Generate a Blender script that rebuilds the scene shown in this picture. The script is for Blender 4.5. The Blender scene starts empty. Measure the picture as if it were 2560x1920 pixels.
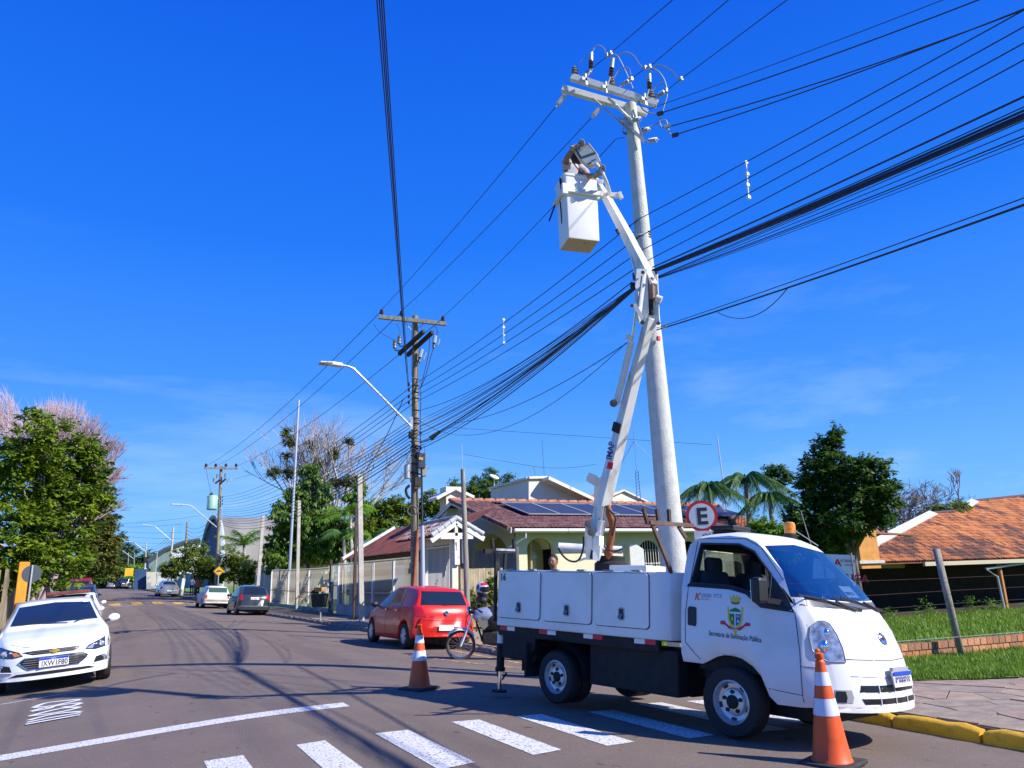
import bpy, bmesh, math, random
from math import sin, cos, tan, pi, radians, sqrt, hypot, atan2, exp, log
from mathutils import Vector, Matrix, Euler, noise
from mathutils.geometry import delaunay_2d_cdt
from mathutils.bvhtree import BVHTree
random.seed(7)
D = bpy.data
SC = bpy.context.scene
COL = SC.collection

# ------------------------------------------------------------------ camera
V = Vector
FPX, CXP, CYP = 1850.0, 1280.0, 960.0        # focal length in photo pixels
AZ, PIT, ROLL = radians(27.8), radians(14.4), 0.031
_f = V((sin(AZ) * cos(PIT), cos(AZ) * cos(PIT), sin(PIT)))
_r = V((cos(AZ), -sin(AZ), 0.0)); _u = _r.cross(_f)
CR = _r * cos(ROLL) - _u * sin(ROLL); CU = _u * cos(ROLL) + _r * sin(ROLL)
EYE = V((0.0, 0.0, 1.6))
cam = D.cameras.new('camera'); camo = D.objects.new('camera', cam); COL.objects.link(camo)
cam.sensor_width = 36.0; cam.lens = 36.0 * FPX / 2560.0
cam.clip_start = 0.05; cam.clip_end = 6000.0
camo.matrix_world = Matrix(((CR.x, CU.x, -_f.x, EYE.x), (CR.y, CU.y, -_f.y, EYE.y), (CR.z, CU.z, -_f.z, EYE.z), (0, 0, 0, 1)))
SC.camera = camo

# ------------------------------------------------------------------ sky and sun
SUN_AZ, SUN_EL = radians(138.0), radians(38.0)
W = D.worlds.new('World'); SC.world = W; W.use_nodes = True
nt = W.node_tree; nt.nodes.clear()
wo = nt.nodes.new('ShaderNodeOutputWorld'); bg = nt.nodes.new('ShaderNodeBackground')
sk = nt.nodes.new('ShaderNodeTexSky'); sk.sky_type = 'NISHITA'; sk.sun_disc = False
sk.sun_elevation = SUN_EL; sk.sun_rotation = SUN_AZ
sk.altitude = 50; sk.air_density = 1.0; sk.dust_density = 0.25; sk.ozone_density = 3.0
hs = nt.nodes.new('ShaderNodeHueSaturation'); hs.inputs['Saturation'].default_value = 1.15
tc = nt.nodes.new('ShaderNodeTexCoord'); mp = nt.nodes.new('ShaderNodeMapping'); mp.inputs['Scale'].default_value = (1.0, 2.2, 6.5)
mp.inputs['Rotation'].default_value = (0.25, 0.15, 0.4)
nz = nt.nodes.new('ShaderNodeTexNoise'); nz.inputs['Scale'].default_value = 1.7; nz.inputs['Detail'].default_value = 6; nz.inputs['Roughness'].default_value = 0.62
cr = nt.nodes.new('ShaderNodeValToRGB'); cr.color_ramp.elements[0].position = 0.50; cr.color_ramp.elements[1].position = 0.82
cr.color_ramp.elements[1].color = (0.45, 0.45, 0.45, 1)
sp = nt.nodes.new('ShaderNodeSeparateXYZ'); mr = nt.nodes.new('ShaderNodeMapRange')
mr.inputs['From Min'].default_value = 0.42; mr.inputs['From Max'].default_value = 0.08; mr.inputs['To Min'].default_value = 0.0; mr.inputs['To Max'].default_value = 1.0
mm = nt.nodes.new('ShaderNodeMath'); mm.operation = 'MULTIPLY'
mx = nt.nodes.new('ShaderNodeMix'); mx.data_type = 'RGBA'; mx.inputs['B'].default_value = (5.5, 7.2, 9.5, 1)
L = nt.links.new
L(sk.outputs['Color'], hs.inputs['Color']); L(tc.outputs['Generated'], mp.inputs['Vector']); L(mp.outputs['Vector'], nz.inputs['Vector'])
L(nz.outputs['Fac'], cr.inputs['Fac']); L(tc.outputs['Generated'], sp.inputs['Vector']); L(sp.outputs['Z'], mr.inputs['Value'])
L(cr.outputs['Color'], mm.inputs[0]); L(mr.outputs['Result'], mm.inputs[1]); L(mm.outputs[0], mx.inputs['Factor'])
sr = nt.nodes.new('ShaderNodeValToRGB'); E_ = sr.color_ramp.elements; E_[0].position = 0.0; E_[0].color = (.22, .55, 1.0, 1); E_[1].position = 1.0; E_[1].color = (.008, .11, .66, 1)
for p_, c_ in ((.10, (.14, .42, .97)), (.24, (.050, .27, .92)), (.42, (.012, .17, .84)), (.66, (.004, .105, .72))): e_ = E_.new(p_); e_.color = (*c_, 1)
L(sp.outputs['Z'], sr.inputs['Fac'])
sm = nt.nodes.new('ShaderNodeMix'); sm.data_type = 'RGBA'; sm.blend_type = 'MULTIPLY'; sm.inputs['Factor'].default_value = 1; sm.inputs['B'].default_value = (8.2, 8.2, 8.2, 1); sm.clamp_result = False
L(sr.outputs['Color'], sm.inputs['A'])
s2 = nt.nodes.new('ShaderNodeMix'); s2.data_type = 'RGBA'; s2.inputs['Factor'].default_value = 0.05; L(sm.outputs['Result'], s2.inputs['A']); L(hs.outputs['Color'], s2.inputs['B'])
L(s2.outputs['Result'], mx.inputs['A']); L(mx.outputs['Result'], bg.inputs['Color']); L(bg.outputs['Background'], wo.inputs['Surface'])
bg.inputs['Strength'].default_value = 0.10
su = D.lights.new('sun', 'SUN'); su.energy = 5.0; su.angle = radians(0.53); su.color = (1.0, 0.94, 0.85)
suo = D.objects.new('sun', su); COL.objects.link(suo)
sdir = V((sin(SUN_AZ) * cos(SUN_EL), cos(SUN_AZ) * cos(SUN_EL), sin(SUN_EL)))
suo.rotation_euler = sdir.to_track_quat('Z', 'Y').to_euler()
SC.render.engine = 'CYCLES'
SC.cycles.use_denoising = True; SC.cycles.max_bounces = 6; SC.cycles.transparent_max_bounces = 12
SC.cycles.caustics_reflective = False; SC.cycles.caustics_refractive = False
vs = SC.view_settings; vs.view_transform = 'Standard'; vs.look = 'None'; vs.gamma = 1.0; vs.exposure = 0.52; vs.use_curve_mapping = False

# ------------------------------------------------------------------ where things are (rays of the photograph meeting the real surfaces)
def ray(px, py): return CR * ((px - CXP) / FPX) - CU * ((py - CYP) / FPX) + _f
def atz(px, py, z=0.0): d = ray(px, py); return EYE + d * ((z - EYE.z) / d.z)
def atX(px, py, X): d = ray(px, py); return EYE + d * (X / d.x)
def atY(px, py, Y): d = ray(px, py); return EYE + d * (Y / d.y)
def atd(px, py, r): d = ray(px, py); return EYE + d * (r / hypot(d.x, d.y))
def lerp(a, b, t): return a + (b - a) * t
def interp(tab, x):
    if x <= tab[0][0]: return tab[0][1]
    for (a, b), (c, d) in zip(tab, tab[1:]):
        if x <= c: return b + (d - b) * (x - a) / (c - a)
    return tab[-1][1]
def sst(a, b, x): t = min(1, max(0, (x - a) / (b - a))); return t * t * (3 - 2 * t)
def bend(y):
    t = y - 34.0
    return -0.048 * (t if t > 12 else 0 if t < -12 else (t + 12) ** 2 / 48.0)
GT = [(-60, 0), (44, 0), (56, .14), (66, .34), (80, .62), (120, 1.12), (200, 1.30), (270, 1.35), (400, 0.2), (3000, -4)]
def G(y): return interp(GT, y)
RX0, RX1 = -2.35, 7.6                        # kerb lines of the street
def H(x, y):                                 # road surface
    u = abs(min(max(x - bend(y), RX0 - .3), RX1 + .3) - 2.75) - 1.0
    u = (u + sqrt(u * u + .25)) * 0.5
    return 0.10 - 0.058 * u + G(y)
def HW(x, y): return 0.02 + G(y) + (0.15 if x - bend(y) > 7 else 0.0) * 0 + .0   # pavement level
def atg(px, py, f=H):
    z = 0.0
    for _ in range(12):
        p = atz(px, py, min(z, 1.5)); z = f(p.x, p.y)
    return p

# ------------------------------------------------------------------ materials
MAT = {}
def mat(name, col, rough=.7, metal=0.0, ns=0, na=.25, col2=None, bump=0.0, bs=None, spec=.5, coat=0.0, stretch=None, detail=5, lo=.35, hi=.65, coord='Object', emit=None):
    if name in MAT: return MAT[name]
    m = D.materials.new(name); m.use_nodes = True; t = m.node_tree; b = t.nodes['Principled BSDF']
    b.inputs['Base Color'].default_value = (*col, 1); b.inputs['Roughness'].default_value = rough; b.inputs['Metallic'].default_value = metal
    b.inputs['Specular IOR Level'].default_value = spec; b.inputs['Coat Weight'].default_value = coat; b.inputs['Coat Roughness'].default_value = .04
    if emit: b.inputs['Emission Color'].default_value = (*emit[0], 1); b.inputs['Emission Strength'].default_value = emit[1]
    if ns:
        c = t.nodes.new('ShaderNodeTexCoord'); p = t.nodes.new('ShaderNodeMapping'); n = t.nodes.new('ShaderNodeTexNoise')
        t.links.new(c.outputs[coord], p.inputs['Vector']); t.links.new(p.outputs['Vector'], n.inputs['Vector'])
        if stretch: p.inputs['Scale'].default_value = stretch
        n.inputs['Scale'].default_value = ns; n.inputs['Detail'].default_value = detail; n.inputs['Roughness'].default_value = .6
        r = t.nodes.new('ShaderNodeValToRGB'); r.color_ramp.elements[0].position = lo; r.color_ramp.elements[1].position = hi
        c2 = col2 or tuple(x * (1 - na) for x in col); c1 = col if col2 else tuple(min(1, x * (1 + na * .5)) for x in col)
        r.color_ramp.elements[0].color = (*c2, 1); r.color_ramp.elements[1].color = (*c1, 1)
        t.links.new(n.outputs['Fac'], r.inputs['Fac']); t.links.new(r.outputs['Color'], b.inputs['Base Color'])
        if bump:
            n2 = n
            if bs:
                n2 = t.nodes.new('ShaderNodeTexNoise'); n2.inputs['Scale'].default_value = bs; n2.inputs['Detail'].default_value = 4
                t.links.new(p.outputs['Vector'], n2.inputs['Vector'])
            bu = t.nodes.new('ShaderNodeBump'); bu.inputs['Strength'].default_value = bump; bu.inputs['Distance'].default_value = .02
            t.links.new(n2.outputs['Fac'], bu.inputs['Height']); t.links.new(bu.outputs['Normal'], b.inputs['Normal'])
    MAT[name] = m; return m
def leafmat(name, col, col2, col3=None, ns=1.2, trans=.35):
    if name in MAT: return MAT[name]
    m = D.materials.new(name); m.use_nodes = True; t = m.node_tree; t.nodes.clear()
    o = t.nodes.new('ShaderNodeOutputMaterial'); d = t.nodes.new('ShaderNodeBsdfPrincipled'); tr = t.nodes.new('ShaderNodeBsdfTranslucent'); mix = t.nodes.new('ShaderNodeMixShader')
    d.inputs['Roughness'].default_value = .5; d.inputs['Specular IOR Level'].default_value = .35
    c = t.nodes.new('ShaderNodeTexCoord'); n = t.nodes.new('ShaderNodeTexNoise'); n.inputs['Scale'].default_value = ns; n.inputs['Detail'].default_value = 6; n.inputs['Roughness'].default_value = .75
    r = t.nodes.new('ShaderNodeValToRGB'); e = r.color_ramp.elements; e[0].position = .36; e[1].position = .62; e[0].color = (*col, 1); e[1].color = (*col2, 1)
    if col3: x = e.new(.72); x.color = (*col3, 1)
    t.links.new(c.outputs['Object'], n.inputs['Vector']); t.links.new(n.outputs['Fac'], r.inputs['Fac'])
    t.links.new(r.outputs['Color'], d.inputs['Base Color']); t.links.new(r.outputs['Color'], tr.inputs['Color'])
    mix.inputs[0].default_value = trans; t.links.new(d.outputs[0], mix.inputs[1]); t.links.new(tr.outputs[0], mix.inputs[2]); t.links.new(mix.outputs[0], o.inputs['Surface'])
    MAT[name] = m; return m
def glassmat(name, tint, refl=.12, rough=.02):
    if name in MAT: return MAT[name]
    m = D.materials.new(name); m.use_nodes = True; t = m.node_tree; t.nodes.clear()
    o = t.nodes.new('ShaderNodeOutputMaterial'); tr = t.nodes.new('ShaderNodeBsdfTransparent'); tr.inputs['Color'].default_value = (*tint, 1)
    g = t.nodes.new('ShaderNodeBsdfGlossy'); g.inputs['Roughness'].default_value = rough; g.inputs['Color'].default_value = (.9, .95, 1, 1)
    lw = t.nodes.new('ShaderNodeLayerWeight'); lw.inputs['Blend'].default_value = .35
    ma = t.nodes.new('ShaderNodeMath'); ma.operation = 'MULTIPLY_ADD'; ma.inputs[1].default_value = .8; ma.inputs[2].default_value = refl; ma.use_clamp = True
    mix = t.nodes.new('ShaderNodeMixShader')
    t.links.new(lw.outputs['Fresnel'], ma.inputs[0]); t.links.new(ma.outputs[0], mix.inputs[0]); t.links.new(tr.outputs[0], mix.inputs[1]); t.links.new(g.outputs[0], mix.inputs[2]); t.links.new(mix.outputs[0], o.inputs['Surface'])
    MAT[name] = m; return m

white_paint = mat('white_truck_paint', (.78, .79, .77), .32, ns=1.7, col2=(.66, .67, .62), lo=.30, hi=.52, coat=.2)
white_dirty = mat('white_paint_stained', (.74, .74, .70), .45, ns=3.0, col2=(.60, .58, .50), lo=.28, hi=.5, coat=.1)
white_car = mat('white_car_paint', (.82, .83, .84), .2, coat=.6)
red_car = mat('red_car_paint', (.62, .013, .006), .32, coat=.3)
black_pl = mat('black_plastic', (.018, .018, .02), .5, ns=30, na=.2)
black_g = mat('black_gloss', (.012, .012, .014), .15)
rubber = mat('tyre_rubber', (.022, .022, .022), .85, ns=40, na=.3)
chassis = mat('chassis_black', (.016, .016, .016), .8, ns=9, na=.4)
steel = mat('galvanised_steel', (.42, .44, .45), .55, .25, ns=14, na=.2)
chrome = mat('chrome', (.85, .86, .88), .08, 1.0)
rimsilver = mat('wheel_silver', (.60, .61, .63), .32, .55, ns=12, na=.12)
rust = mat('rusty_steel', (.10, .055, .035), .8, ns=10, col2=(.05, .03, .022))
brownpaint = mat('brown_painted_bar', (.15, .085, .06), .6, ns=6, na=.3)
tanlens = mat('orange_fabric', (.33, .10, .03), .8, ns=8, na=.35, bump=.4)
darkglass = mat('dark_window_glass', (.012, .02, .035), .05, spec=.9)
concrete = mat('concrete_pole', (.50, .50, .47), .85, ns=9, col2=(.40, .40, .37), bump=.25, bs=60, lo=.3, hi=.6)
oldwood = mat('weathered_wood', (.21, .175, .135), .9, ns=5, col2=(.09, .075, .06), stretch=(3, 3, .35), bump=.5)
greywood = mat('pale_weathered_wood', (.34, .32, .27), .9, ns=5, col2=(.17, .16, .13), stretch=(3, 3, .35), bump=.4)
porcelain = mat('brown_porcelain', (.055, .022, .018), .25)
greyporc = mat('grey_polymer', (.16, .17, .17), .4)
wiremat = mat('black_wire', (.02, .02, .028), .6)
alum = mat('aluminium_wire', (.26, .30, .36), .6, .1)
asph = None

# ------------------------------------------------------------------ building helpers
def link(o, parent=None):
    COL.objects.link(o)
    if parent: o.parent = parent
    return o
def tag(o, label=None, cat=None, group=None, kind=None):
    if label: o['label'] = label
    if cat: o['category'] = cat
    if group: o['group'] = group
    if kind: o['kind'] = kind
    return o
def empty(name, label, cat, loc=(0, 0, 0), rz=0, group=None):
    o = D.objects.new(name, None); o.empty_display_size = .2; COL.objects.link(o); o.location = loc; o.rotation_euler = (0, 0, rz)
    return tag(o, label, cat, group)
def frame(dirv):                              # matrix whose Z runs along dirv
    return dirv.to_track_quat('Z', 'Y').to_matrix()
class MB:
    def __init__(s): s.v = []; s.f = []; s.m = []; s.cur = 0
    def add(s, vs, fs):
        b = len(s.v); s.v += [tuple(p) for p in vs]; s.f += [tuple(i + b for i in f) for f in fs]; s.m += [s.cur] * len(fs); return s
    def box(s, c, d, rot=None, taper=1.0):
        x, y, z = d[0] / 2, d[1] / 2, d[2] / 2; ps = []
        for k in (-1, 1):
            tp = taper if k > 0 else 1
            for i, j in ((-1, -1), (1, -1), (1, 1), (-1, 1)):
                p = V((i * x * tp, j * y * tp, k * z))
                if rot is not None: p = rot @ p
                ps.append(p + V(c))
        return s.add(ps, [(3, 2, 1, 0), (4, 5, 6, 7), (0, 1, 5, 4), (1, 2, 6, 5), (2, 3, 7, 6), (3, 0, 4, 7)])
    def bar(s, a, b, w, h, up=V((0, 0, 1))):    # rectangular bar from a to b
        a, b = V(a), V(b); d = (b - a); l = d.length; d.normalize(); u = V(up); sd = d.cross(u)
        if sd.length < 1e-3: sd = d.cross(V((1, 0, 0)))
        sd.normalize(); u = sd.cross(d); m = Matrix((sd, d, u)).transposed()
        return s.box((a + b) / 2, (w, l, h), m)
    def tube(s, pts, r, n=6, caps=True, closed=False):
        pts = [V(p) for p in pts]; rs = r if isinstance(r, (list, tuple)) else [r] * len(pts); ring = []; N = len(pts)
        up = None
        for i, p in enumerate(pts):
            if closed: t = pts[(i + 1) % N] - pts[i - 1]
            else: t = pts[min(i + 1, N - 1)] - pts[max(i - 1, 0)]
            if t.length < 1e-9: t = V((0, 0, 1))
            t.normalize()
            if up is None: up = t.orthogonal().normalized()
            up = (up - t * up.dot(t))
            if up.length < 1e-6: up = t.orthogonal()
            up.normalize(); sd = t.cross(up)
            for k in range(n):
                a = 2 * pi * k / n; ring.append(p + (up * cos(a) + sd * sin(a)) * rs[i])
        fs = []
        for i in range(N if closed else N - 1):
            j = (i + 1) % N
            for k in range(n): fs.append((i * n + k, i * n + (k + 1) % n, j * n + (k + 1) % n, j * n + k))
        if caps and not closed: fs.append(tuple(range(n - 1, -1, -1))); fs.append(tuple((N - 1) * n + k for k in range(n)))
        return s.add(ring, fs)
    def lathe(s, prof, c=(0, 0, 0), ax=(0, 0, 1), n=16, caps=True):   # prof: (r, h)
        m = frame(V(ax)); ps = []
        for r, h in prof:
            for k in range(n): a = 2 * pi * k / n; ps.append(m @ V((r * cos(a), r * sin(a), h)) + V(c))
        fs = []
        for i in range(len(prof) - 1):
            for k in range(n): fs.append((i * n + k, i * n + (k + 1) % n, (i + 1) * n + (k + 1) % n, (i + 1) * n + k))
        if caps: fs.append(tuple(range(n - 1, -1, -1))); fs.append(tuple((len(prof) - 1) * n + k for k in range(n)))
        return s.add(ps, fs)
    def prism(s, poly, fn, t0, t1):               # poly 2d, fn(u,v,t)->point
        n = len(poly); ps = [fn(u, v, t0) for u, v in poly] + [fn(u, v, t1) for u, v in poly]
        return s.add(ps, [tuple(range(n - 1, -1, -1)), tuple(range(n, 2 * n))] + [(i, (i + 1) % n, n + (i + 1) % n, n + i) for i in range(n)])
    def sphere(s, c, r, n=10, m=None, sc=(1, 1, 1)):
        ps = []; fs = []; k = n // 2
        for i in range(k + 1):
            a = pi * i / k
            for j in range(n):
                b = 2 * pi * j / n; p = V((sin(a) * cos(b) * sc[0], sin(a) * sin(b) * sc[1], cos(a) * sc[2])) * r
                if m is not None: p = m @ p
                ps.append(p + V(c))
        for i in range(k):
            for j in range(n): fs.append((i * n + j, (i + 1) * n + j, (i + 1) * n + (j + 1) % n, i * n + (j + 1) % n))
        return s.add(ps, fs)
    def grid(s, fn, nu, nv):
        ps = [fn(i / nu, j / nv) for i in range(nu + 1) for j in range(nv + 1)]
        return s.add(ps, [(i * (nv + 1) + j, (i + 1) * (nv + 1) + j, (i + 1) * (nv + 1) + j + 1, i * (nv + 1) + j + 1) for i in range(nu) for j in range(nv)])
    def mesh(s, name, smooth=False, ang=None):
        me = D.meshes.new(name); me.from_pydata(s.v, [], s.f); me.update()
        if max(s.m, default=0) > 0: me.polygons.foreach_set('material_index', s.m)
        if smooth or ang:
            me.polygons.foreach_set('use_smooth', [True] * len(s.f))
        if ang: me.set_sharp_from_angle(angle=radians(ang))
        return me
    def build(s, name, m, parent=None, smooth=False, ang=None, bevel=0, fix=False):
        me = s.mesh(name, smooth, ang)
        for q in (m if isinstance(m, (list, tuple)) else [m]): me.materials.append(q)
        if fix:
            bm = bmesh.new(); bm.from_mesh(me); bmesh.ops.remove_doubles(bm, verts=bm.verts, dist=1e-5); bmesh.ops.recalc_face_normals(bm, faces=bm.faces); bm.to_mesh(me); bm.free()
        o = D.objects.new(name, me); link(o, parent)
        if bevel:
            b = o.modifiers.new('bevel', 'BEVEL'); b.width = bevel; b.segments = 2; b.limit_method = 'ANGLE'
        return o
def box(name, c, d, m, parent=None, rot=None, bevel=0): return MB().box(c, d, rot).build(name, m, parent, bevel=bevel)
_fonts = {}
def textmesh(txt, size, bold=0.0, shear=0.0, ext=.002, align='LEFT'):
    cu = D.curves.new('text', 'FONT'); cu.body = txt; cu.size = size; cu.offset = bold; cu.shear = shear; cu.extrude = ext; cu.align_x = align; cu.resolution_u = 3
    o = D.objects.new('text', cu); COL.objects.link(o); dg = bpy.context.evaluated_depsgraph_get(); dg.update()
    me = D.meshes.new_from_object(o.evaluated_get(dg)); D.objects.remove(o); return me
def textobj(name, txt, size, M4, m, parent=None, bold=0.0, shear=0.0, ext=.002, align='LEFT', sx=1.0):
    me = textmesh(txt, size, bold, shear, ext, align); me.transform(Matrix.Diagonal((sx, 1, 1, 1))); me.transform(M4); me.materials.clear(); me.materials.append(m)
    return link(D.objects.new(name, me), parent)
def basis4(o, x, y):                          # text frame: x right, y up, at o
    x = V(x).normalized(); z = x.cross(V(y)).normalized(); y = z.cross(x)
    return Matrix(((x.x, y.x, z.x, o[0]), (x.y, y.y, z.y, o[1]), (x.z, y.z, z.z, o[2]), (0, 0, 0, 1)))
def tri2d(poly, step):                         # constrained triangulation with inner points
    us = [p[0] for p in poly]; vs_ = [p[1] for p in poly]; n = len(poly); pts = []; 
    for i in range(n):
        a, b = poly[i], poly[(i + 1) % n]; k = max(1, int(hypot(b[0] - a[0], b[1] - a[1]) / step))
        pts += [V((lerp(a[0], b[0], j / k), lerp(a[1], b[1], j / k))) for j in range(k)]
    ne = len(pts); edges = [(i, (i + 1) % ne) for i in range(ne)]
    u = min(us) + step * .5
    while u < max(us):
        v = min(vs_) + step * .5
        while v < max(vs_):
            ins = False; j = n - 1
            for i in range(n):
                if (poly[i][1] > v) != (poly[j][1] > v) and u < (poly[j][0] - poly[i][0]) * (v - poly[i][1]) / (poly[j][1] - poly[i][1]) + poly[i][0]: ins = not ins
                j = i
            if ins: pts.append(V((u, v)))
            v += step
        u += step
    r = delaunay_2d_cdt(pts, edges, [list(range(ne))], 1, 1e-6)
    return r[0], r[2], ne
def bvh_of(objs):
    vs_ = []; fs = []
    for o in objs:
        b = len(vs_); vs_ += [v.co.copy() for v in o.data.vertices]; fs += [tuple(i + b for i in p.vertices) for p in o.data.polygons]
    return BVHTree.FromPolygons(vs_, fs)
def hitmap(bvh, ax, sgn, far=4.0):             # maps (u,v) to the body surface looking along an axis
    d = V((0, 0, 0)); d[ax] = -sgn; last = [0.0]
    def fn(u, v, off):
        o = V((0, 0, 0)); k = [i for i in range(3) if i != ax]; o[k[0]] = u; o[k[1]] = v; o[ax] = sgn * far
        h = bvh.ray_cast(o, d)
        if h[0] is None:
            q = bvh.find_nearest(V([last[0] if i == ax else o[i] for i in range(3)])); p = q[0].copy() if q[0] else o
            p[k[0]] = u; p[k[1]] = v
        else: p = h[0].copy(); last[0] = p[ax]
        p[ax] += sgn * off; return p
    return fn
def patch(name, poly, fn, m, parent=None, off=.004, thick=.006, step=.06, smooth=True):
    vs2, fs, ne = tri2d(poly, step); mb = MB(); n = len(vs2)
    ps = [fn(p[0], p[1], off) for p in vs2] + [fn(p[0], p[1], off - thick) for p in vs2[:ne]]
    mb.add(ps, [tuple(f) for f in fs] + [(i, (i + 1) % ne, n + (i + 1) % ne, n + i) for i in range(ne)])
    return mb.build(name, m, parent, ang=40 if smooth else None)
def decal_text(name, txt, size, u0, v0, fn, m, parent, ux=1.0, bold=0, shear=0, off=.003, rot=0, sx=1.0, align='LEFT'):
    me = textmesh(txt, size, bold, shear, 0.0, align)
    for v in me.vertices:
        x, y = v.co.x * sx, v.co.y; x, y = x * cos(rot) - y * sin(rot), x * sin(rot) + y * cos(rot)
        v.co = fn(u0 + ux * x, v0 + y, off)
    me.materials.clear(); me.materials.append(m); return link(D.objects.new(name, me), parent)
def copy_tree(o, parent=None):
    c = o.copy(); COL.objects.link(c)
    if parent: c.parent = parent
    for ch in list(o.children): copy_tree(ch, c)
    return c
def smoothpoly(pts, k=6):                      # Catmull-Rom through points
    pts = [V(p) for p in pts]; out = []
    for i in range(len(pts) - 1):
        p0, p1, p2, p3 = pts[max(i - 1, 0)], pts[i], pts[i + 1], pts[min(i + 2, len(pts) - 1)]
        for j in range(k):
            t = j / k; out.append(.5 * ((2 * p1) + (p2 - p0) * t + (2 * p0 - 5 * p1 + 4 * p2 - p3) * t * t + (3 * p1 - p0 - 3 * p2 + p3) * t ** 3))
    return out + [pts[-1]]
# ------------------------------------------------------------------ ground, street, pavements
def T(x, y):
    xc = x - bend(y); g = G(y)
    if xc > 8.2:
        z = g - .03
        if y < 60: z -= .066 * min(max(y - 9.4, 0), 20) * sst(10.0, 14.5, xc) * (1 - sst(34, 60, y))
        return z
    if xc < -3.0: return g - .06 + .02 * min(40, -3.0 - xc)
    return g - .42
def gridmesh(name, xs, ys, fn, m, kind='structure', parent=None, smooth=True):
    mb = MB(); mb.add([fn(x, y) for x in xs for y in ys], [(i * len(ys) + j, (i + 1) * len(ys) + j, (i + 1) * len(ys) + j + 1, i * len(ys) + j + 1) for i in range(len(xs) - 1) for j in range(len(ys) - 1)])
    o = mb.build(name, m, parent, smooth=smooth)
    if kind: o['kind'] = kind
    return o
def rng(a, b, st): n = max(1, int(round((b - a) / st))); return [a + (b - a) * i / n for i in range(n + 1)]
YS = rng(-40, 20, 1.0) + rng(22, 120, 3) + rng(130, 400, 15)
XT = [-3000, -900, -300, -120, -60, -30, -18, -12, -8, -6, -4.6, -3.3, -2.9] + [0, 4, 7.9, 8.3, 9.0, 9.6, 10.2, 11, 12, 13, 14, 15, 17, 20, 25, 32, 45, 70, 120, 300, 900, 3000]
grassmat = mat('lawn_earth', (.15, .22, .03), .95, ns=1.1, col2=(.085, .14, .022), lo=.3, hi=.65, bump=.5, bs=25)
gridmesh('ground', XT, [-3000, -400, -100, -40] + YS[1:] + [600, 1200, 3000, 5000], lambda x, y: V((x + bend(min(y, 400)), y, T(x + bend(min(y, 400)), y))), grassmat)
am = mat('asphalt', (.195, .148, .115), .9, ns=1.3, col2=(.158, .120, .094), lo=.3, hi=.7, detail=8, bump=.6, bs=160)
t_ = am.node_tree; _b = t_.nodes['Principled BSDF']; _c = t_.nodes.new('ShaderNodeTexCoord')
def _layer(scale, stretch, lo, hi, col, fac, seed):
    mpn = t_.nodes.new('ShaderNodeMapping'); mpn.inputs['Scale'].default_value = stretch; mpn.inputs['Location'].default_value = (seed, seed * .7, 0); n = t_.nodes.new('ShaderNodeTexNoise')
    n.inputs['Scale'].default_value = scale; n.inputs['Detail'].default_value = 5; r = t_.nodes.new('ShaderNodeMapRange'); r.inputs['From Min'].default_value = lo; r.inputs['From Max'].default_value = hi; r.inputs['To Max'].default_value = fac
    x = t_.nodes.new('ShaderNodeMix'); x.data_type = 'RGBA'; x.inputs['B'].default_value = (*col, 1)
    src = _b.inputs['Base Color'].links[0].from_socket
    t_.links.new(_c.outputs['Object'], mpn.inputs['Vector']); t_.links.new(mpn.outputs['Vector'], n.inputs['Vector']); t_.links.new(n.outputs['Fac'], r.inputs['Value']); t_.links.new(r.outputs['Result'], x.inputs['Factor']); t_.links.new(src, x.inputs['A']); t_.links.new(x.outputs['Result'], _b.inputs['Base Color'])
_layer(.9, (1.6, .09, 1), .52, .72, (.108, .084, .068), .6, 3.1)     # tyre-darkened lanes
_layer(.35, (1, 1, 1), .5, .75, (.23, .178, .14), .5, 9.0)
_layer(55, (1, 1, 1), .60, .72, (.36, .31, .26), .8, 2.0)            # pale chips of stone
_layer(7, (1, .45, 1), .66, .73, (.05, .038, .03), .75, 5.0)         # small dark stains
XR = rng(RX0, RX1, .4)
gridmesh('road', XR, YS, lambda x, y: V((x + bend(y), y, H(x + bend(y), y))), am)
pavbase = mat('pavement_mortar', (.105, .085, .065), .95, ns=4, na=.35, bump=.4)
pavgrey = mat('pavement_concrete', (.27, .24, .205), .9, ns=1.6, col2=(.19, .165, .135), bump=.4, bs=30)
def PV(x, y): return G(y) + .012
# the pavement beds: (x from, x to, y from, y to) right of the street and left of it
def slab(name, x0, x1, y0, y1, z, m):
    ys = [v for v in YS if y0 < v < y1]
    ys = [y0] + ys + [y1]
    mb = MB(); n = len(ys)
    ps = [V((xx + bend(y), y, G(y) + zz)) for xx, zz in ((x0, -.3), (x0, z), (x1, z), (x1, -.3)) for y in ys]
    mb.add(ps, [(i * n + j, (i + 1) * n + j, (i + 1) * n + j + 1, i * n + j + 1) for i in range(3) for j in range(n - 1)] + [tuple(i * n for i in range(4)), tuple(i * n + n - 1 for i in (3, 2, 1, 0))])
    o = mb.build(name, m, fix=True); o['kind'] = 'structure'; return o
pav = slab('pavement', 7.72, 9.75, 7.6, 260, 0.0, pavbase)
pavcorner = slab('pavement', 7.72, 30, -6, 7.6, 0.0, pavbase)
pavl = slab('pavement', -4.3, -2.47, -6, 260, 0.0, pavgrey)
stonem = [mat('paving_stone_%s' % n, c, .85, ns=5, na=.25, bump=.3, bs=40) for n, c in (('buff', (.36, .27, .19)), ('grey', (.29, .23, .175)), ('pink', (.33, .24, .18)))]
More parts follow.
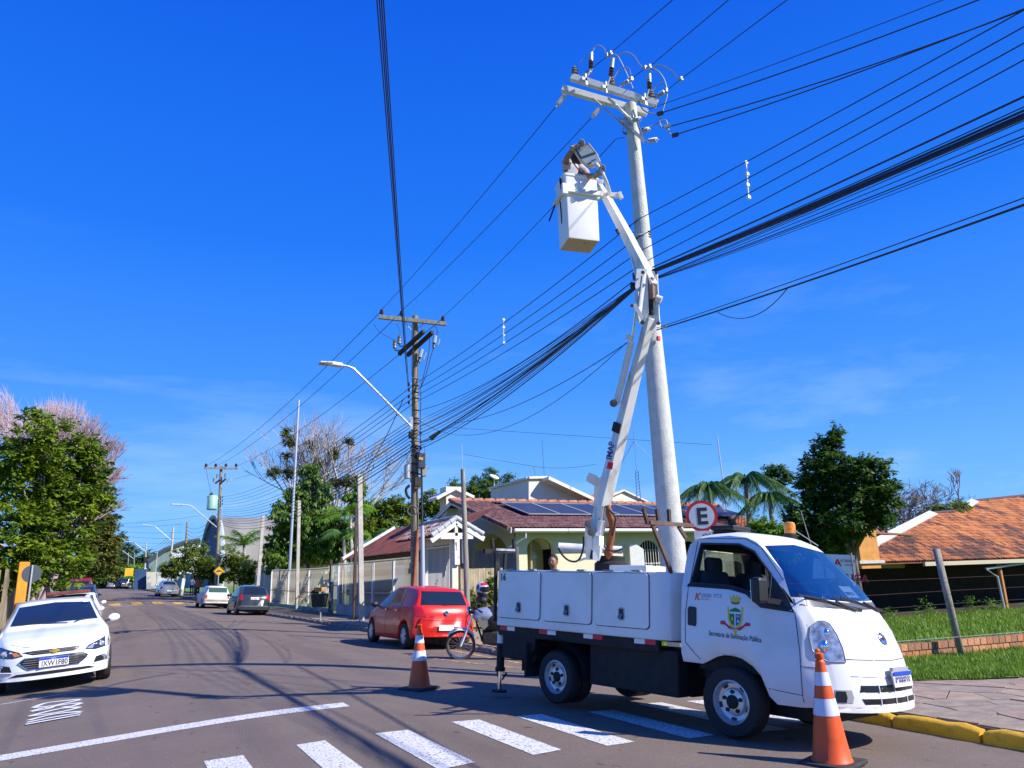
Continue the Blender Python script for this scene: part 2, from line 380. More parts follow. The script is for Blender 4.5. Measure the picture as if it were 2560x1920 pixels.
def clip(poly, a, b):                          # keep the side of the bisector nearer to a
    mx_, my_ = (a[0] + b[0]) / 2, (a[1] + b[1]) / 2; nx, ny = a[0] - b[0], a[1] - b[1]; out = []
    for i in range(len(poly)):
        p, q = poly[i], poly[(i + 1) % len(poly)]; dp = (p[0] - mx_) * nx + (p[1] - my_) * ny; dq = (q[0] - mx_) * nx + (q[1] - my_) * ny
        if dp >= 0: out.append(p)
        if (dp >= 0) != (dq >= 0): t = dp / (dp - dq); out.append((lerp(p[0], q[0], t), lerp(p[1], q[1], t)))
    return out
def stones(x0, x1, y0, y1, s, parent, rr):
    seeds = []
    for i in range(int((x1 - x0) / s)):
        for j in range(int((y1 - y0) / s)):
            seeds.append((x0 + (i + rr.uniform(.05, .95)) * s, y0 + (j + rr.uniform(.05, .95)) * s))
    for a in seeds:
        p = [(x0, y0), (x1, y0), (x1, y1), (x0, y1)]
        for b in seeds:
            if b is not a and hypot(a[0] - b[0], a[1] - b[1]) < s * 3.2: p = clip(p, a, b)
            if len(p) < 3: break
        if len(p) < 3: continue
        cx = sum(q[0] for q in p) / len(p); cy = sum(q[1] for q in p) / len(p); sh = .965
        p = [(cx + (q[0] - cx) * sh - (.004 if q[0] > cx else -.004), cy + (q[1] - cy) * sh) for q in p]
        h = rr.uniform(.010, .022); tx, ty = rr.uniform(-.008, .008), rr.uniform(-.008, .008)
        MB().prism(p, lambda u, v, t: V((u + bend(v), v, G(v) + t + (tx * (u - cx) + ty * (v - cy)) * (t > 0))), -.02, h).build('paving_stone', rr.choice(stonem), parent)
rr = random.Random(4)
stones(7.74, 12.4, 3.0, 7.15, .52, pavcorner, rr)
stones(7.74, 9.6, 9.2, 34.0, .74, pav, rr)
yelk = mat('yellow_kerb_paint', (.72, .40, .015), .75, ns=9, col2=(.42, .24, .02), lo=.3, hi=.48, bump=.5)
grk = mat('grey_kerb_stone', (.22, .19, .155), .9, ns=7, na=.4, bump=.5)
def kerb(x, ya, yb, ln, m, w, rr2, side):
    par = D.objects.new('kerb', None); COL.objects.link(par); par['kind'] = 'structure'
    y = ya
    while y < yb:
        l = ln * rr2.uniform(.85, 1.15); mb = MB(); y1 = y + l - .035
        secs = []
        for k in range(6):
            yy = lerp(y, y1, k / 5); jx = rr2.uniform(-.014, .014); jz = rr2.uniform(-.012, .010) - (.03 if k in (0, 5) else 0); z0 = H(x + bend(yy), yy) - .12
            a, b = x + bend(yy) + jx, x + side * w + bend(yy); zt = G(yy) + .012 + jz
            secs.append([V((a, yy, z0)), V((a, yy, zt - .045)), V((a + side * .03, yy, zt - .008)), V((b - side * .03, yy, zt)), V((b, yy, z0))])
        ps = [p for s_ in secs for p in s_]; n = 5
        mb.add(ps, [(i * n + j, (i + 1) * n + j, (i + 1) * n + (j + 1) % n, i * n + (j + 1) % n) for i in range(5) for j in range(n)] + [(4, 3, 2, 1, 0), (25, 26, 27, 28, 29)])
        mb.build('kerb_stone', m, par, ang=50, fix=True); y += l
    return par
rk = random.Random(2)
kerb(7.57, 2.2, 8.9, .86, yelk, .15, rk, 1)
kerb(7.57, 9.0, 46, 1.0, grk, .14, rk, 1)
kerb(-2.33, 6.0, 46, 1.0, grk, .14, rk, -1)
for xx, sd in ((7.57, 1), (-2.33, -1)):
    gridmesh('kerb', [xx, xx + .001 * sd, xx + .14 * sd, xx + .141 * sd], [v for v in YS if v > 45], lambda x, y, xx=xx: V((x + bend(y), y, G(y) + (.015 if abs(x - xx) > .0005 and abs(x - xx) < .1405 else -.3))), grk, smooth=False)
# painted markings, a few millimetres above the asphalt
def worn(name, col, lo, hi, ns=46, under=(.18, .138, .108)):
    return mat(name, col, .8, ns=ns, col2=under, lo=lo, hi=hi, detail=9)
wpaint = worn('worn_white_road_paint', (.66, .66, .65), .40, .47); ypaint = worn('worn_yellow_road_paint', (.62, .38, .09), .44, .54, 9)
def paintgrid(name, fn, nu, nv, m, dz=.004, parent=None):
    mb = MB()
    def g(a, b):
        x, y = fn(a, b); return V((x, y, H(x, y) + dz))
    o = mb.grid(g, nu, nv).build(name, m, parent); o['kind'] = 'structure'; return o
def strip(name, pts, w, m, dz=.004):            # a painted line along ground points
    pts = [V((p[0], p[1], 0)) for p in pts]; L_ = []
    for a, b in zip(pts, pts[1:]):
        n = max(1, int((b - a).length / .35)); L_ += [a.lerp(b, i / n) for i in range(n)]
    L_.append(pts[-1]); mb = MB(); ps = []
    for i, p in enumerate(L_):
        t = (L_[min(i + 1, len(L_) - 1)] - L_[max(i - 1, 0)]).normalized(); s = V((-t.y, t.x, 0)) * w / 2
        for q in (p + s, p, p - s): ps.append(V((q.x, q.y, H(q.x, q.y) + dz)))
    mb.add(ps, [(i * 3 + k, i * 3 + k + 1, i * 3 + k + 4, i * 3 + k + 3) for i in range(len(L_) - 1) for k in range(2)])
    o = mb.build(name, m); o['kind'] = 'structure'; return o
S2 = 2560 / 2212
def sp2(x, y): return x * S2, y * S2
bars = [((440, 1645), (525, 1632)), ((640, 1610), (702, 1600)), ((810, 1585), (882, 1577)), ((975, 1560), (1035, 1555)), ((1115, 1548), (1170, 1543)), ((1270, 1538), (1325, 1534))]
for a, b in bars:
    A, B = atg(*sp2(*a)), atg(*sp2(*b))
    paintgrid('zebra_stripe', lambda u, v, A=A, B=B: (lerp(A.x, B.x, u), lerp(lerp(A.y, B.y, u), 6.08 + .05 * u, v)), 3, 10, wpaint)
for x0 in (5.95, 6.75): paintgrid('zebra_stripe', lambda u, v, x0=x0: (x0 + .4 * u, lerp(8.2, 6.1, v)), 3, 10, wpaint)
sl = [atg(-60, 1908), atg(0, 1896), atg(*sp2(380, 1573)), atg(*sp2(748, 1522))]
strip('stop_line', sl, .33, wpaint)
strip('parking_line', [atg(0, 1762), atg(196, 1729)], .06, wpaint)
bw = mat('white_road_lettering', (.72, .72, .70), .8, ns=14, na=.12)
def R6(x, y): return x * 420 / 2212, 1600 + y * 420 / 2212
letters = [[(440, 890), (640, 825), (1060, 783)], [(440, 892), (700, 868), (1060, 790)], [(412, 948), (640, 905), (700, 880), (880, 850), (1068, 832)], [(1068, 838), (940, 880), (820, 888)], [(412, 945), (560, 905), (640, 898)],
           [(388, 1010), (640, 945), (840, 905), (1050, 893)], [(388, 1012), (620, 985), (860, 945), (1050, 897)], [(372, 1070), (620, 1005), (860, 968), (1068, 955)], [(352, 1098), (700, 1030), (1066, 970)], [(333, 1126), (700, 1060), (1050, 998)]]
letters[0:0] = []
for k, st in enumerate(letters): strip('road_letter_stroke', smoothpoly([atg(*R6(*p)) for p in st], 5), .085, bw, .004 + .0012 * k)
for ya, yb in ((9.2, 17.5),):
    strip('yellow_line', [(7.22, ya), (7.16, yb)], .12, ypaint); strip('yellow_line', [(6.75, 12.6), (5.9, 15.0)], .1, ypaint)
    strip('yellow_line', [(7.1, 10.4), (6.75, 12.6)], .1, ypaint)
yb_ = atg(380, 1503).y
def HB(x, y): return H(x, y) + .09 * exp(-((y - yb_) / .8) ** 2) + .004
xb = bend(yb_)
gridmesh('speed_hump', rng(RX0 + .2 + xb, RX1 - .2 + xb, .8), rng(yb_ - 2.2, yb_ + 2.2, .4), lambda x, y: V((x, y, HB(x, y))), am)
for i in range(7):
    x0 = RX0 + .6 + xb + i * 1.36
    gridmesh('hump_marking', [x0, x0 + .35, x0 + .7], rng(yb_ - 2.0, yb_ + 1.9, .4), lambda x, y: V((x - .25 * (y - yb_) * .5, y, HB(x, y) + .006)), mat('yellow_hump_paint', (.62, .36, .06), .8, ns=5, na=.3))
strip('hump_edge_line', [(RX0 + .3 + xb, yb_ - 2.6), (RX1 - .3 + xb, yb_ - 2.6)], .22, wpaint)
# ------------------------------------------------------------------ grass
bladem = leafmat('grass_blades', (.10, .20, .015), (.24, .38, .035), ns=2.5, trans=.3)
def blades(name, n, area, h, w, label=None, m=None):
    r = random.Random(n); mb = MB()
    for _ in range(n):
        p = area(r); a = r.uniform(0, 2 * pi); hh = h * r.uniform(.5, 1.3); ww = w * r.uniform(.7, 1.3); l = V((r.uniform(-.5, .5), r.uniform(-.5, .5), 1)) * hh; s = V((cos(a), sin(a), 0)) * ww
        i = len(mb.v); mb.v += [tuple(p - s), tuple(p + s), tuple(p + l)]; mb.f.append((i, i + 1, i + 2)); mb.m.append(0)
    o = mb.build(name, m or bladem); return tag(o, label, 'grass', kind='stuff')
ge = [atz(*sp2(1965, 1475), 0), atz(*sp2(2212, 1467), 0)]            # lower edge of the grass strip
wl = [atz(*sp2(1955, 1428), 0), atz(*sp2(2212, 1404), 0)]            # foot of the low brick wall
wdir = (wl[1] - wl[0]).normalized(); w0 = wl[0] - wdir * 2.6; wlen = 15.0
def wally(x): return w0.y + (x - w0.x) * wdir.y / wdir.x
def gey(x): return lerp(ge[0].y, ge[1].y, (x - ge[0].x) / (ge[1].x - ge[0].x))
gs = mat('verge_grass_earth', (.11, .19, .03), .95, ns=6, na=.4)
mb = MB(); mb.grid(lambda u, v: V((8.6 + 14 * u, lerp(gey(8.6 + 14 * u), wally(8.6 + 14 * u) + .1, v), .030 + .02 * sin(v * pi) + .006 * sin(40 * u))), 20, 4); o = mb.build('grass_verge', gs, smooth=True); o['kind'] = 'structure'
def area1(r):
    x = r.uniform(8.6, 17); y = lerp(gey(x) - .03 + .05 * sin(x * 7), wally(x) - .02, r.random()); return V((x, y, .03))
blades('grass', 26000, area1, .075, .011, 'short bright green grass on the strip in front of the brick wall')
def area2(r):
    while True:
        x = r.uniform(9.9, 42); y = 8.9 + (r.random() ** 1.5) * 17
        if y > wally(x) + .15 and x > 9.9 + (y - 9) * .1: return V((x, y, T(x, y)))
blades('grass', 45000, area2, .13, .022, 'taller green lawn sloping down to the dark verandah of the tiled house')
# low brick wall
def brickwall():
    root = empty('brick_wall', 'knee high retaining wall of two courses of orange bricks beside the lawn', 'wall', (w0.x, w0.y, 0))
    r = random.Random(3); nrm = V((-wdir.y, wdir.x, 0)); rot = Matrix((wdir, nrm, V((0, 0, 1)))).transposed()
    box('mortar', wdir * wlen / 2 + V((0, 0, .085)) + nrm * .062, (wlen, .10, .29), mat('wall_mortar', (.22, .17, .12), .95, ns=9, na=.35), root, rot)
    bm_ = [mat('orange_brick_%d' % i, c, .85, ns=7, na=.3, bump=.4, bs=40) for i, c in enumerate(((.50, .20, .085), (.42, .17, .08), (.55, .26, .13), (.33, .16, .09)))]
    proto = MB().box((0, 0, 0), (.140, .12, .108)).mesh('brick')
    mats2 = []
    for m in bm_:
        q = proto.copy(); q.materials.append(m); mats2.append(q)
    k = 0
    for row in range(2):
        x = row * .07; 
        while x < wlen - .15:
            o = link(D.objects.new('brick', r.choice(mats2)), root); o.matrix_local = Matrix.Translation(wdir * (x + .075) + nrm * (.05 + r.uniform(-.006, .006)) + V((0, 0, .085 + row * .125))) @ rot.to_4x4() @ Matrix.Rotation(r.uniform(-.02, .02), 4, 'Y')
            x += .155; k += 1
brickwall()
# wire fence along the wall: leaning post, straight steel wires
def wfence():
    root = empty('wire_fence', 'low fence of five thin steel wires strung from a leaning wooden post', 'fence', (w0.x, w0.y, 0))
    pb = atz(*sp2(2078, 1420), 0.02); root.location = pb
    tp = atd(*sp2(2022, 1186), hypot(pb.x, pb.y) + .1)
    MB().tube([V((0, 0, 0)), (tp - pb) * .5, tp - pb], [.055, .06, .062], 7).build('post', greywood, root, smooth=True)
    for i, zz in enumerate((.33, .62, .86, 1.08, 1.30)):
        mb = MB(); mb.tube([wdir * t + V((0, -.02, zz + .012 * sin(t * 2 + i))) for t in (-4.5, -2, 0, 3, 7, 11)], .003 if i else .005, 4)
        mb.build('wire', rust if i else steel, root)
    return root
wfence()
# ------------------------------------------------------------------ cars (one builder; each car has its own outline and parts)
def tyre_wheel(parent, c, r, w, side, rim, style='five', rr_=.64, name='wheel', axis=V((0, 1, 0))):
    """wheel with a tyre, a rim dish and spokes; side = which way it faces along y"""
    root = D.objects.new(name, None); link(root, parent); root.location = c
    R_ = r * rr_; s = side
    MB().lathe([(R_ * .98, -w * .5), (r * .93, -w * .5), (r, -w * .36), (r, w * .36), (r * .93, w * .5), (R_ * .98, w * .5), (R_ * .93, w * .35), (R_ * .93, -w * .35)], ax=(0, 1, 0), n=28, caps=False).build('tyre', rubber, root, ang=45, fix=True)
    mb = MB()
    if style == 'truck':
        mb.lathe([(R_ * .99, s * w * .44), (R_ * .90, s * w * .47), (R_ * .86, s * w * .30), (R_ * .80, s * w * .16), (R_ * .62, s * w * .12), (R_ * .55, s * w * .26), (R_ * .34, s * w * .30), (R_ * .30, s * w * .30)], ax=(0, s * 1e-9 + 1, 0), n=28, caps=False)
        mb.build('rim', rimsilver, root, ang=35)
        hb = MB(); hb.lathe([(R_ * .31, s * w * .26), (R_ * .31, s * w * .34), (R_ * .22, s * w * .42), (.004, s * w * .43)], ax=(0, 1, 0), n=14, caps=False)
        hb.build('hub', chassis, root, ang=40)
        nb = MB()
        for k in range(5):
            a = 2 * pi * k / 5 + .3; nb.tube([V((cos(a) * R_ * .44, s * w * .26, sin(a) * R_ * .44)), V((cos(a) * R_ * .44, s * w * .37, sin(a) * R_ * .44))], .019, 6)
        nb.build('wheel_nut', chassis, root)
        hb = MB()
        for k in range(5):
            a = 2 * pi * k / 5 + .9
            hb.add([V((cos(a + da) * rd * R_, s * w * .185, sin(a + da) * rd * R_)) for rd, da in ((.80, -.16), (.80, .16), (.68, .19), (.68, -.19))], [(0, 1, 2, 3)])
        hb.build('rim_slot', black_pl, root)
    else:
        mb.lathe([(R_ * .99, s * w * .46), (R_ * .92, s * w * .48), (R_ * .88, s * w * .30)], ax=(0, 1, 0), n=28, caps=False)
        n = {'five': 5, 'seven': 7}.get(style, 8)
        for k in range(n):
            a = 2 * pi * k / n; u = V((cos(a), 0, sin(a))); t = V((-sin(a), 0, cos(a)))
            for sg in (-1, 1):
                p0 = u * R_ * .18 + t * sg * R_ * .03; p1 = u * R_ * .92 + t * sg * R_ * .15
                mb.bar(p0 + V((0, s * w * .44, 0)), p1 + V((0, s * w * .44, 0)), .022, R_ * .10, V((0, 1, 0)))
        mb.lathe([(R_ * .24, s * w * .42), (R_ * .22, s * w * .52), (.003, s * w * .53)], ax=(0, 1, 0), n=14, caps=False)
        mb.build('rim', rim, root, ang=40)
        MB().lathe([(R_ * .95, s * w * .22), (.01, s * w * .2)], ax=(0, 1, 0), n=24, caps=False).build('brake_disc', mat('brake_shadow', (.03, .03, .03), .7), root)
    return root
def car_body(sp, nring=4):
    """one closed smooth shell from the outline tables in sp"""
    L_, Wd = sp['L'], sp['W'] / 2; xs = []; x = -L_ / 2
    brk = sorted(set([p[0] for p in sp['top']] + [-L_ / 2, L_ / 2]))
    for a, b in zip(brk, brk[1:]):
        n = max(1, int((b - a) / .07)); xs += [a + (b - a) * i / n for i in range(n)]
    xs.append(L_ / 2); ra = sp['wr'] + .055
    rows = []
    for x in xs:
        zt = interp(sp['top'], x); zb = min(interp(sp['belt'], x), zt - .01); z0 = interp(sp['bot'], x)
        w = Wd * interp(sp['plan'], x); wr_ = sp['roofw'] / 2; k = min(1, max(0, (zt - zb) / sp['cab']))
        for ax_ in (sp['xf'], sp['xr']):
            d = abs(x - ax_)
            if d < ra: z0 = max(z0, sp['wr'] + sqrt(max(0, ra * ra - d * d)) * .97)
        z0 = min(z0, zb - .04)
        yr = lerp(w * .90, wr_ * interp(sp['plan'], x), k); zr = zt - .045 * k - .018
        zr = max(zr, zb + .002); ring = [(0, z0 + .05), (w * .80, z0 + .03), (w * .955, z0)]
        for t in (.12, .3, .5, .7, .86, 1):
            z = lerp(z0, zb, t); ty = (z - .15) / max(.2, zb - .15); ring.append((w * (1 - .05 * max(0, .35 - ty) - .045 * max(0, ty - .6) / .4 + sp.get('crease', .0) * exp(-((ty - .8) / .06) ** 2)), z))
        y1 = ring[-1][0]
        for t in (.10, .5, .9, 1): ring.append((lerp(y1 - .012 * k, yr, t), lerp(zb + .006, zr, t)))
        for a in (.30, .55, .78, 1.0): q = a * pi / 2; ring.append((yr * cos(q) ** .75 if a < 1 else 0, lerp(zr, zt, sin(q) ** .9)))
        rows.append((x, ring))
    def bulge(x, y):
        f = sst(L_ / 2 - sp.get('fl', .8), L_ / 2, x); g = sst(-L_ / 2 + sp.get('rl', .6), -L_ / 2, x); t = abs(y) / Wd
        return -sp.get('fb', .22) * f * t ** 2.6 + sp.get('rb', .14) * g * t ** 3
    mb = MB(); n = len(rows[0][1]); R2 = 2 * n - 2; ps = []
    for x, ring in rows:
        full = [(y, z) for y, z in ring] + [(-y, z) for y, z in ring[-2:0:-1]]
        for y, z in full: ps.append(V((x + bulge(x, y), y, z)))
    m = len(full); fs = [(i * m + j, i * m + (j + 1) % m, (i + 1) * m + (j + 1) % m, (i + 1) * m + j) for i in range(len(rows) - 1) for j in range(m)]
    mb.add(ps, fs)
    for idx, fl in ((0, 1), (len(rows) - 1, -1)):     # flat closing faces, gridded
        x, ring = rows[idx]; K = 10; g = []
        for y, z in ring:
            for k in range(K + 1): yy = lerp(-y, y, k / K); g.append(V((x + bulge(x, yy), yy, z)))
        mb.add(g, [(i * (K + 1) + k, i * (K + 1) + k + 1, (i + 1) * (K + 1) + k + 1, (i + 1) * (K + 1) + k) for i in range(len(ring) - 1) for k in range(K)])
    return mb
lampred = mat('red_lamp_glass', (.42, .008, .012), .15, coat=.6); lamporange = mat('amber_lamp_glass', (.75, .22, .02), .2, coat=.5)
lampclear = mat('clear_headlamp', (.50, .53, .58), .08, .55, ns=14, na=.6, coat=.7); lampdark = mat('dark_headlamp', (.05, .06, .08), .1, .3, coat=.8)
platew = mat('white_plate', (.80, .80, .80), .4); plateb = mat('plate_blue', (.01, .06, .50), .4); ink = mat('black_lettering', (.012, .012, .014), .5)
def car(name, label, cat, loc, yaw, sp, paint, group=None, roll=0, pitch=0):
    root = empty(name, label, cat, loc, 0, group); root.rotation_euler = Euler((roll, pitch, yaw))
    body = car_body(sp).build('body', paint, root, ang=38, fix=True)
    bvh = bvh_of([body]); side = {s: hitmap(bvh, 1, s) for s in (-1, 1)}; fr = hitmap(bvh, 0, 1, 5); re = hitmap(bvh, 0, -1, 5); tp = hitmap(bvh, 2, 1, 4)
    MB().box((0, 0, .33), (sp['L'] * .86, sp['W'] * .80, .26)).build('underbody_block', chassis, root)
    for s in (-1, 1):
        for nm, poly in sp['sidewin']: patch(nm, poly, side[s], darkglass, root, .004, .006, .08)
        for ax_ in (sp['xf'], sp['xr']): tyre_wheel(root, (ax_, s * (sp['W'] / 2 - sp.get('tw', .19) / 2 - .015), sp['wr']), sp['wr'], sp.get('tw', .19), s, sp.get('rimm', rimsilver), sp.get('style', 'seven'))
        if 'mirror' in sp:
            mx_, mz_ = sp['mirror'][:2]; mm_ = sp.get('mirrorm', paint); mr_ = MB(); mr_.sphere((mx_, s * (sp['W'] / 2 + .075), mz_), .1, 12, None, (.6, 1.05, .72)); mo = mr_.build('mirror', mm_, root, smooth=True)
            MB().bar(V((mx_ + .02, s * (sp['W'] / 2 - .07), mz_ - .05)), V((mx_, s * (sp['W'] / 2 + .05), mz_ - .03)), .05, .03).build('mirror_arm', black_pl, mo)
    for nm, poly, m, where in sp['patches']:
        f = {'f': fr, 'r': re, 't': tp, 'l': side[1], 'k': side[-1]}[where]
        patch(nm, poly, f, m, root, .012 if 'wind' in nm else .006, .016 if 'wind' in nm else .009, .05)
    for ln in sp.get('seams', []):               # thin dark panel gaps on the sides
        for s in (-1, 1):
            pts = smoothpoly(ln, 3) if False else []
            q = []
            for a, b in zip(ln, ln[1:]):
                k = max(1, int(hypot(b[0] - a[0], b[1] - a[1]) / .06)); q += [(lerp(a[0], b[0], i / k), lerp(a[1], b[1], i / k)) for i in range(k)]
            q.append(ln[-1]); MB().tube([side[s](u, v, .000) for u, v in q], .0035, 4).build('door_seam', black_pl, root)
        
    return root, dict(f=fr, r=re, s=side, t=tp, body=body)
def sym(poly): return [(-a, b) for a, b in poly]
def rect(y0, y1, z0, z1): return [(y0, z0), (y1, z0), (y1, z1), (y0, z1)]
hatch = dict(L=3.90, W=1.66, roofw=1.16, cab=.46, wr=.295, xf=1.18, xr=-1.29, fl=.9, rl=.35, fb=.24, rb=.16, crease=.012,
    top=[(-1.95, .50), (-1.94, .80), (-1.90, .93), (-1.84, .99), (-1.62, 1.30), (-1.50, 1.405), (-1.35, 1.43), (-.7, 1.465), (-.1, 1.455), (.30, 1.36), (.62, 1.16), (.95, .965), (1.1, .93), (1.6, .83), (1.82, .72), (1.92, .56), (1.95, .45)],
    belt=[(-1.95, .50), (-1.88, .93), (-1.2, .95), (0, .92), (.9, .88), (1.5, .79), (1.85, .62), (1.95, .42)],
    bot=[(-1.95, .30), (-1.7, .24), (-1, .19), (1, .19), (1.7, .22), (1.95, .28)], plan=[(-1.95, .955), (-1.6, .99), (-.8, 1), (.8, 1), (1.5, .975), (1.95, .86)],
    sidewin=[('side_window', [(-.92, .97), (.00, .945), (.02, 1.36), (-.45, 1.395), (-.86, 1.37)]), ('side_window', [(.09, .94), (.80, .925), (.72, 1.0), (.40, 1.22), (.20, 1.33), (.09, 1.355)])],
    seams=[[(.05, .28), (.05, .94)], [(-.98, .62), (-.95, .95)], [(.86, .30), (.88, .90)], [(-.98, .62), (-.85, .30)]], mirror=(.70, .98))
# --- the red hatchback
ra_ = atg(1009, 1622)
hsp = dict(hatch); hsp['mirrorm'] = black_pl; hsp['rimm'] = mat('pale_hubcap', (.62, .65, .68), .35, .4); hsp['style'] = 'seven'
hsp['patches'] = [('rear_window', [(-.60, 1.02), (.60, 1.02), (.52, 1.335), (-.52, 1.335)], darkglass, 'r'),
    ('tail_lamp', [(-.80, .76), (-.50, .74), (-.60, .98), (-.74, .99)], lampred, 'r'), ('tail_lamp', sym([(-.80, .76), (-.50, .74), (-.60, .98), (-.74, .99)]), lampred, 'r'),
    ('tail_lamp_side', [(-1.86, .77), (-1.70, .79), (-1.74, .96), (-1.83, .97)], lampred, 'l'), ('tail_lamp_side', [(-1.86, .77), (-1.70, .79), (-1.74, .96), (-1.83, .97)], lampred, 'k'),
    ('bumper_recess', [(-.42, .42), (.42, .42), (.30, .53), (-.30, .53)], mat('red_recess_shade', (.50, .016, .01), .35), 'r'), ('headlamp', [(.48, .70), (.74, .66), (.75, .80), (.58, .80)], lampclear, 'f'), ('headlamp', sym([(.48, .70), (.74, .66), (.75, .80), (.58, .80)]), lampclear, 'f')]  # bumper recess is a raised patch, its shade painted as darker red
redc, rf = car('hatchback_car', 'bright red hatchback parked with its rear to us beside the sagging power pole', 'car', (0, 0, 0), 0, hsp, red_car)
cx_, cy_ = 6.98, 19.05
redc.location = (cx_, cy_, H(cx_, cy_) - .0); redc.rotation_euler = Euler((radians(3.0), 0, radians(90.5)))
def placecar(root, x, y, yaw):                  # lay a car on the sloping street
    root.location = (x, y, 0); c, s = cos(yaw), sin(yaw)
    fz, bz = H(x + c * 1.2, y + s * 1.2), H(x - c * 1.2, y - s * 1.2); lz, kz = H(x - s * .7, y + c * .7), H(x + s * .7, y - c * .7)
    root.location.z = (fz + bz + lz + kz) / 4; root.rotation_euler = Euler((atan2(lz - kz, 1.4), -atan2(fz - bz, 2.4), yaw), 'XYZ')
placecar(redc, cx_, cy_, radians(91))
box('plate', (-1.985, 0, .505), (.015, .38, .13), platew, redc, bevel=.004)
mb = MB(); mb.lathe([(.052, 0), (.056, .008), (.046, .012)], c=(-1.955, 0, .84), ax=(-1, 0, .1), n=20); em_ = mb.build('emblem', chrome, redc, ang=40)
mb = MB()
for pts in ([(-.030, .865), (-.012, .815), (0, .845), (.012, .815), (.030, .865)], [(-.014, .877), (0, .852), (.014, .877)]):
    for a, b in zip(pts, pts[1:]): mb.bar(V((-1.972, a[0], a[1])), V((-1.972, b[0], b[1])), .006, .006, V((1, 0, 0)))
mb.build('letter_mark', mat('emblem_blue', (.02, .04, .10), .3), em_)
decal_text('badge', 'GOL', .055, .42, .735, rf['r'], chrome, redc, ux=-1)
MB().bar(V((-1.80, -.42, 1.055)), V((-1.845, .02, 1.035)), .018, .014).build('wiper', black_pl, redc)
mb = MB(); mb.tube([rf['r'](u, v, .002) for u, v in [(-.66, .71), (-.62, .99), (-.55, 1.02)]], .004, 4); mb.tube([rf['r'](u, v, .002) for u, v in [(.66, .71), (.62, .99), (.55, 1.02)]], .004, 4); mb.tube([rf['r'](lerp(-.66, .66, i / 12), .665 + .03 * abs(i / 6 - 1) ** 4, .002) for i in range(13)], .004, 4); mb.build('tailgate_seam', black_pl, redc)
MB().tube([V((-1.15, 0, 1.45)), V((-1.30, 0, 1.62))], .006, 5).build('aerial', black_pl, redc)
for xx in (0, -.78): MB().box((xx, .838, .87), (.16, .02, .035)).build('door_handle', mat('red_handle', (.52, .02, .012), .3, coat=.5), redc)
# --- the white sedan facing us
sed = dict(L=4.66, W=1.80, roofw=1.22, cab=.48, wr=.325, xf=1.42, xr=-1.28, tw=.21, fl=1.25, rl=.6, fb=.42, rb=.2, crease=.014,
    top=[(-2.33, .62), (-2.30, .98), (-2.1, 1.06), (-1.75, 1.11), (-1.1, 1.36), (-.6, 1.455), (-.1, 1.475), (.25, 1.44), (.75, 1.24), (1.15, 1.03), (1.25, .985), (1.6, .93), (1.95, .855), (2.15, .78), (2.26, .68), (2.32, .52), (2.33, .38)],
    belt=[(-2.33, .6), (-2.2, .94), (-1, .96), (.4, .92), (1.2, .89), (1.7, .83), (2.05, .74), (2.25, .56), (2.33, .34)],
    bot=[(-2.33, .32), (-2, .24), (-1, .18), (1, .18), (2, .19), (2.33, .22)], plan=[(-2.33, .93), (-1.7, .985), (-.8, 1), (1.0, 1), (1.8, .975), (2.33, .90)],
    sidewin=[('side_window', [(-1.25, 1.0), (-.30, .975), (-.32, 1.40), (-.75, 1.37)]), ('side_window', [(-.22, .97), (.85, .945), (.45, 1.22), (.12, 1.37), (-.22, 1.40)])],
    seams=[[(-.26, .3), (-.26, .97)], [(.95, .32), (.93, .9)]], mirror=(.72, 1.03))
GR = mat('grille_black', (.015, .016, .02), .35)
sed['patches'] = [('windshield', [(-.68, 1.055), (0, 1.06), (.68, 1.055), (.57, 1.36), (0, 1.40), (-.57, 1.36)], darkglass, 'f'),
    ('headlamp', [(.44, .60), (.60, .575), (.82, .60), (.87, .66), (.86, .80), (.70, .735), (.50, .665)], lampdark, 'f'), ('headlamp', sym([(.44, .60), (.60, .575), (.82, .60), (.87, .66), (.86, .80), (.70, .735), (.50, .665)]), lampdark, 'f'),
    ('upper_grille', [(-.46, .655), (-.30, .605), (.30, .605), (.46, .655), (.30, .672), (-.30, .672)], GR, 'f'),
    ('lower_grille', [(-.50, .50), (-.36, .385), (.36, .385), (.50, .50), (.42, .56), (-.42, .56)], GR, 'f'),
    ('fog_lamp_recess', [(.58, .36), (.84, .36), (.86, .50), (.62, .46)], GR, 'f'), ('fog_lamp_recess', sym([(.58, .36), (.84, .36), (.86, .50), (.62, .46)]), GR, 'f'),
    ('lower_intake', [(-.62, .285), (.62, .285), (.52, .325), (.2, .335), (-.2, .335), (-.52, .325)], GR, 'f')]
whc, wf = car('sedan_car', 'glossy white sedan parked facing us at the left kerb, plate IXW1F80', 'car', (0, 0, 0), 0, sed, white_car)
wfc = atg(150, 1700); placecar(whc, -.93, 17.45, radians(-86))
# grille bars, badge, plate, lamps, wipers
mb = MB()
for z in (.42, .455, .49, .525): mb.tube([wf['f'](lerp(-.44, .44, i / 10) * (1 - abs(z - .49) * 1.2), z, .012) for i in range(11)], .006, 4)
mb.build('grille_bar', chrome, whc)
mb = MB()
for z in (.625, .65): mb.tube([wf['f'](lerp(-.36, .36, i / 10), z + .012 * abs(i / 5 - 1) ** 2, .012) for i in range(11)], .006, 4)
mb.build('grille_bar', chrome, whc)
for pl in ([(-.50, .50), (-.36, .385), (.36, .385), (.50, .50), (.42, .56), (-.42, .56)],):
    q = []
    for a, b in zip(pl, pl[1:] + pl[:1]): q += [(lerp(a[0], b[0], i / 5), lerp(a[1], b[1], i / 5)) for i in range(5)]
    MB().tube([wf['f'](u, v, .008) for u, v in q], .011, 5, closed=True).build('grille_frame', chrome, whc, smooth=True)
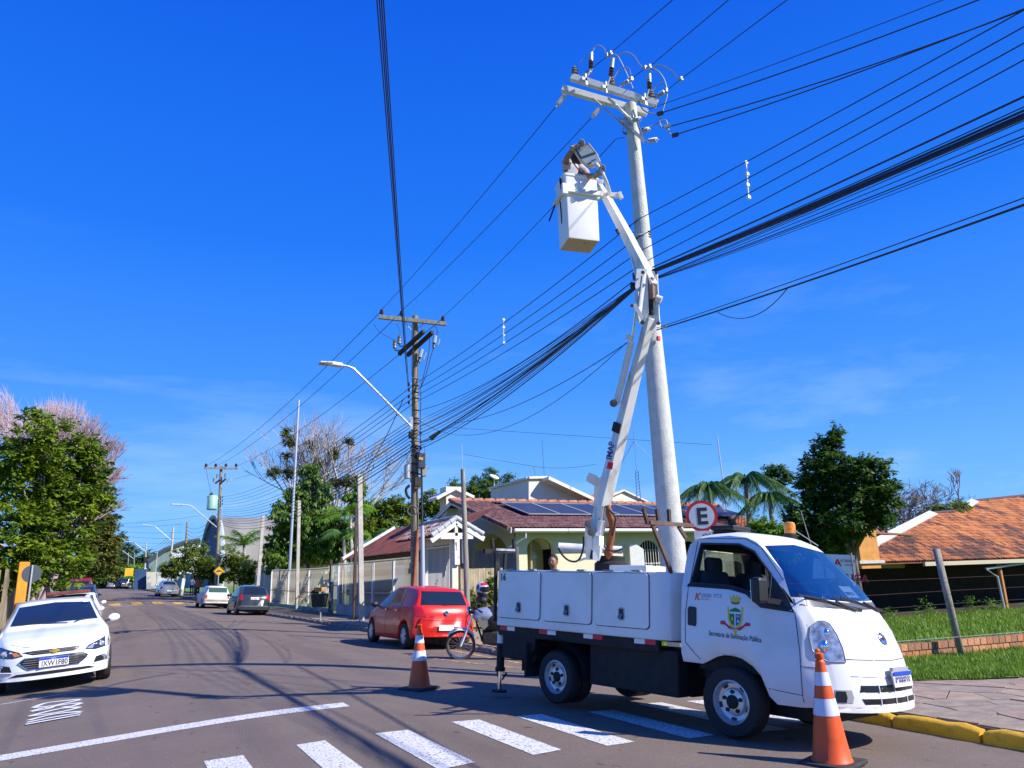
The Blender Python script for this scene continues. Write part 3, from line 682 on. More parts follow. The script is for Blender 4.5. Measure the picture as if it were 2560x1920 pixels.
bow = [(-.085, -.018), (-.075, .018), (-.035, .018), (-.035, .036), (.035, .036), (.035, .018), (.085, .018), (.075, -.018), (.035, -.018), (.035, -.036), (-.035, -.036), (-.035, -.018)]
patch('emblem', [(a * .9, .640 + b * .9) for a, b in bow], wf['f'], mat('gold_emblem', (.80, .50, .08), .2, .7), whc, .026, .018, .05, False)
for s in (-1, 1):
    f = [p for p in whc.children if p.name.startswith('headlamp')]
    MB().sphere(wf['f'](s * .70, .655, -.004), .052, 12, None, (.5, 1.2, .9)).build('projector', lampclear, whc, smooth=True)
    patch('day_lamp', [(s * .47, .612), (s * .56, .60), (s * .60, .66), (s * .54, .665)] if s > 0 else [(-.47, .612), (-.54, .665), (-.60, .66), (-.56, .60)], wf['f'], lamporange if s < 0 else lampclear, whc, .010, .004, .05)
    MB().lathe([(.045, 0), (.052, .012), (.034, .014), (.03, .004), (.001, .004)], c=wf['f'](s * .74, .425, .002), ax=(1, s * .45, 0), n=16).build('fog_lamp', lampclear, whc, ang=40)
    MB().tube([wf['f'](s * lerp(.58, .86, i / 5), lerp(.355, .375, i / 5) + (.02 if i == 5 else 0), .012) for i in range(6)], .010, 5).build('chrome_trim', white_car, whc)
    MB().tube([V((1.20, s * .05 + .25, 1.035)), V((1.12, s * .3 + .1, 1.062)), V((1.06, s * .62, 1.06))], .010, 5).build('wiper', black_pl, whc)
mb = MB(); mb.tube([wf['f'](lerp(-.62, .62, i / 14), .690 + .10 * abs(i / 7 - 1) ** 2, .001) for i in range(15)], .004, 4); mb.build('bonnet_seam', black_pl, whc)
Mp = basis4((2.372, .20, .435), (0, -1, 0), (0, 0, 1)).copy()
pl_ = box('plate', (2.362, 0, .475), (.014, .42, .145), platew, whc, bevel=.003)
box('plate_band', (2.3705, 0, .530), (.003, .414, .032), plateb, pl_)
def plate_text(parent, txt, x, z, sz=.112, y0=.175, sx=.86):
    return textobj('plate_letters', txt, sz, basis4((x, -y0, z), (0, 1, 0), (0, 0, 1)), ink, parent, bold=.0015, sx=sx, ext=.0008)
plate_text(pl_, 'IXW1F80', 2.370, .418, sz=.118, y0=.178, sx=.80)
textobj('plate_country', 'BRASIL', .024, basis4((2.373, -.04, .522), (0, 1, 0), (0, 0, 1)), platew, pl_, ext=.0005)
box('toll_tag', (.52, .50, 1.372), (.05, .09, .004), platew, whc, Euler((0, .5, 0)).to_matrix())
# --- rear views further up the street
minis = dict(hatch); minis.update(L=3.86, W=1.70, roofw=1.24, wr=.30, cab=.52,
    top=[(-1.93, .50), (-1.92, .86), (-1.86, .98), (-1.75, 1.10), (-1.50, 1.42), (-1.38, 1.48), (-.7, 1.53), (-.1, 1.51), (.35, 1.38), (.75, 1.17), (1.15, 1.0), (1.25, .96), (1.6, .86), (1.82, .72), (1.92, .55), (1.93, .45)])
minis['patches'] = [('rear_window', [(-.60, 1.06), (.60, 1.06), (.50, 1.42), (-.50, 1.42)], darkglass, 'r'), ('tail_lamp', [(-.80, .78), (-.58, .78), (-.62, 1.06), (-.74, 1.10)], lampred, 'r'), ('tail_lamp', sym([(-.80, .78), (-.58, .78), (-.62, 1.06), (-.74, 1.10)]), lampred, 'r'), ('plate', rect(-.21, .21, .80, .92), platew, 'r'), ('bumper_strip', rect(-.72, .72, .44, .50), mat('grey_bumper', (.12, .12, .13), .5), 'r')]
dk = mat('charcoal_car_paint', (.030, .040, .045), .25, coat=.8)
c1, f1 = car('hatchback_car', 'dark charcoal hatchback parked behind the old white estate car, seen from the rear', 'car', (0, 0, 0), 0, minis, dk, 'cars parked along the right kerb')
placecar(c1, 6.45, 43.9, radians(91.5)); decal_text('plate_letters', 'IXK 3J83', .10, .20, .825, f1['r'], ink, c1, ux=-1, sx=.85, off=.014)
est = dict(hatch); est.update(L=4.15, W=1.62, roofw=1.16, cab=.44, wr=.29, xf=1.25, xr=-1.2, rb=.03, rl=.3, crease=0, mirrorm=black_pl, style='seven',
    top=[(-2.07, .48), (-2.06, .90), (-2.03, .95), (-1.86, 1.30), (-1.80, 1.365), (-1.6, 1.385), (-.8, 1.40), (0, 1.385), (.32, 1.31), (.85, .96), (.95, .93), (1.7, .84), (2.0, .76), (2.06, .5), (2.07, .42)],
    belt=[(-2.07, .48), (-2.02, .90), (0, .90), (.9, .87), (1.8, .78), (2.07, .42)], bot=[(-2.07, .34), (-1.7, .26), (1.7, .24), (2.07, .30)], plan=[(-2.07, .96), (-1.6, .99), (0, 1), (1.6, .97), (2.07, .92)],
    sidewin=[('side_window', [(-1.8, .96), (-.72, .95), (-.72, 1.31), (-1.72, 1.30)]), ('side_window', [(-.62, .95), (.68, .93), (.25, 1.27), (-.62, 1.31)])], mirror=(.60, .98))
est['patches'] = [('rear_window', rect(-.56, .56, 1.0, 1.30), mat('greenish_window', (.05, .10, .09), .08), 'r'), ('tail_lamp', rect(-.79, -.62, .62, .84), mat('worn_orange_lamp', (.55, .06, .03), .3), 'r'), ('tail_lamp', rect(.62, .79, .62, .84), mat('worn_orange_lamp', (.55, .06, .03), .3), 'r'), ('plate', rect(-.22, .22, .70, .82), platew, 'r'), ('bumper', rect(-.76, .76, .44, .56), mat('worn_pale_bumper', (.35, .30, .25), .6, ns=5, na=.3), 'r')]
oldw = mat('faded_white_car_paint', (.66, .66, .60), .5, ns=3, na=.12)
c2, f2 = car('estate_car', 'old boxy white estate car with orange tail lamps, parked by the speed hump', 'car', (0, 0, 0), 0, est, oldw, 'cars parked along the right kerb')
placecar(c2, 5.75, 54.6, radians(92.5))
sd2 = dict(sed); sd2.update(L=4.25, W=1.70, roofw=1.15, wr=.29, xf=1.25, xr=-1.2, top=[(-2.12, .60), (-2.10, .95), (-1.9, 1.02), (-1.55, 1.05), (-.95, 1.36), (-.5, 1.44), (0, 1.45), (.3, 1.40), (.95, 1.05), (1.1, .97), (1.7, .86), (2.0, .74), (2.12, .5)],
    belt=[(-2.12, .58), (-2.0, .92), (-1, .94), (.4, .92), (1.2, .87), (1.8, .76), (2.12, .45)], bot=[(-2.12, .30), (-1, .2), (1, .2), (2.12, .26)], plan=[(-2.12, .94), (-1, 1), (1, 1), (2.12, .9)], mirror=(.65, 1.0),
    sidewin=[('side_window', [(-1.15, .98), (-.28, .97), (-.30, 1.37), (-.68, 1.33)]), ('side_window', [(-.2, .97), (.75, .95), (.35, 1.25), (-.2, 1.37)])])
sd2['patches'] = [('rear_window', [(-.56, 1.10), (.56, 1.10), (.46, 1.36), (-.46, 1.36)], darkglass, 'r'), ('tail_lamp', [(-.82, .72), (-.58, .74), (-.60, .92), (-.80, .95)], lampred, 'r'), ('tail_lamp', sym([(-.82, .72), (-.58, .74), (-.60, .92), (-.80, .95)]), lampred, 'r'), ('plate', rect(-.21, .21, .50, .62), platew, 'r')]
silv = mat('silver_car_paint', (.42, .45, .50), .22, .6, coat=.7)
c3, f3 = car('sedan_car', 'shiny silver sedan parked beyond the speed hump by the white trunk', 'car', (0, 0, 0), 0, sd2, silv, 'cars parked along the right kerb')
placecar(c3, 4.30, 79.0, radians(93)); 
suv = dict(hatch); suv.update(L=4.7, W=1.86, roofw=1.40, cab=.58, wr=.37, xf=1.4, xr=-1.4, top=[(-2.35, .60), (-2.34, 1.05), (-2.25, 1.15), (-2.05, 1.62), (-1.9, 1.72), (-1, 1.76), (0, 1.74), (.4, 1.62), (1.0, 1.22), (1.2, 1.12), (2.0, 1.02), (2.3, .8), (2.35, .5)],
    belt=[(-2.35, .6), (-2.25, 1.10), (0, 1.1), (1, 1.06), (2, .95), (2.35, .5)], bot=[(-2.35, .42), (-1, .28), (1, .28), (2.35, .36)], plan=[(-2.35, .95), (-1, 1), (1, 1), (2.35, .9)], mirror=(.85, 1.18),
    sidewin=[('side_window', [(-2.0, 1.16), (-.3, 1.14), (-.3, 1.62), (-1.9, 1.60)]), ('side_window', [(-.2, 1.14), (.95, 1.12), (.4, 1.55), (-.2, 1.62)])], seams=[])
suv['patches'] = [('rear_window', rect(-.66, .66, 1.22, 1.60), darkglass, 'r'), ('tail_lamp', rect(-.90, -.66, .95, 1.12), lampred, 'r'), ('tail_lamp', rect(.66, .90, .95, 1.12), lampred, 'r'), ('plate', rect(-.21, .21, .80, .92), platew, 'r'), ('bumper', rect(-.8, .8, .45, .6), mat('grey_bumper', (.12, .12, .13), .5), 'r')]
gry = mat('grey_brown_car_paint', (.12, .12, .115), .3, .4, coat=.6)
c4, _ = car('suv_car', 'tall grey brown four wheel drive car parked in front of the graffiti wall', 'car', (0, 0, 0), 0, suv, gry, 'cars parked along the right kerb')
p_ = atg(333, 1473); placecar(c4, p_.x + .2, p_.y + 2.0, radians(94))
suv2 = dict(suv); c5, _ = car('pickup_car', 'dark car just ahead of the tall grey brown car at the crest of the street', 'car', (0, 0, 0), 0, suv2, dk, 'cars parked along the right kerb')
placecar(c5, bend(138) + 5.9, 138, radians(94))
c6, _ = car('hatchback_car', 'small silver car farthest along the right kerb at the crest', 'car', (0, 0, 0), 0, dict(hatch, patches=hsp['patches'][:3] + [('plate', rect(-.2, .2, .6, .72), platew, 'r')]), silv, 'cars parked along the right kerb')
placecar(c6, bend(157) + 5.2, 157, radians(94))
c7, _ = car('hatchback_car', 'maroon car at the crest, left of the small silver car', 'car', (0, 0, 0), 0, dict(hatch, patches=hsp['patches'][:3]), mat('maroon_car_paint', (.12, .03, .035), .3, coat=.5), 'cars parked along the right kerb')
placecar(c7, bend(176) + 4.9, 176, radians(94))
# --- left row, facing us behind the white sedan
lf = [('windshield', [(-.60, 1.0), (.60, 1.0), (.50, 1.31), (-.50, 1.31)], darkglass, 'f'), ('headlamp', [(.48, .66), (.76, .66), (.76, .80), (.54, .78)], lampclear, 'f'), ('headlamp', sym([(.48, .66), (.76, .66), (.76, .80), (.54, .78)]), lampclear, 'f'), ('grille', rect(-.40, .40, .42, .60), GR, 'f'), ('plate', rect(-.2, .2, .40, .52), platew, 'f')]
suvf = dict(hatch); suvf.update(patches=lf)
c8, _ = car('hatchback_car', 'white car with a red brown load on its roof, parked right behind the white sedan', 'car', (0, 0, 0), 0, suvf, white_car, 'cars parked along the left kerb')
placecar(c8, -1.15 + bend(27), 27.5, radians(-90.5))
t = MB(); t.box((-.3, 0, 1.53), (1.5, 1.12, .10)); o = t.build('roof_board', mat('red_brown_board', (.17, .045, .035), .7, ns=4, na=.3), None, bevel=.02)
tag(o, 'flat red brown board lying on the roof of the parked white car', 'board'); o.matrix_world = Matrix.LocRotScale(c8.location, c8.rotation_euler, None)
c9, _ = car('sedan_car', 'white sedan third in the row at the left kerb, dark windscreen towards us', 'car', (0, 0, 0), 0, dict(sd2, patches=[('windshield', [(-.60, 1.05), (.60, 1.05), (.50, 1.33), (-.50, 1.33)], darkglass, 'f')] + lf[1:]), white_car, 'cars parked along the left kerb')
placecar(c9, -1.0 + bend(37), 37, radians(-91))
c10, _ = car('estate_car', 'dark blue roofed car fourth in the row at the left kerb', 'car', (0, 0, 0), 0, dict(suv, patches=[('windshield', rect(-.66, .66, 1.2, 1.58), darkglass, 'f')] + [(a, [(u, v + .1) for u, v in b], m_, w_) for a, b, m_, w_ in lf[1:]]), mat('navy_car_paint', (.02, .035, .10), .25, coat=.7), 'cars parked along the left kerb')
placecar(c10, -.95 + bend(48), 48, radians(-91))
vn = dict(suv); vn.update(L=4.6, top=[(-2.3, .6), (-2.29, 1.8), (-2.2, 1.98), (0, 2.02), (1.0, 1.98), (1.3, 1.86), (1.75, 1.25), (2.1, 1.05), (2.3, .6)], cab=.85, belt=[(-2.3, .6), (-2.2, 1.15), (1, 1.15), (1.8, 1.05), (2.3, .55)], sidewin=[('side_window', [(.4, 1.2), (1.5, 1.2), (1.2, 1.75), (.4, 1.8)])])
vn['patches'] = [('windshield', rect(-.68, .68, 1.25, 1.78), darkglass, 'f')] + [(a, [(u, v + .12) for u, v in b], m_, w_) for a, b, m_, w_ in lf[1:]]
c11, _ = car('van', 'dark red van farthest along the left kerb under the trees', 'van', (0, 0, 0), 0, vn, mat('dark_red_van_paint', (.22, .015, .02), .35, coat=.5), 'cars parked along the left kerb')
placecar(c11, bend(66) - .75, 66, radians(-91))
c12, _ = car('hatchback_car', 'small dark blue car driving towards us at the top of the street', 'car', (0, 0, 0), 0, dict(hatch, patches=lf), mat('blue_car_paint', (.02, .05, .22), .25, coat=.7))
p_ = atd(253, 1471, 172); placecar(c12, p_.x, p_.y, radians(-86))
# ------------------------------------------------------------------ the bucket truck
TRL = V((6.178, 6.092, -.039)); TRR = Euler((-.063, .031, -1.32)).to_matrix(); TRI = TRR.transposed()
truck = empty('bucket_truck', 'white city aerial bucket truck numbered 16 parked across the zebra crossing', 'truck', TRL); truck.rotation_euler = Euler((-.063, .031, -1.32))
def tl(p): return TRI @ (V(p) - TRL)             # world -> truck
def tpx(px, py, x): o = tl(EYE); d = TRI @ ray(px, py); return o + d * ((x - o.x) / d.x)
def tpy(px, py, y): o = tl(EYE); d = TRI @ ray(px, py); return o + d * ((y - o.y) / d.y)
def td(px, py, d): return tl(atd(px, py, d))
cs = dict(L=1.86, W=1.74, roofw=1.30, cab=.62, wr=.355, xf=-.335, xr=-99, fl=.62, rl=.12, fb=.40, rb=.04, crease=.006,
    top=[(-.93, 1.80), (-.90, 1.895), (-.82, 1.95), (-.65, 1.975), (-.40, 1.985), (-.20, 1.96), (-.09, 1.91), (-.01, 1.84), (.46, 1.33), (.54, 1.26), (.64, 1.185), (.76, 1.04), (.83, .90), (.87, .79), (.895, .68), (.92, .56), (.93, .42)],
    belt=[(-.93, 1.38), (.0, 1.33), (.35, 1.20), (.62, 1.06), (.80, .80), (.88, .6), (.93, .40)],
    bot=[(-.93, .645), (-.45, .645), (-.1, .36), (.4, .37), (.93, .385)], plan=[(-.93, .985), (-.6, 1), (.4, 1), (.7, .99), (.93, .95)])
cabm = car_body(cs); cabm.v = [(x + .335, y, z) for x, y, z in cabm.v]
def closed(mb, name, mats_):
    me = mb.mesh(name)
    for m in mats_: me.materials.append(m)
    bm = bmesh.new(); bm.from_mesh(me); bmesh.ops.remove_doubles(bm, verts=bm.verts, dist=1e-4); bmesh.ops.dissolve_degenerate(bm, edges=bm.edges, dist=1e-4)
    bmesh.ops.holes_fill(bm, edges=[e for e in bm.edges if e.is_boundary], sides=0); bmesh.ops.recalc_face_normals(bm, faces=bm.faces); bm.to_mesh(me); bm.free()
    o = D.objects.new(name, me); COL.objects.link(o); return o
darkint = mat('dark_cab_interior', (.022, .024, .028), .8)
cab = closed(cabm, 'cab', [white_paint, darkint])
cab0 = D.objects.new('cab0', cab.data.copy())
def cutter(poly, fn, a, b, mi=1):
    mb = MB(); mb.prism(poly, fn, a, b); o = closed(mb, 'cut', [white_paint, darkint])
    for p in o.data.polygons: p.material_index = mi
    return o
SW = [(-.455, 1.43), (-.40, 1.845), (.06, 1.83), (.235, 1.755), (.44, 1.53), (.45, 1.27), (.37, 1.245), (.22, 1.365), (.02, 1.41)]
WS = [(-.78, 1.325), (0, 1.30), (.78, 1.325), (.63, 1.815), (0, 1.865), (-.63, 1.815)]
def cavf(u, v, t): return V((u, t * (.80 if v < 1.35 else lerp(.80, .60, (v - 1.35) / .55)), v))
def apply_cuts(o, cuts):
    for c in cuts:
        b = o.modifiers.new('b', 'BOOLEAN'); b.operation = 'DIFFERENCE'; b.object = c; b.solver = 'FAST'
        dg = bpy.context.evaluated_depsgraph_get(); dg.update(); m_ = D.meshes.new_from_object(o.evaluated_get(dg)); o.modifiers.clear(); o.data = m_; D.objects.remove(c)
apply_cuts(cab, [cutter(SW, lambda u, v, t: V((u, t, v)), .3, 1.2), cutter(SW, lambda u, v, t: V((u, t, v)), -1.2, -.3), cutter(WS, lambda u, v, t: V((t, u, v)), .2, 1.6, 0), cutter(rect(-.52, .52, 1.45, 1.80), lambda u, v, t: V((t, u, v)), -1.2, -.45),
    cutter([(-.53, .78), (-.53, 1.88), (.08, 1.88), (.22, 1.78), (.66, 1.30), (.80, 1.08), (.80, .78)], cavf, -1, 1)])
me = cab.data; cab.parent = truck
me.polygons.foreach_set('use_smooth', [True] * len(me.polygons)); me.set_sharp_from_angle(angle=radians(34))
cb = bvh_of([cab0]); cf = hitmap(cb, 0, 1, 4); ck = hitmap(cb, 1, -1, 3); cl = hitmap(cb, 1, 1, 3); ct = hitmap(cb, 2, 1, 4)
def hit(px, py):
    o = tl(EYE); d = (TRI @ ray(px, py)).normalized(); h = cb.ray_cast(o, d); return h[0]
glass = glassmat('windscreen_glass', (.42, .50, .62), .24); glass2 = glassmat('side_glass', (.75, .80, .82), .05)
patch('windshield', [(a * 1.0, b) for a, b in WS], cf, glass, truck, -.004, .003, .08)
patch('side_glass', [(-x if False else x, z) for x, z in SW], cl, glass2, truck, -.01, .003, .1)
box('rear_glass', (-.565, 0, 1.62), (.004, 1.02, .34), glass2, truck)
def loop(poly, fn, r, m, name, off=.0, closed_=True, parent=truck, step=.05, n=4):
    q = []; pl = poly + ([poly[0]] if closed_ else [])
    for a, b in zip(pl, pl[1:]):
        k = max(1, int(hypot(b[0] - a[0], b[1] - a[1]) / step)); q += [(lerp(a[0], b[0], i / k), lerp(a[1], b[1], i / k)) for i in range(k)]
    if not closed_: q.append(pl[-1])
    return MB().tube([fn(u, v, off) for u, v in q], r, n, closed=closed_).build(name, m, parent)
for s, fn in ((-1, ck), (1, cl)):
    loop(SW, fn, .013, black_pl, 'window_seal')
    patch('mirror_panel', [(.36, 1.235), (.69, 1.205), (.60, 1.35), (.45, 1.52), (.445, 1.27)], fn, black_pl, truck, .006, .008, .06)
    patch('door_seal', [(-.50, 1.395), (.02, 1.375), (.20, 1.335), (.36, 1.215), (.70, 1.185), (.69, 1.21), (.37, 1.24), (.22, 1.36), (.02, 1.405), (-.49, 1.425)], fn, black_pl, truck, .004, .006, .06)
    loop([(-.45, 1.90), (-.47, 1.44), (-.505, 1.1), (-.50, .84), (-.33, .685)], fn, .0045, black_pl, 'door_seam', closed_=False)
    loop([(-.45, 1.90), (.12, 1.885), (.30, 1.80), (.56, 1.48)], fn, .0045, black_pl, 'door_seam', closed_=False)
    loop([(.705, 1.19), (.745, .85), (.75, .42)], fn, .0045, black_pl, 'door_seam', closed_=False)
    loop([(.37, .50), (.75, .475)], fn, .0035, black_pl, 'sill_seam', closed_=False)
    loop([(.75, .72), (.92, .715)], fn, .0035, black_pl, 'bumper_seam', closed_=False)
    hd = patch('door_handle', [(-.468, 1.01), (-.375, 1.0), (-.365, 1.03), (-.365, 1.17), (-.38, 1.19), (-.455, 1.195), (-.47, 1.17)], fn, black_pl, truck, .010, .012, .05)
    mr = MB(); mr.box((.45, s * .99, 1.375), (.10, .17, .24)); mo = mr.build('mirror', black_pl, truck, bevel=.03)
    MB().bar(V((.56, s * .80, 1.27)), V((.46, s * .93, 1.29)), .035, .05).build('mirror_arm', black_pl, mo)
    box('mirror_glass', (.397, s * .99, 1.375), (.003, .14, .20), chrome, mo)
# front face
hp = [(1400, 940), (1330, 990), (1322, 1075), (1345, 1190), (1400, 1255), (1480, 1290), (1636, 1297), (1610, 1180), (1560, 1060), (1500, 965), (1450, 938)]
hh = [hit(1640 + a * .28933, 1280 + b * .28933) for a, b in hp]; hh = [h for h in hh if h]
def sidefront(s):                                # lamps wrap round the corner: surface point along a slanted direction
    dr = V((-1, -s * -1 * .9, 0)).normalized()
    def fn(u, v, off):
        o = V((3.0, s * u, v)) + V((0, s * 1.8, 0)); h = cb.ray_cast(o, V((-1, -s * .9, 0)).normalized())
        return (h[0] + V((.75, s * .65, 0)) * off) if h[0] else cb.find_nearest(V((.9, s * .8, v)))[0]
    return fn
# parameter u of a hit = |y| + (3-x)*.9 - 1.8
for s in (-1, 1):
    pl = [(abs(h.y) + (3.0 - h.x) * .9 - 1.8, h.z) for h in hh]
    lp = patch('headlamp', pl, sidefront(s), lampclear, truck, .008, .012, .04)
    fn = sidefront(s); cu_ = sum(p[0] for p in pl) / len(pl)
    loop(pl, fn, .006, mat('lamp_surround', (.25, .27, .28), .4), 'lamp_surround', .008)
    for du, dz, rr_ in ((.02, -.05, .062), (-.03, .06, .05)): MB().sphere(fn(cu_ + du, .95 + dz, -.012), rr_, 14, None, (.7, .7, 1)).build('reflector', chrome, lp, smooth=True)
    MB().sphere(fn(cu_ + .10, .86, -.012), .035, 10).build('indicator', lamporange, lp, smooth=True)
patch('grille_slot', [(-.56, .53), (.56, .53), (.54, .585), (-.54, .585)], cf, black_g, truck, .004, .006)
patch('grille_slot', [(-.53, .43), (.53, .43), (.55, .475), (-.55, .475)], cf, black_g, truck, .004, .006)
for y in (-.36, -.12, .12, .36):
    for z0_, z1_ in ((.525, .59), (.425, .48)): MB().bar(cf(y, z0_, .006), cf(y, z1_, .006), .010, .010, V((1, 0, 0))).build('grille_rib', white_dirty, truck)
for s in (-1, 1):
    fn = sidefront(s); h0 = hit(1920 + 660 * .28933, 1440 + 1050 * .28933) or V((1, -.75, .5)); u0_ = abs(h0.y) + (3.0 - h0.x) * .9 - 1.8; z_ = h0.z
    patch('fog_recess', [(u0_ - .10, z_ - .045), (u0_ + .10, z_ - .045), (u0_ + .12, z_), (u0_ + .10, z_ + .06), (u0_ - .10, z_ + .06), (u0_ - .12, z_)], fn, mat('recess_grey', (.34, .35, .36), .5), truck, .004, .006, .05)
    patch('fog_lamp', [(u0_ - .02, z_ - .04), (u0_ + .09, z_ - .04), (u0_ + .105, z_), (u0_ + .09, z_ + .05), (u0_ - .02, z_ + .05), (u0_ - .035, z_)], fn, black_g, truck, .008, .006, .05)
loop([(-.62, .800), (-.3, .795), (0, .79), (.3, .795), (.62, .80)], cf, .004, black_pl, 'bonnet_seam', closed_=False)
loop([(-.60, .66), (-.2, .645), (.2, .645), (.60, .66)], cf, .0035, mat('seam_grey', (.3, .3, .3), .6), 'bumper_seam', closed_=False)
eb = cf(0, .975, .004); em = MB().lathe([(.056, -.006), (.060, .004), (.048, .010), (.044, .004)], c=eb, ax=(1, 0, .45), n=24).build('emblem', chrome, truck, ang=40)
MB().sphere(eb + V((.004, 0, 0)), .042, 12, None, (.25, 1, .9)).build('emblem_centre', mat('emblem_dark_red', (.12, .03, .05), .2, coat=.6), em, smooth=True)
pr = Euler((0, -.12, 0)).to_matrix(); pc = V((cf(0, .62, 0).x + .035, -.0, .635))
tp_ = box('plate', pc, (.014, .40, .135), platew, truck, pr, bevel=.003); box('plate_band', pc + V((.009, 0, .050)), (.003, .392, .030), plateb, tp_, pr)
textobj('plate_letters', 'IOB6B16', .108, basis4(pc + V((.0085, -.182, -.052)), (0, 1, 0), (.12, 0, 1)), mat('plate_letter_blue', (.10, .12, .35), .5), tp_, bold=.001, sx=.84, ext=.0008)
box('plate_holder', pc + V((-.014, -.01, .05)), (.03, .34, .10), mat('recess_grey', (.34, .35, .36), .5), truck, pr)
for s, y0 in ((-1, -.50), (1, .10)):
    pts = [cf(y0 + .42 * 1.0, 1.225, .03), cf(y0 + .18, 1.30, .03), cf(y0 - .22, 1.335, .025)]
    w_ = MB().tube([pts[0], pts[1] + V((.01, 0, 0))], .013, 6).build('wiper', black_pl, truck); MB().bar(pts[0] + V((0, .1, -.0)), pts[2], .012, .03).build('wiper_blade', black_pl, w_)
    MB().tube([cf(y0 + .40, 1.215, .03), cf(y0 + .02, 1.31, .028), cf(y0 - .35, 1.345, .02)], .007, 5).build('wiper_blade', black_pl, w_)
patch('cowl', [(-.80, 1.25), (0, 1.225), (.80, 1.25), (.78, 1.31), (0, 1.292), (-.78, 1.31)], cf, mat('cowl_grey', (.10, .11, .13), .4), truck, .005, .008)
MB().tube([V((.22, .70, 1.90)), V((-.15, .66, 2.16)), V((-.3, .64, 2.27))], .0045, 5).build('aerial', steel, truck)
MB().tube([V((.17, .78, 1.62)), V((.02, .74, 2.3))], .004, 5).build('aerial', steel, truck)
b_ = tpx(1640 + 1160 * .28933, 1280 + 215 * .28933, -.1)
bc = MB().lathe([(.075, 0), (.075, .06), (.060, .075)], c=(b_.x, b_.y, 1.97), n=18).build('beacon_base', black_pl, truck, ang=40)
MB().lathe([(.062, 0), (.064, .10), (.055, .125), (.02, .135)], c=(b_.x, b_.y, 2.045), n=18).build('beacon', mat('orange_beacon', (.85, .28, .01), .2, ns=20, na=.3, coat=.5), truck, ang=40)
MB().box((-.30, -.25, 2.03), (.30, .36, .05)).box((-.38, -.25, 2.00), (.12, .28, .06)).build('roof_tray', black_pl, truck, bevel=.015)
# cab inside
for s in (-1, 1):
    MB().box((-.28, s * .40, 1.12), (.42, .50, .16)).box((-.46, s * .40, 1.36), (.14, .48, .42)).box((-.44, s * .40, 1.63), (.10, .26, .17)).build('seat', mat('dark_seat_cloth', (.035, .045, .06), .9), truck, bevel=.04)
MB().box((.62, 0, 1.16), (.30, 1.5, .14)).build('dashboard', mat('dashboard_grey', (.06, .075, .10), .7), truck, bevel=.03)
mb = MB(); mb.tube([V((.42 + .10 * cos(a), .40 + .19 * sin(a), 1.36 + .16 * cos(a))) for a in [2 * pi * i / 20 for i in range(20)]], .014, 6, closed=True); mb.bar(V((.42, .22, 1.36)), V((.42, .58, 1.36)), .03, .02); mb.tube([V((.42, .40, 1.36)), V((.58, .40, 1.2))], .02, 6); mb.build('steering_wheel', black_pl, truck, smooth=True)
def onws(y, z): return cf(y, z, -.012)
pap = MB()
pq = [onws(.18, 1.345), onws(.46, 1.345), onws(.46, 1.455), onws(.18, 1.455)]; pap.add([p + V((-.01, 0, 0)) for p in pq], [(0, 1, 2, 3)]); pso = pap.build('notice_card', mat('card_white', (.8, .82, .85), .7), truck)
textobj('card_lettering', 'SERVICE', .052, basis4(onws(.20, 1.375) + V((.004, 0, 0)), (0, 1, 0), (-.75, 0, .66)), ink, pso, bold=.002, sx=.9, ext=.0004)
# door lettering and coat of arms (nearside door)
orange = mat('orange_print', (.80, .16, .03), .5); yel = mat('yellow_print', (.72, .60, .03), .5); grn = mat('green_print', (.01, .20, .05), .5); blu = mat('blue_print', (.03, .14, .42), .5); redp = mat('red_print', (.62, .02, .05), .5); whp = mat('white_print', (.8, .82, .84), .5)
decal_text('door_lettering', 'Secretaria de Iluminação Pública', .068, -.215, .925, ck, ink, truck, sx=.66, rot=-.045, bold=.0006)
decal_text('model_badge', 'K', .10, -.395, 1.262, ck, orange, truck, bold=.003, shear=.25, sx=1.0)
decal_text('model_badge', '2500 TCI', .052, -.318, 1.292, ck, steel, truck, bold=.0012, sx=1.25)
decal_text('model_badge', 'TURBO DIESEL', .020, -.315, 1.266, ck, redp, truck, sx=.8)
crest = D.objects.new('coat_of_arms', None); link(crest, truck)
def cp(name, poly, m, off, st=.03): return patch(name, [(.088 + a, b) for a, b in poly], ck, m, crest, off, .001, st, False)
cp('crest_frame', [(-.088, 1.21), (-.072, 1.21), (-.062, 1.12), (-.045, 1.055), (0, 1.015), (.045, 1.055), (.062, 1.12), (.072, 1.21), (.088, 1.21), (.082, 1.10), (.06, 1.03), (.02, .995), (.012, .965), (-.012, .965), (-.02, .995), (-.06, 1.03), (-.082, 1.10)], yel, .002)
cp('shield', [(-.064, 1.145), (-.06, 1.085), (-.035, 1.045), (0, 1.028), (0, 1.145)], grn, .003); cp('shield', [(0, 1.145), (0, 1.028), (.035, 1.045), (.06, 1.085), (.064, 1.145)], blu, .003)
cp('shield_top', [(-.066, 1.165), (.066, 1.165), (.05, 1.185), (0, 1.205), (-.05, 1.185)], grn, .003)
cp('shield_bar', [(-.064, 1.145), (.064, 1.145), (.064, 1.160), (-.064, 1.160)], whp, .004); cp('shield_bar', [(-.006, 1.03), (.006, 1.03), (.006, 1.15), (-.006, 1.15)], whp, .0045)
cp('charge', [(.018, 1.115), (.046, 1.115), (.046, 1.13), (.018, 1.13)], yel, .0045); cp('charge', [(.026, 1.065), (.040, 1.065), (.043, 1.08), (.033, 1.088), (.023, 1.08)], whp, .0045); cp('charge', [(-.038, 1.08), (-.028, 1.075), (-.020, 1.10), (-.030, 1.115), (-.042, 1.11)], yel, .0045)
cp('crown_base', [(-.05, 1.262), (0, 1.252), (.05, 1.262), (.045, 1.242), (0, 1.232), (-.045, 1.242)], mat('brown_print', (.25, .12, .03), .5), .003)
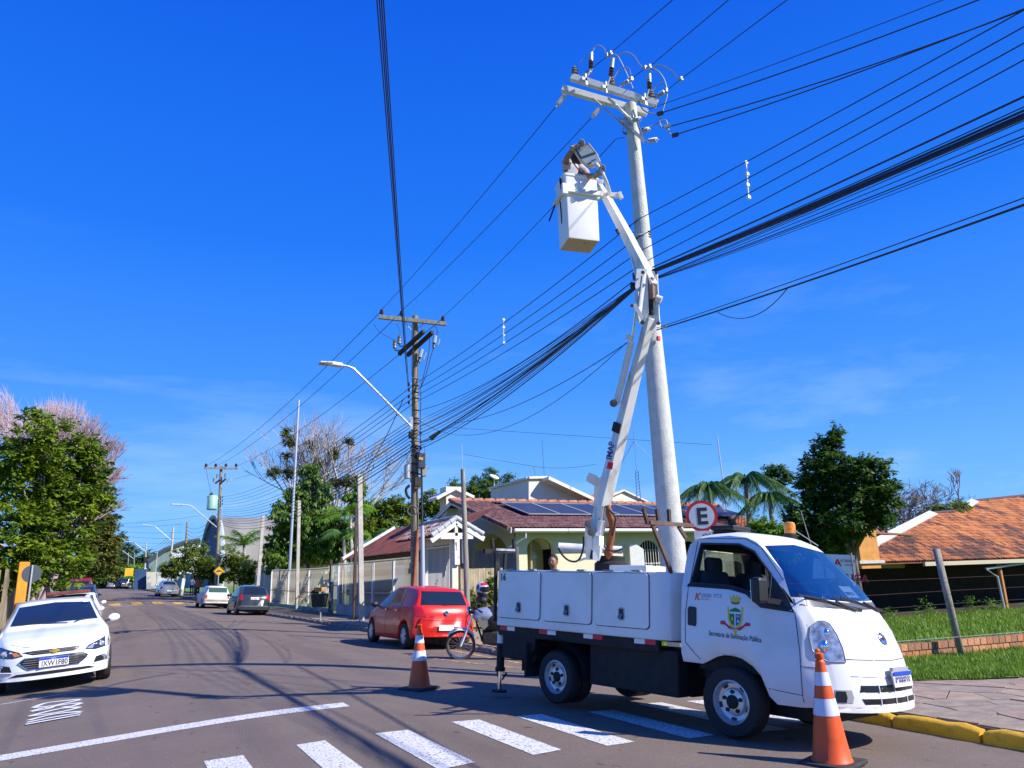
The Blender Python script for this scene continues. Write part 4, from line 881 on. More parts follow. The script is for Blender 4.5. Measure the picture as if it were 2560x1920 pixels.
cp('crown', [(-.052, 1.268), (-.062, 1.315), (-.035, 1.295), (-.022, 1.325), (0, 1.298), (.022, 1.325), (.035, 1.295), (.062, 1.315), (.052, 1.268), (0, 1.258)], yel, .004)
cp('ribbon', [(-.165, 1.07), (-.12, 1.075), (-.095, 1.045), (-.05, 1.02), (0, 1.008), (.05, 1.02), (.095, 1.045), (.12, 1.072), (.165, 1.065), (.165, 1.038), (.11, 1.035), (.06, .995), (0, .985), (-.06, .995), (-.11, 1.035), (-.165, 1.040)], redp, .005)
decal_text('ribbon_lettering', 'TAQUARA', .020, .028, .990, ck, whp, crest, off=.0065, bold=.0008)
cp('star', [(-.012, .965), (.012, .965), (.020, .935), (0, .950), (-.020, .935)], yel, .004)
# chassis, wheels, box
MB().box((-1.45, 0, .56), (4.0, .74, .16)).build('chassis', chassis, truck)
MB().box((-1.25, -.52, .42), (.55, .34, .30)).build('fuel_tank', chassis, truck, bevel=.04); MB().box((-1.75, -.50, .50), (.30, .30, .30)).build('battery_box', chassis, truck, bevel=.02)
box('rear_axle', (-2.41, 0, .31), (.12, 1.3, .12), chassis, truck); box('front_axle', (0, 0, .33), (.12, 1.3, .12), chassis, truck)
MB().box((-2.05, 0, .47), (2.7, .95, .42)).build('underbody_block', chassis, truck); MB().box((.15, 0, .40), (1.3, 1.05, .36)).build('engine', chassis, truck)  # both boxes added to block sunlight passing beneath the truck
box('side_rail', (-2.18, -.80, .77), (2.62, .06, .12), chassis, truck); box('side_rail', (-2.18, .80, .77), (2.62, .06, .12), chassis, truck)
MB().box((-1.30, -.66, .50), (1.25, .20, .46)).build('skirt_fill', chassis, truck, bevel=.02); MB().box((-3.12, -.66, .60), (.62, .30, .34)).build('rear_fill', chassis, truck, bevel=.02); MB().box((-2.90, -.70, .45), (.02, .36, .40)).build('mud_flap', rubber, truck); MB().box((-2.83, .70, .45), (.02, .36, .36)).build('mud_flap', rubber, truck)  # skirt and rear box are black fill added to darken the underside
MB().grid(lambda u, v: V((-2.41 + .45 * cos(pi * (1 - u)), lerp(-.50, -.86, v), .36 + .37 * sin(pi * u))), 12, 1).build('mudguard', black_pl, truck)
box('wheel_arch_lining', (0, 0, .66), (.80, 1.50, .14), chassis, truck)
wg = mat('wheel_grey_steel', (.40, .43, .46), .5, .25, ns=9, na=.25)
for s in (-1, 1):
    tyre_wheel(truck, (0, s * .76, .325), .325, .20, s, wg, 'truck', .645); tyre_wheel(truck, (-2.41, s * .755, .30), .30, .17, s, wg, 'truck', .655); tyre_wheel(truck, (-2.41, s * .56, .30), .30, .17, s, wg, 'truck', .655)
BX = [(-3.49, -.87), (-.93, -.87), (-.83, -.85), (-.74, -.78), (-.68, -.62), (-.67, -.45), (-3.49, -.45)]
zb_, zt_ = .83, 1.54
for s in (-1, 1):
    pl = [(x, y * -s) for x, y in BX]; pl = pl if s < 0 else pl
    pl = [(x, -s * -abs(y) * -1) for x, y in BX] if False else [(x, s * abs(y)) for x, y in BX]
    MB().prism(pl, lambda u, v, t: V((u, v, t)), zb_, zt_).build('tool_locker', white_paint, truck, ang=35, fix=True, bevel=.012)
box('bed_floor', (-2.08, 0, .90), (2.8, .92, .06), chassis, truck); MB().prism([(-.72, -.5), (-.66, -.44), (-.66, .44), (-.72, .5)], lambda u, v, t: V((u, v, t)), .83, 1.54).build('headboard', white_paint, truck)
def rrect(x0, x1, z0, z1, r=.05, k=4):
    o = []
    for cx, cz, a0 in ((x1 - r, z1 - r, 0), (x0 + r, z1 - r, pi / 2), (x0 + r, z0 + r, pi), (x1 - r, z0 + r, 1.5 * pi)):
        for i in range(k + 1): a = a0 + pi / 2 * i / k; o.append((cx + r * cos(a), cz + r * sin(a)))
    return o
for s in (-1, 1):
    for i, (x0, x1) in enumerate(((-3.45, -2.665), (-2.60, -1.795), (-1.735, -.955))):
        MB().prism(rrect(x0 - .008, x1 + .008, .928, 1.526), lambda u, v, t: V((u, t * s, v)), .868, .874).build('door_seal', black_pl, truck)
        MB().prism(rrect(x0, x1, .937, 1.520), lambda u, v, t: V((u, t * s, v)), .868, .888).build('locker_door', white_paint, truck, ang=40)
        xc = x0 + (x1 - x0) * .515; la = MB().prism(rrect(xc - .045, xc + .045, 1.005, 1.145, .03), lambda u, v, t: V((u, t * s, v)), .886, .894).build('latch', steel, truck)
        MB().prism(rrect(xc - .032, xc + .032, 1.02, 1.13, .015), lambda u, v, t: V((u, t * s, v)), .893, .896).build('latch_pocket', black_pl, la)
        MB().bar(V((xc, s * .900, 1.075)), V((xc, s * .925, 1.03)), .05, .012, V((0, 1, 0))).build('latch_paddle', mat('latch_grey', (.22, .23, .22), .4, .4), la)
        for hx in (x0 + .18, x1 - .18): box('hinge', (hx, s * .86, 1.548), (.12, .05, .016), mat('hinge_grey', (.3, .3, .3), .6), truck)
    for k, x0 in enumerate((-3.46, -2.71, -1.955, -1.195)):
        for j in range(2):
            m_ = redp if (j == 0) == (k < 2) else whp; w_ = .145
            box('reflective_strip', (x0 + w_ / 2 + j * (w_ + .003), s * .834, .80 - .0), (w_, .006, .05), m_, truck)
textobj('number', '16', .125, basis4((-3.43, -.889, 1.405), (1, 0, 0), (0, 0, 1)), ink, truck, bold=.004, sx=.92)
box('toe_board', (-3.50, 0, .86), (.05, 1.7, .10), chassis, truck)
for s in (-1, 1):
    j = MB().tube([V((-3.53, s * .74, 1.05)), V((-3.53, s * .74, .27))], .052, 12).build('outrigger', chassis, truck, ang=40)
    MB().tube([V((-3.53, s * .74, .30)), V((-3.53, s * .74, .25))], .066, 12).build('outrigger_collar', chassis, j, ang=40)
    MB().tube([V((-3.53, s * .74, .26)), V((-3.53, s * .74, .012))], .026, 12).build('outrigger_rod', chrome, j, ang=40)
    MB().tube([V((-3.53, s * .74, .02)), V((-3.53, s * .74, -.005))], .10, 14).build('outrigger_foot', chassis, j, ang=40)
    MB().tube([V((-3.53, s * .74, .735)), V((-3.53, s * .74, .60))], .0545, 12, False).build('outrigger_label', whp, j, ang=40)
MB().tube(smoothpoly([V((-3.55, -.70, .70)), V((-3.66, -.66, .45)), V((-3.72, -.62, .20)), V((-3.66, -.6, .12)), V((-3.56, -.6, .22))]), .012, 6).build('hydraulic_hose', rubber, truck, smooth=True)
# boom rest at the back, brown rack at the front of the bed (bars placed on planes of the bed)
def rbar(name, a, b, x, w, m, h=None): return MB().bar(tpx(*a, x), tpx(*b, x), w, h or w, V((1, 0, 0))).build(name, m, truck)
def P5(x, y): return 1200 + x * .2532, 1300 + y * .2532
def PB(x, y): return 1400 + x * .2411, 1060 + y * .2411
for a, b in (((150, 1000), (158, 300)), ((240, 500), (250, 305)), ((160, 330), (185, 500)), ((118, 180), (132, 300)), ((330, 190), (340, 305))): rbar('boom_rest_post', P5(*a), P5(*b), -3.52, .035, chassis)
rbar('boom_rest_bar', P5(40, 308), P5(352, 304), -3.52, .06, chassis, .05); rbar('boom_rest_pad', P5(150, 290), P5(340, 298), -3.50, .03, steel)
for a, b, m in (((865, 872), (906, 1032), rust), ((1004, 880), (1018, 1000), rust), ((1128, 885), (1134, 1012), rust), ((955, 1040), (1110, 1420), brownpaint), ((1110, 1420), (1152, 1545), rust), ((1228, 1062), (1305, 1182), brownpaint)): rbar('rack_post', PB(*a), PB(*b), -.74, .038, m, .03)
rbar('rack_bar', PB(918, 1022), PB(1372, 1052), -.74, .04, brownpaint, .06)
rbar('rack_bar', PB(918, 1022), PB(1372, 1052), -.96, .03, brownpaint, .04)
# turret and boom
TB = V((-2.25, 0, 0)); dB = 9.95
MB().lathe([(.22, 1.45), (.22, 1.66), (.18, 1.70), (.18, 1.76)], c=(-2.25, 0, 0), n=24).build('turret', chassis, truck, ang=40)
box('bed_box', (-1.85, .02, 1.56), (.62, .40, .16), white_paint, truck, bevel=.01); box('pedestal', (-2.25, 0, 1.18), (.5, .5, .56), chassis, truck)
def bd(y): return lerp(9.0, 9.95, min(1, max(0, (y - 800) / 560))) if y > 800 else lerp(10.2, 9.0, min(1, max(0, (y - 450) / 240)))
def B(px, py, dd=0): return td(px, py, bd(py) + dd)
# axes of the boom plane
lat = (tl(TRL + V((cos(AZ + .1), -sin(AZ + .1), 0))) - tl(TRL)).normalized()    # sideways, roughly across the view
def beam(name, pts, m, parent=truck, bevel=.008):   # rectangular tapering beam: (px,py,width,depth)
    mb = MB(); ring = []; pts = [(p[0], p[1], p[2] * .74, p[3] * .74) + tuple(p[4:]) for p in pts]
    P_ = [B(p[0], p[1], p[4] if len(p) > 4 else 0) for p in pts]
    for i, p in enumerate(pts):
        t = (P_[min(i + 1, len(pts) - 1)] - P_[max(i - 1, 0)]).normalized(); s_ = (lat - t * lat.dot(t)).normalized(); d_ = t.cross(s_).normalized()
        s_, d_ = s_ * cos(.55) + d_ * sin(.55), d_ * cos(.55) - s_ * sin(.55)
        for a, b in ((-1, -1), (1, -1), (1, 1), (-1, 1)): ring.append(P_[i] + s_ * a * p[2] / 2 + d_ * b * p[3] / 2)
    fs = [(3, 2, 1, 0), tuple(4 * (len(pts) - 1) + k for k in range(4))] + [(i * 4 + k, i * 4 + (k + 1) % 4, i * 4 + 4 + (k + 1) % 4, i * 4 + 4 + k) for i in range(len(pts) - 1) for k in range(4)]
    mb.add(ring, fs); return mb.build(name, m, parent, fix=True, bevel=bevel)
def plate(name, pxs, dd, th, m, parent=truck):      # a steel plate cut to an outline, standing in the boom's plane
    nrm = (tl(EYE) - B(pxs[0][0], pxs[0][1])).normalized(); ps = [B(x, y, dd) for x, y in pxs]; n = len(ps); mb = MB()
    nv = (ps[1] - ps[0]).cross(ps[2] - ps[0]).normalized() * th; mb.add(ps + [p + nv for p in ps], [tuple(range(n)), tuple(range(2 * n - 1, n - 1, -1))] + [(i, (i + 1) % n, n + (i + 1) % n, n + i) for i in range(n)]); return mb.build(name, m, parent, fix=True)
stained = mat('stained_white_boom', (.76, .76, .71), .5, ns=2.6, col2=(.50, .47, .36), lo=.30, hi=.46, stretch=(2, 2, .5), coat=.1)
LB = beam('lower_boom', [(1488, 1345, .17, .22), (1512, 1240, .21, .22), (1545, 1110, .19, .20), (1582, 960, .165, .17), (1606, 870, .15, .15), (1625, 795, .15, .14)], stained)
beam('lower_boom_collar', [(1548, 1082, .20, .215), (1553, 1058, .20, .205)], chassis, LB)
UB = beam('upper_boom', [(1632, 715, .12, .14), (1608, 668, .17, .17), (1568, 590, .165, .16), (1522, 505, .14, .14), (1488, 450, .10, .12)], stained)
def bt(parent, name, pts, r, m, n=8, dd=0): return MB().tube([B(x, y, dd) for x, y in pts], r, n).build(name, m, parent, ang=45)
bt(truck, 'lift_cylinder', [(1578, 855), (1553, 960), (1540, 1010)], .042, stained, 12, -.02); bt(truck, 'cylinder_rod', [(1590, 770), (1578, 860)], .024, chrome, 10, -.02); bt(truck, 'lift_cylinder', [(1572, 850), (1576, 838)], .05, stained, 12, -.02)
bt(truck, 'levelling_rod', [(1568, 600), (1582, 660), (1597, 715)], .016, stained, 8, .02); bt(truck, 'levelling_rod', [(1606, 690), (1597, 765)], .018, steel, 8, -.12)
plate('knuckle_plate', [(1592, 672), (1618, 672), (1622, 780), (1606, 812), (1592, 800), (1586, 745)], -.12, .02, white_dirty); plate('knuckle_plate', [(1622, 672), (1643, 682), (1648, 800), (1632, 822), (1618, 810), (1616, 760)], -.02, .02, white_dirty)
plate('link_plate', [(1580, 762), (1590, 758), (1610, 792), (1604, 800)], -.14, .02, white_dirty)
beam('knuckle_cylinder', [(1628, 695, .10, .10), (1630, 750, .10, .10)], mat('brown_flaked_paint', (.21, .13, .10), .6, ns=7, na=.3), truck); beam('knuckle_core', [(1626, 745, .07, .07), (1628, 788, .07, .07)], chassis, truck)
for px, py, r in ((1607, 681, .024), (1606, 806, .028), (1646, 808, .024), (1641, 682, .02), (1580, 764, .022), (1534, 1008, .05), (1478, 1330, .05), (1470, 1310, .045)):
    c_ = B(px, py, -.15); MB().lathe([(r, -.03), (r, .03), (r * .5, .033), (r * .5, .04)], c=c_, ax=(tl(EYE) - c_).normalized(), n=14).build('pivot_pin', mat('pin_steel', (.16, .15, .14), .4, .5), truck, ang=40)
MB().tube([B(1640, 745, -.02), B(1654, 750, -.02)], .045, 12).build('motor', white_dirty, truck, ang=40)
plate('bracket', [(1467, 1192), (1473, 1182), (1492, 1190), (1497, 1196), (1495, 1212), (1488, 1216), (1466, 1203)], -.02, .02, white_dirty, LB)
plate('boom_gusset', [(1486, 1207), (1505, 1190), (1500, 1240), (1484, 1300)], .0, .02, stained, LB)
plate('turret_plate', [(1463, 1318), (1478, 1315), (1486, 1345), (1482, 1400), (1466, 1400), (1460, 1360)], -.10, .02, white_dirty); plate('turret_plate', [(1490, 1330), (1502, 1330), (1506, 1380), (1498, 1402), (1482, 1400), (1482, 1350)], -.16, .02, white_dirty)
bt(truck, 'base_cylinder', [(1495, 1345), (1500, 1310), (1503, 1300)], .05, white_dirty, 12, -.10); bt(truck, 'cylinder_rod', [(1503, 1300), (1508, 1265)], .022, chrome, 10, -.10)
box('junction_box', B(1497, 1352, -.22), (.09, .09, .12), white_dirty, truck); MB().tube([B(1476, 1385, -.1), B(1500, 1390, -.1)], .06, 12).build('slew_motor', chassis, truck, ang=40)
plate('step_plate', [(1446, 1398), (1484, 1388), (1484, 1393), (1448, 1404)], -.05, .02, white_dirty)
bt(truck, 'orange_cable_sleeve', smoothpoly([V((x, y, 0)) for x, y in ((1519, 1262), (1524, 1290), (1531, 1305), (1528, 1330), (1524, 1355), (1521, 1385), (1524, 1402))], 4) and [(1519, 1262), (1523, 1282), (1530, 1303), (1531, 1322), (1527, 1345), (1524, 1365), (1521, 1385), (1524, 1400)], [.03, .045, .045, .04, .05, .045, .06, .03], tanlens, 10, -.05)
bt(truck, 'orange_cable_sleeve', [(1603, 860), (1600, 905), (1592, 950), (1584, 985)], [.012, .022, .024, .012], tanlens, 8, .06)
for q in ([(1459, 1342), (1458, 1370), (1450, 1395), (1438, 1404), (1420, 1400), (1404, 1385), (1396, 1370)], [(1505, 1355), (1515, 1370), (1535, 1378), (1556, 1372)], [(1513, 1265), (1536, 1290), (1537, 1310), (1531, 1340)]):
    bt(truck, 'hydraulic_hose', [tuple(p[:2]) for p in smoothpoly([V((x, y, 0)) for x, y in q], 4)], .012, rubber, 6, -.12)
MB().tube([td(1396, 1368, 10.3), td(1465, 1372, 10.3)], .062, 14).build('white_drum_pipe', white_dirty, truck, ang=40); MB().tube([td(1500, 1373, 10.3), td(1555, 1375, 10.3)], .050, 14).build('white_drum_pipe', white_dirty, truck, ang=40)
# lettering on the boom side
ta, tb_ = B(1525, 1165, -.135), B(1539, 1090, -.135); tv = (tb_ - ta).normalized(); nv = (tl(EYE) - ta).normalized(); wv = tv.cross(nv).normalized()
textobj('boom_lettering', 'IMAP', .10, basis4(ta + tv * .08, tv, -wv), mat('boom_blue_print', (.03, .06, .25), .5), LB, bold=.003, sx=1.05, ext=.002)
MB().bar(ta - tv * .04, ta + tv * .05, .07, .004, nv).build('boom_mark', redp, LB)
ta, tb_ = B(1537, 575, -.13), B(1552, 603, -.13); tv = (tb_ - ta).normalized(); nv = (tl(EYE) - ta).normalized(); textobj('boom_lettering', 'IMAP', .06, basis4(ta, tv, nv.cross(tv)), ink, UB, bold=.002)
# the bucket
zb = 6.02; bs_ = [atz(1420, 592, zb), atz(1501, 602, zb), atz(1476, 634, zb), atz(1397, 626, zb)]
k_ = sum((p for p in bs_), V((0, 0, 0))) / 4
e1 = (bs_[1] - bs_[0] + bs_[2] - bs_[3]) / 2; e2 = (bs_[3] - bs_[0] + bs_[2] - bs_[1]) / 2
Zw = V((0, 0, 1)); BH = .93
def bk(u, v, z): return tl(k_ + e1 * (u / 2) + e2 * (v / 2) + Zw * z)
def ring(sc, z, r=.16):
    o = []
    for cx, cy, a0 in ((1, 1, 0), (-1, 1, pi / 2), (-1, -1, pi), (1, -1, 1.5 * pi)):
        for i in range(4): a = a0 + pi / 2 * i / 3; o.append(bk((cx * (1 - r) + r * cos(a)) * sc, (cy * (1 - r) + r * sin(a)) * sc, z))
    return o
mb = MB(); rs_ = [ring(.94, 0, .05), ring(.97, .02, .08), ring(1.03, BH), ring(1.09, BH + .01), ring(1.09, BH + .04), ring(.97, BH + .04), ring(.92, .03)]
ps = [p for r_ in rs_ for p in r_]; n = 16
mb.add(ps, [(i * n + j, i * n + (j + 1) % n, (i + 1) * n + (j + 1) % n, (i + 1) * n + j) for i in range(len(rs_) - 1) for j in range(n)] + [tuple(range(n - 1, -1, -1)), tuple((len(rs_) - 1) * n + j for j in range(n))])
bk_o = mb.build('bucket', mat('white_fibreglass', (.82, .82, .80), .35, ns=5, na=.04), truck, ang=45, fix=True)
mb = MB(); mb.add([bk(u, v, -.004) for u, v in ((-.93, -.93), (.93, -.93), (.93, .93), (-.93, .93))] + [bk(u, v, .002) for u, v in ((-.93, -.93), (.93, -.93), (.93, .93), (-.93, .93))], [(3, 2, 1, 0), (4, 5, 6, 7), (0, 1, 5, 4), (1, 2, 6, 5), (2, 3, 7, 6), (3, 0, 4, 7)])
mb.build('bucket_base', mat('stained_bucket_base', (.50, .42, .25), .8, ns=7, col2=(.16, .08, .03), lo=.33, hi=.42), bk_o)
def bar2(name, a, b, w, h, m=white_dirty, parent=bk_o): return MB().bar(a, b, w, h, V((0, 0, 1))).build(name, m, parent, bevel=.006)
bar2('bucket_rail', bk(-1.12, -1.12, .70), bk(1.25, -1.12, .70), .05, .07); bar2('bucket_rail', bk(-1.12, -1.12, .70), bk(-1.12, 1.1, .72), .05, .06); bar2('bucket_bracket', bk(-1.1, -1.15, .62), bk(-1.1, -1.15, .78), .06, .08)
bar2('mount_arm', td(1480, 487, 9.95), td(1552, 489, 9.95), .06, .07); bar2('mount_arm', td(1548, 481, 9.93), td(1555, 498, 9.93), .05, .05); bar2('mount_arm', td(1492, 452, 9.95), td(1508, 455, 9.95), .05, .05)
bar2('mount_plate', td(1478, 440, 9.93), td(1494, 500, 9.93), .05, .07)
MB().tube([bk(-1.12, .9, .70), bk(-1.5, 1.1, .45)], .012, 6).build('lanyard_hook', chassis, bk_o)
MB().tube(smoothpoly([bk(-1.15, -.6, .78), bk(-1.18, -.55, .92), bk(-1.10, -.5, .92), bk(-1.12, -.5, .78)]), .010, 5).build('rope_loop', chassis, bk_o)
MB().tube([bk(-1.04, .1, .66), bk(-1.04, 0, .5), bk(-1.0, .1, .32)], .008, 5).build('hose', chassis, bk_o)
MB().tube([bk(.2, -1.0, .96), bk(-.3, -1.05, 1.10), bk(-.5, -1.1, 1.16)], .009, 6).build('control_lever', chassis, bk_o)
# ------------------------------------------------------------------ people
skin = mat('skin', (.36, .17, .10), .55, ns=12, na=.12); hair = mat('dark_hair', (.02, .015, .012), .8)
def person(name, label, J, bones, cols, headp, headr, look, group=None, sub=2):
    """J: joint -> (point, radius); bones: list of (a,b,material index). One skinned body."""
    names = list(J); idx = {k: i for i, k in enumerate(names)}; root = empty(name, label, 'person', J['pelvis'][0], 0, group); base = V(J['pelvis'][0])
    me = D.meshes.new('body'); me.from_pydata([tuple(V(J[k][0]) - base) for k in names], [(idx[a], idx[b]) for a, b, _ in bones], [])
    o = D.objects.new('body', me); COL.objects.link(o)
    o.modifiers.new('s', 'SKIN'); 
    for i, k in enumerate(names): v = me.skin_vertices[0].data[i]; r = J[k][1]; v.radius = r if isinstance(r, tuple) else (r, r); v.use_root = (k == 'pelvis')
    ss = o.modifiers.new('u', 'SUBSURF'); ss.levels = ss.render_levels = sub
    dg = bpy.context.evaluated_depsgraph_get(); dg.update(); m2 = D.meshes.new_from_object(o.evaluated_get(dg)); o.modifiers.clear(); o.data = m2; o.parent = root
    m2.materials.clear()
    for c in cols: m2.materials.append(c)
    segs = [(V(J[a][0]) - base, V(J[b][0]) - base, mi) for a, b, mi in bones]
    for p in m2.polygons:
        c = p.center; best = (9, 0)
        for a, b, mi in segs:
            ab = b - a; t = max(0, min(1, (c - a).dot(ab) / max(1e-9, ab.length_squared))); d_ = (a + ab * t - c).length
            if d_ < best[0]: best = (d_, mi)
        p.material_index = best[1]; p.use_smooth = True
    hc = V(headp) - base; lk = V(look).normalized(); M3 = lk.to_track_quat('Y', 'Z').to_matrix()
    MB().sphere(hc + M3 @ V((0, -.015, .02)) * (headr / .1), headr * 1.03, 14, M3, (.80, .95, 1.08)).build('hair', hair, root, smooth=True)
    f = MB().sphere(hc + M3 @ V((0, .022, -.012)) * (headr / .1), headr * .98, 14, M3, (.74, .90, 1.05)).build('face', skin, root, smooth=True)
    for s in (-1, 1):
        MB().sphere(hc + M3 @ V((s * .032, .098, .005)) * (headr / .1), headr * .13, 8, M3, (1.3, .6, .8)).build('eye', mat('eye_dark', (.02, .015, .012), .3), f, smooth=True)
        MB().sphere(hc + M3 @ V((s * .078, .0, -.01)) * (headr / .1), headr * .24, 8, M3, (.4, .8, 1.2)).build('ear', skin, f, smooth=True)
    MB().sphere(hc + M3 @ V((0, .112, -.022)) * (headr / .1), headr * .17, 8, M3, (.8, 1, 1.3)).build('nose', skin, f, smooth=True)
    MB().sphere(hc + M3 @ V((0, .100, -.058)) * (headr / .1), headr * .16, 8, M3, (1.6, .5, .4)).build('mouth', mat('lips', (.28, .09, .07), .5), f, smooth=True)
    return root
dP = hypot(k_.x, k_.y)
def W_(px, py, d=dP): return atd(px, py, d)
shirt = mat('pale_grey_tshirt', (.52, .52, .60), .85, ns=6, na=.12); jeans = mat('blue_jeans', (.04, .06, .12), .9, ns=10, na=.3); glove = mat('leather_glove', (.42, .34, .22), .85, ns=12, na=.3)
hd = W_(1443, 397, dP); sh = W_(1428, 417); pv = W_(1428, 470, dP + .02); pv.z -= .1
pv = V((k_.x, k_.y, pv.z))
J = dict(pelvis=(pv, (.15, .12)), waist=(W_(1429, 455), (.145, .11)), chest=(W_(1430, 430), (.16, .115)), neck0=(W_(1433, 412), .07), neck=(W_(1438, 405), .052), head=(hd, .09),
    shL=(W_(1418, 417, dP - .05), .062), elL=(W_(1415, 398, dP - .22), .046), wrL=(W_(1434, 371, dP - .28), .033), haL=(W_(1440, 362, dP - .28), .03),
    shR=(W_(1449, 421, dP + .1), .062), elR=(W_(1470, 441, dP - .15), .045), wrR=(W_(1489, 438, dP - .3), .033), haR=(W_(1496, 434, dP - .32), .03),
    hipL=(pv + V((-.09, .02, -.08)), .09), knL=(pv + V((-.09, 0, -.42)), .062), ftL=(V((pv.x - .09, pv.y, zb + .07)), .045), hipR=(pv + V((.08, -.04, -.08)), .09), knR=(pv + V((.08, -.04, -.42)), .062), ftR=(V((pv.x + .08, pv.y - .04, zb + .07)), .045))
bones = [('pelvis', 'waist', 1), ('waist', 'chest', 1), ('chest', 'neck0', 1), ('neck0', 'neck', 0), ('neck', 'head', 0), ('chest', 'shL', 1), ('shL', 'elL', 0), ('elL', 'wrL', 0), ('wrL', 'haL', 0), ('chest', 'shR', 1), ('shR', 'elR', 0), ('elR', 'wrR', 0), ('wrR', 'haR', 0),
    ('pelvis', 'hipL', 2), ('hipL', 'knL', 2), ('knL', 'ftL', 2), ('pelvis', 'hipR', 2), ('hipR', 'knR', 2), ('knR', 'ftR', 2)]
wk = person('person', 'worker in a pale grey t-shirt standing in the raised bucket, holding the lamp head', J, bones, [skin, shirt, jeans], hd, .105, (.75, .45, .30))
wb = V(pv)
for s_, e_ in (('shL', 'elL'), ('shR', 'elR')):
    a, b = V(J[s_][0]) - wb, V(J[e_][0]) - wb; MB().tube([a.lerp(b, -.15), a.lerp(b, .25), a.lerp(b, .62)], [.082, .078, .074], 12).build('sleeve', shirt, wk, smooth=True)
def hand(parent, w, tipdir, side_, m, sc=1.0, base=V((0, 0, 0))):
    """gloved hand: palm plus five bent fingers"""
    w = V(w) - base; t = V(tipdir).normalized(); s = V(side_); s = (s - t * s.dot(t)).normalized(); n_ = t.cross(s); mb = MB()
    mb.sphere(w + t * .045 * sc, .05 * sc, 10, Matrix((s, n_, t)).transposed(), (.9, .45, 1.1)); mb.tube([w - t * .04 * sc, w + t * .02 * sc], [.042 * sc, .036 * sc], 10)
    for i, l in enumerate((.075, .085, .08, .062)):
        b0 = w + t * .08 * sc + s * (i - 1.5) * .023 * sc; mb.tube([b0, b0 + t * l * .45 * sc + n_ * .012 * sc, b0 + t * l * .75 * sc + n_ * .035 * sc, b0 + t * l * .8 * sc + n_ * .058 * sc], [.0115 * sc, .011 * sc, .010 * sc, .008 * sc], 7)
    b0 = w + t * .03 * sc - s * .042 * sc; mb.tube([b0, b0 + (t - s).normalized() * .035 * sc + n_ * .02 * sc, b0 + t * .055 * sc - s * .02 * sc + n_ * .045 * sc], [.014 * sc, .012 * sc, .010 * sc], 7)
    return mb.build('glove', m, parent, smooth=True)
hand(wk, J['wrL'][0], W_(1452, 362, dP - .3) - W_(1434, 371, dP - .28), (0, 0, 1), glove, 1.15, wb); hand(wk, J['wrR'][0], W_(1503, 426, dP - .32) - W_(1489, 438, dP - .3), (0, 0, 1), glove, 1.1, wb)
# ------------------------------------------------------------------ the street lamp being mounted
lp0 = W_(1468, 386, dP - .22)
def LQ(px, py, dd=0): return W_(px, py, dP - .30 + dd)
SL = empty('street_lamp', 'grey led street lamp head on a curved arm that the worker holds above the bucket', 'street lamp', LQ(1495, 414)); sb = V(SL.location)
q = [LQ(1437, 374), LQ(1470, 358), LQ(1491, 383), LQ(1451, 397)]; up_ = (q[1] - q[0]).cross(q[3] - q[0]).normalized()
if up_.dot(EYE - q[0]) > 0: up_ = -up_
q2 = [LQ(1466, 412), LQ(1500, 402)]
def hullm(name, ps, th, m, parent, off=0.0):
    mb = MB(); n = len(ps); mb.add([p - sb + up_ * off for p in ps] + [p - sb + up_ * (off + th) for p in ps], [tuple(range(n)), tuple(range(2 * n - 1, n - 1, -1))] + [(i, (i + 1) % n, n + (i + 1) % n, n + i) for i in range(n)])
    return mb.build(name, m, parent, fix=True, bevel=.008)
lh = mat('lamp_grey_casting', (.50, .52, .50), .45, .1, ns=10, na=.08)
body = hullm('lamp_head', [LQ(1435, 375), LQ(1471, 355), LQ(1494, 384), LQ(1502, 403), LQ(1484, 413), LQ(1467, 413), LQ(1450, 398)], .085, lh, SL)
c_ = sum(q, V()) / 4
hullm('lens_frame', [c_ + (p - c_) * 1.02 for p in q], .012, mat('lamp_dark_frame', (.11, .115, .105), .5), body, -.010); hullm('lens', [c_ + (p - c_) * .80 for p in q], .006, mat('lamp_lens', (.42, .45, .43), .15, ns=14, na=.15, coat=.5), body, -.016)
hullm('lamp_sticker', [LQ(1478, 401), LQ(1490, 396), LQ(1491, 399), LQ(1480, 404)], .002, blu, body, -.004); hullm('lamp_sticker', [LQ(1469, 408), LQ(1478, 405), LQ(1479, 408), LQ(1470, 411)], .002, ink, body, -.004)
arm = [tuple(LQ(x, y, d_) - sb) for x, y, d_ in ((1490, 410, 0), (1500, 422, 0), (1509, 440, 0), (1518, 462, .25), (1526, 490, .8), (1534, 520, 1.2), (1546, 560, 1.6), (1562, 600, 2.0))]
MB().tube(smoothpoly(arm, 4), .028, 10).build('lamp_arm', white_dirty, SL, smooth=True)
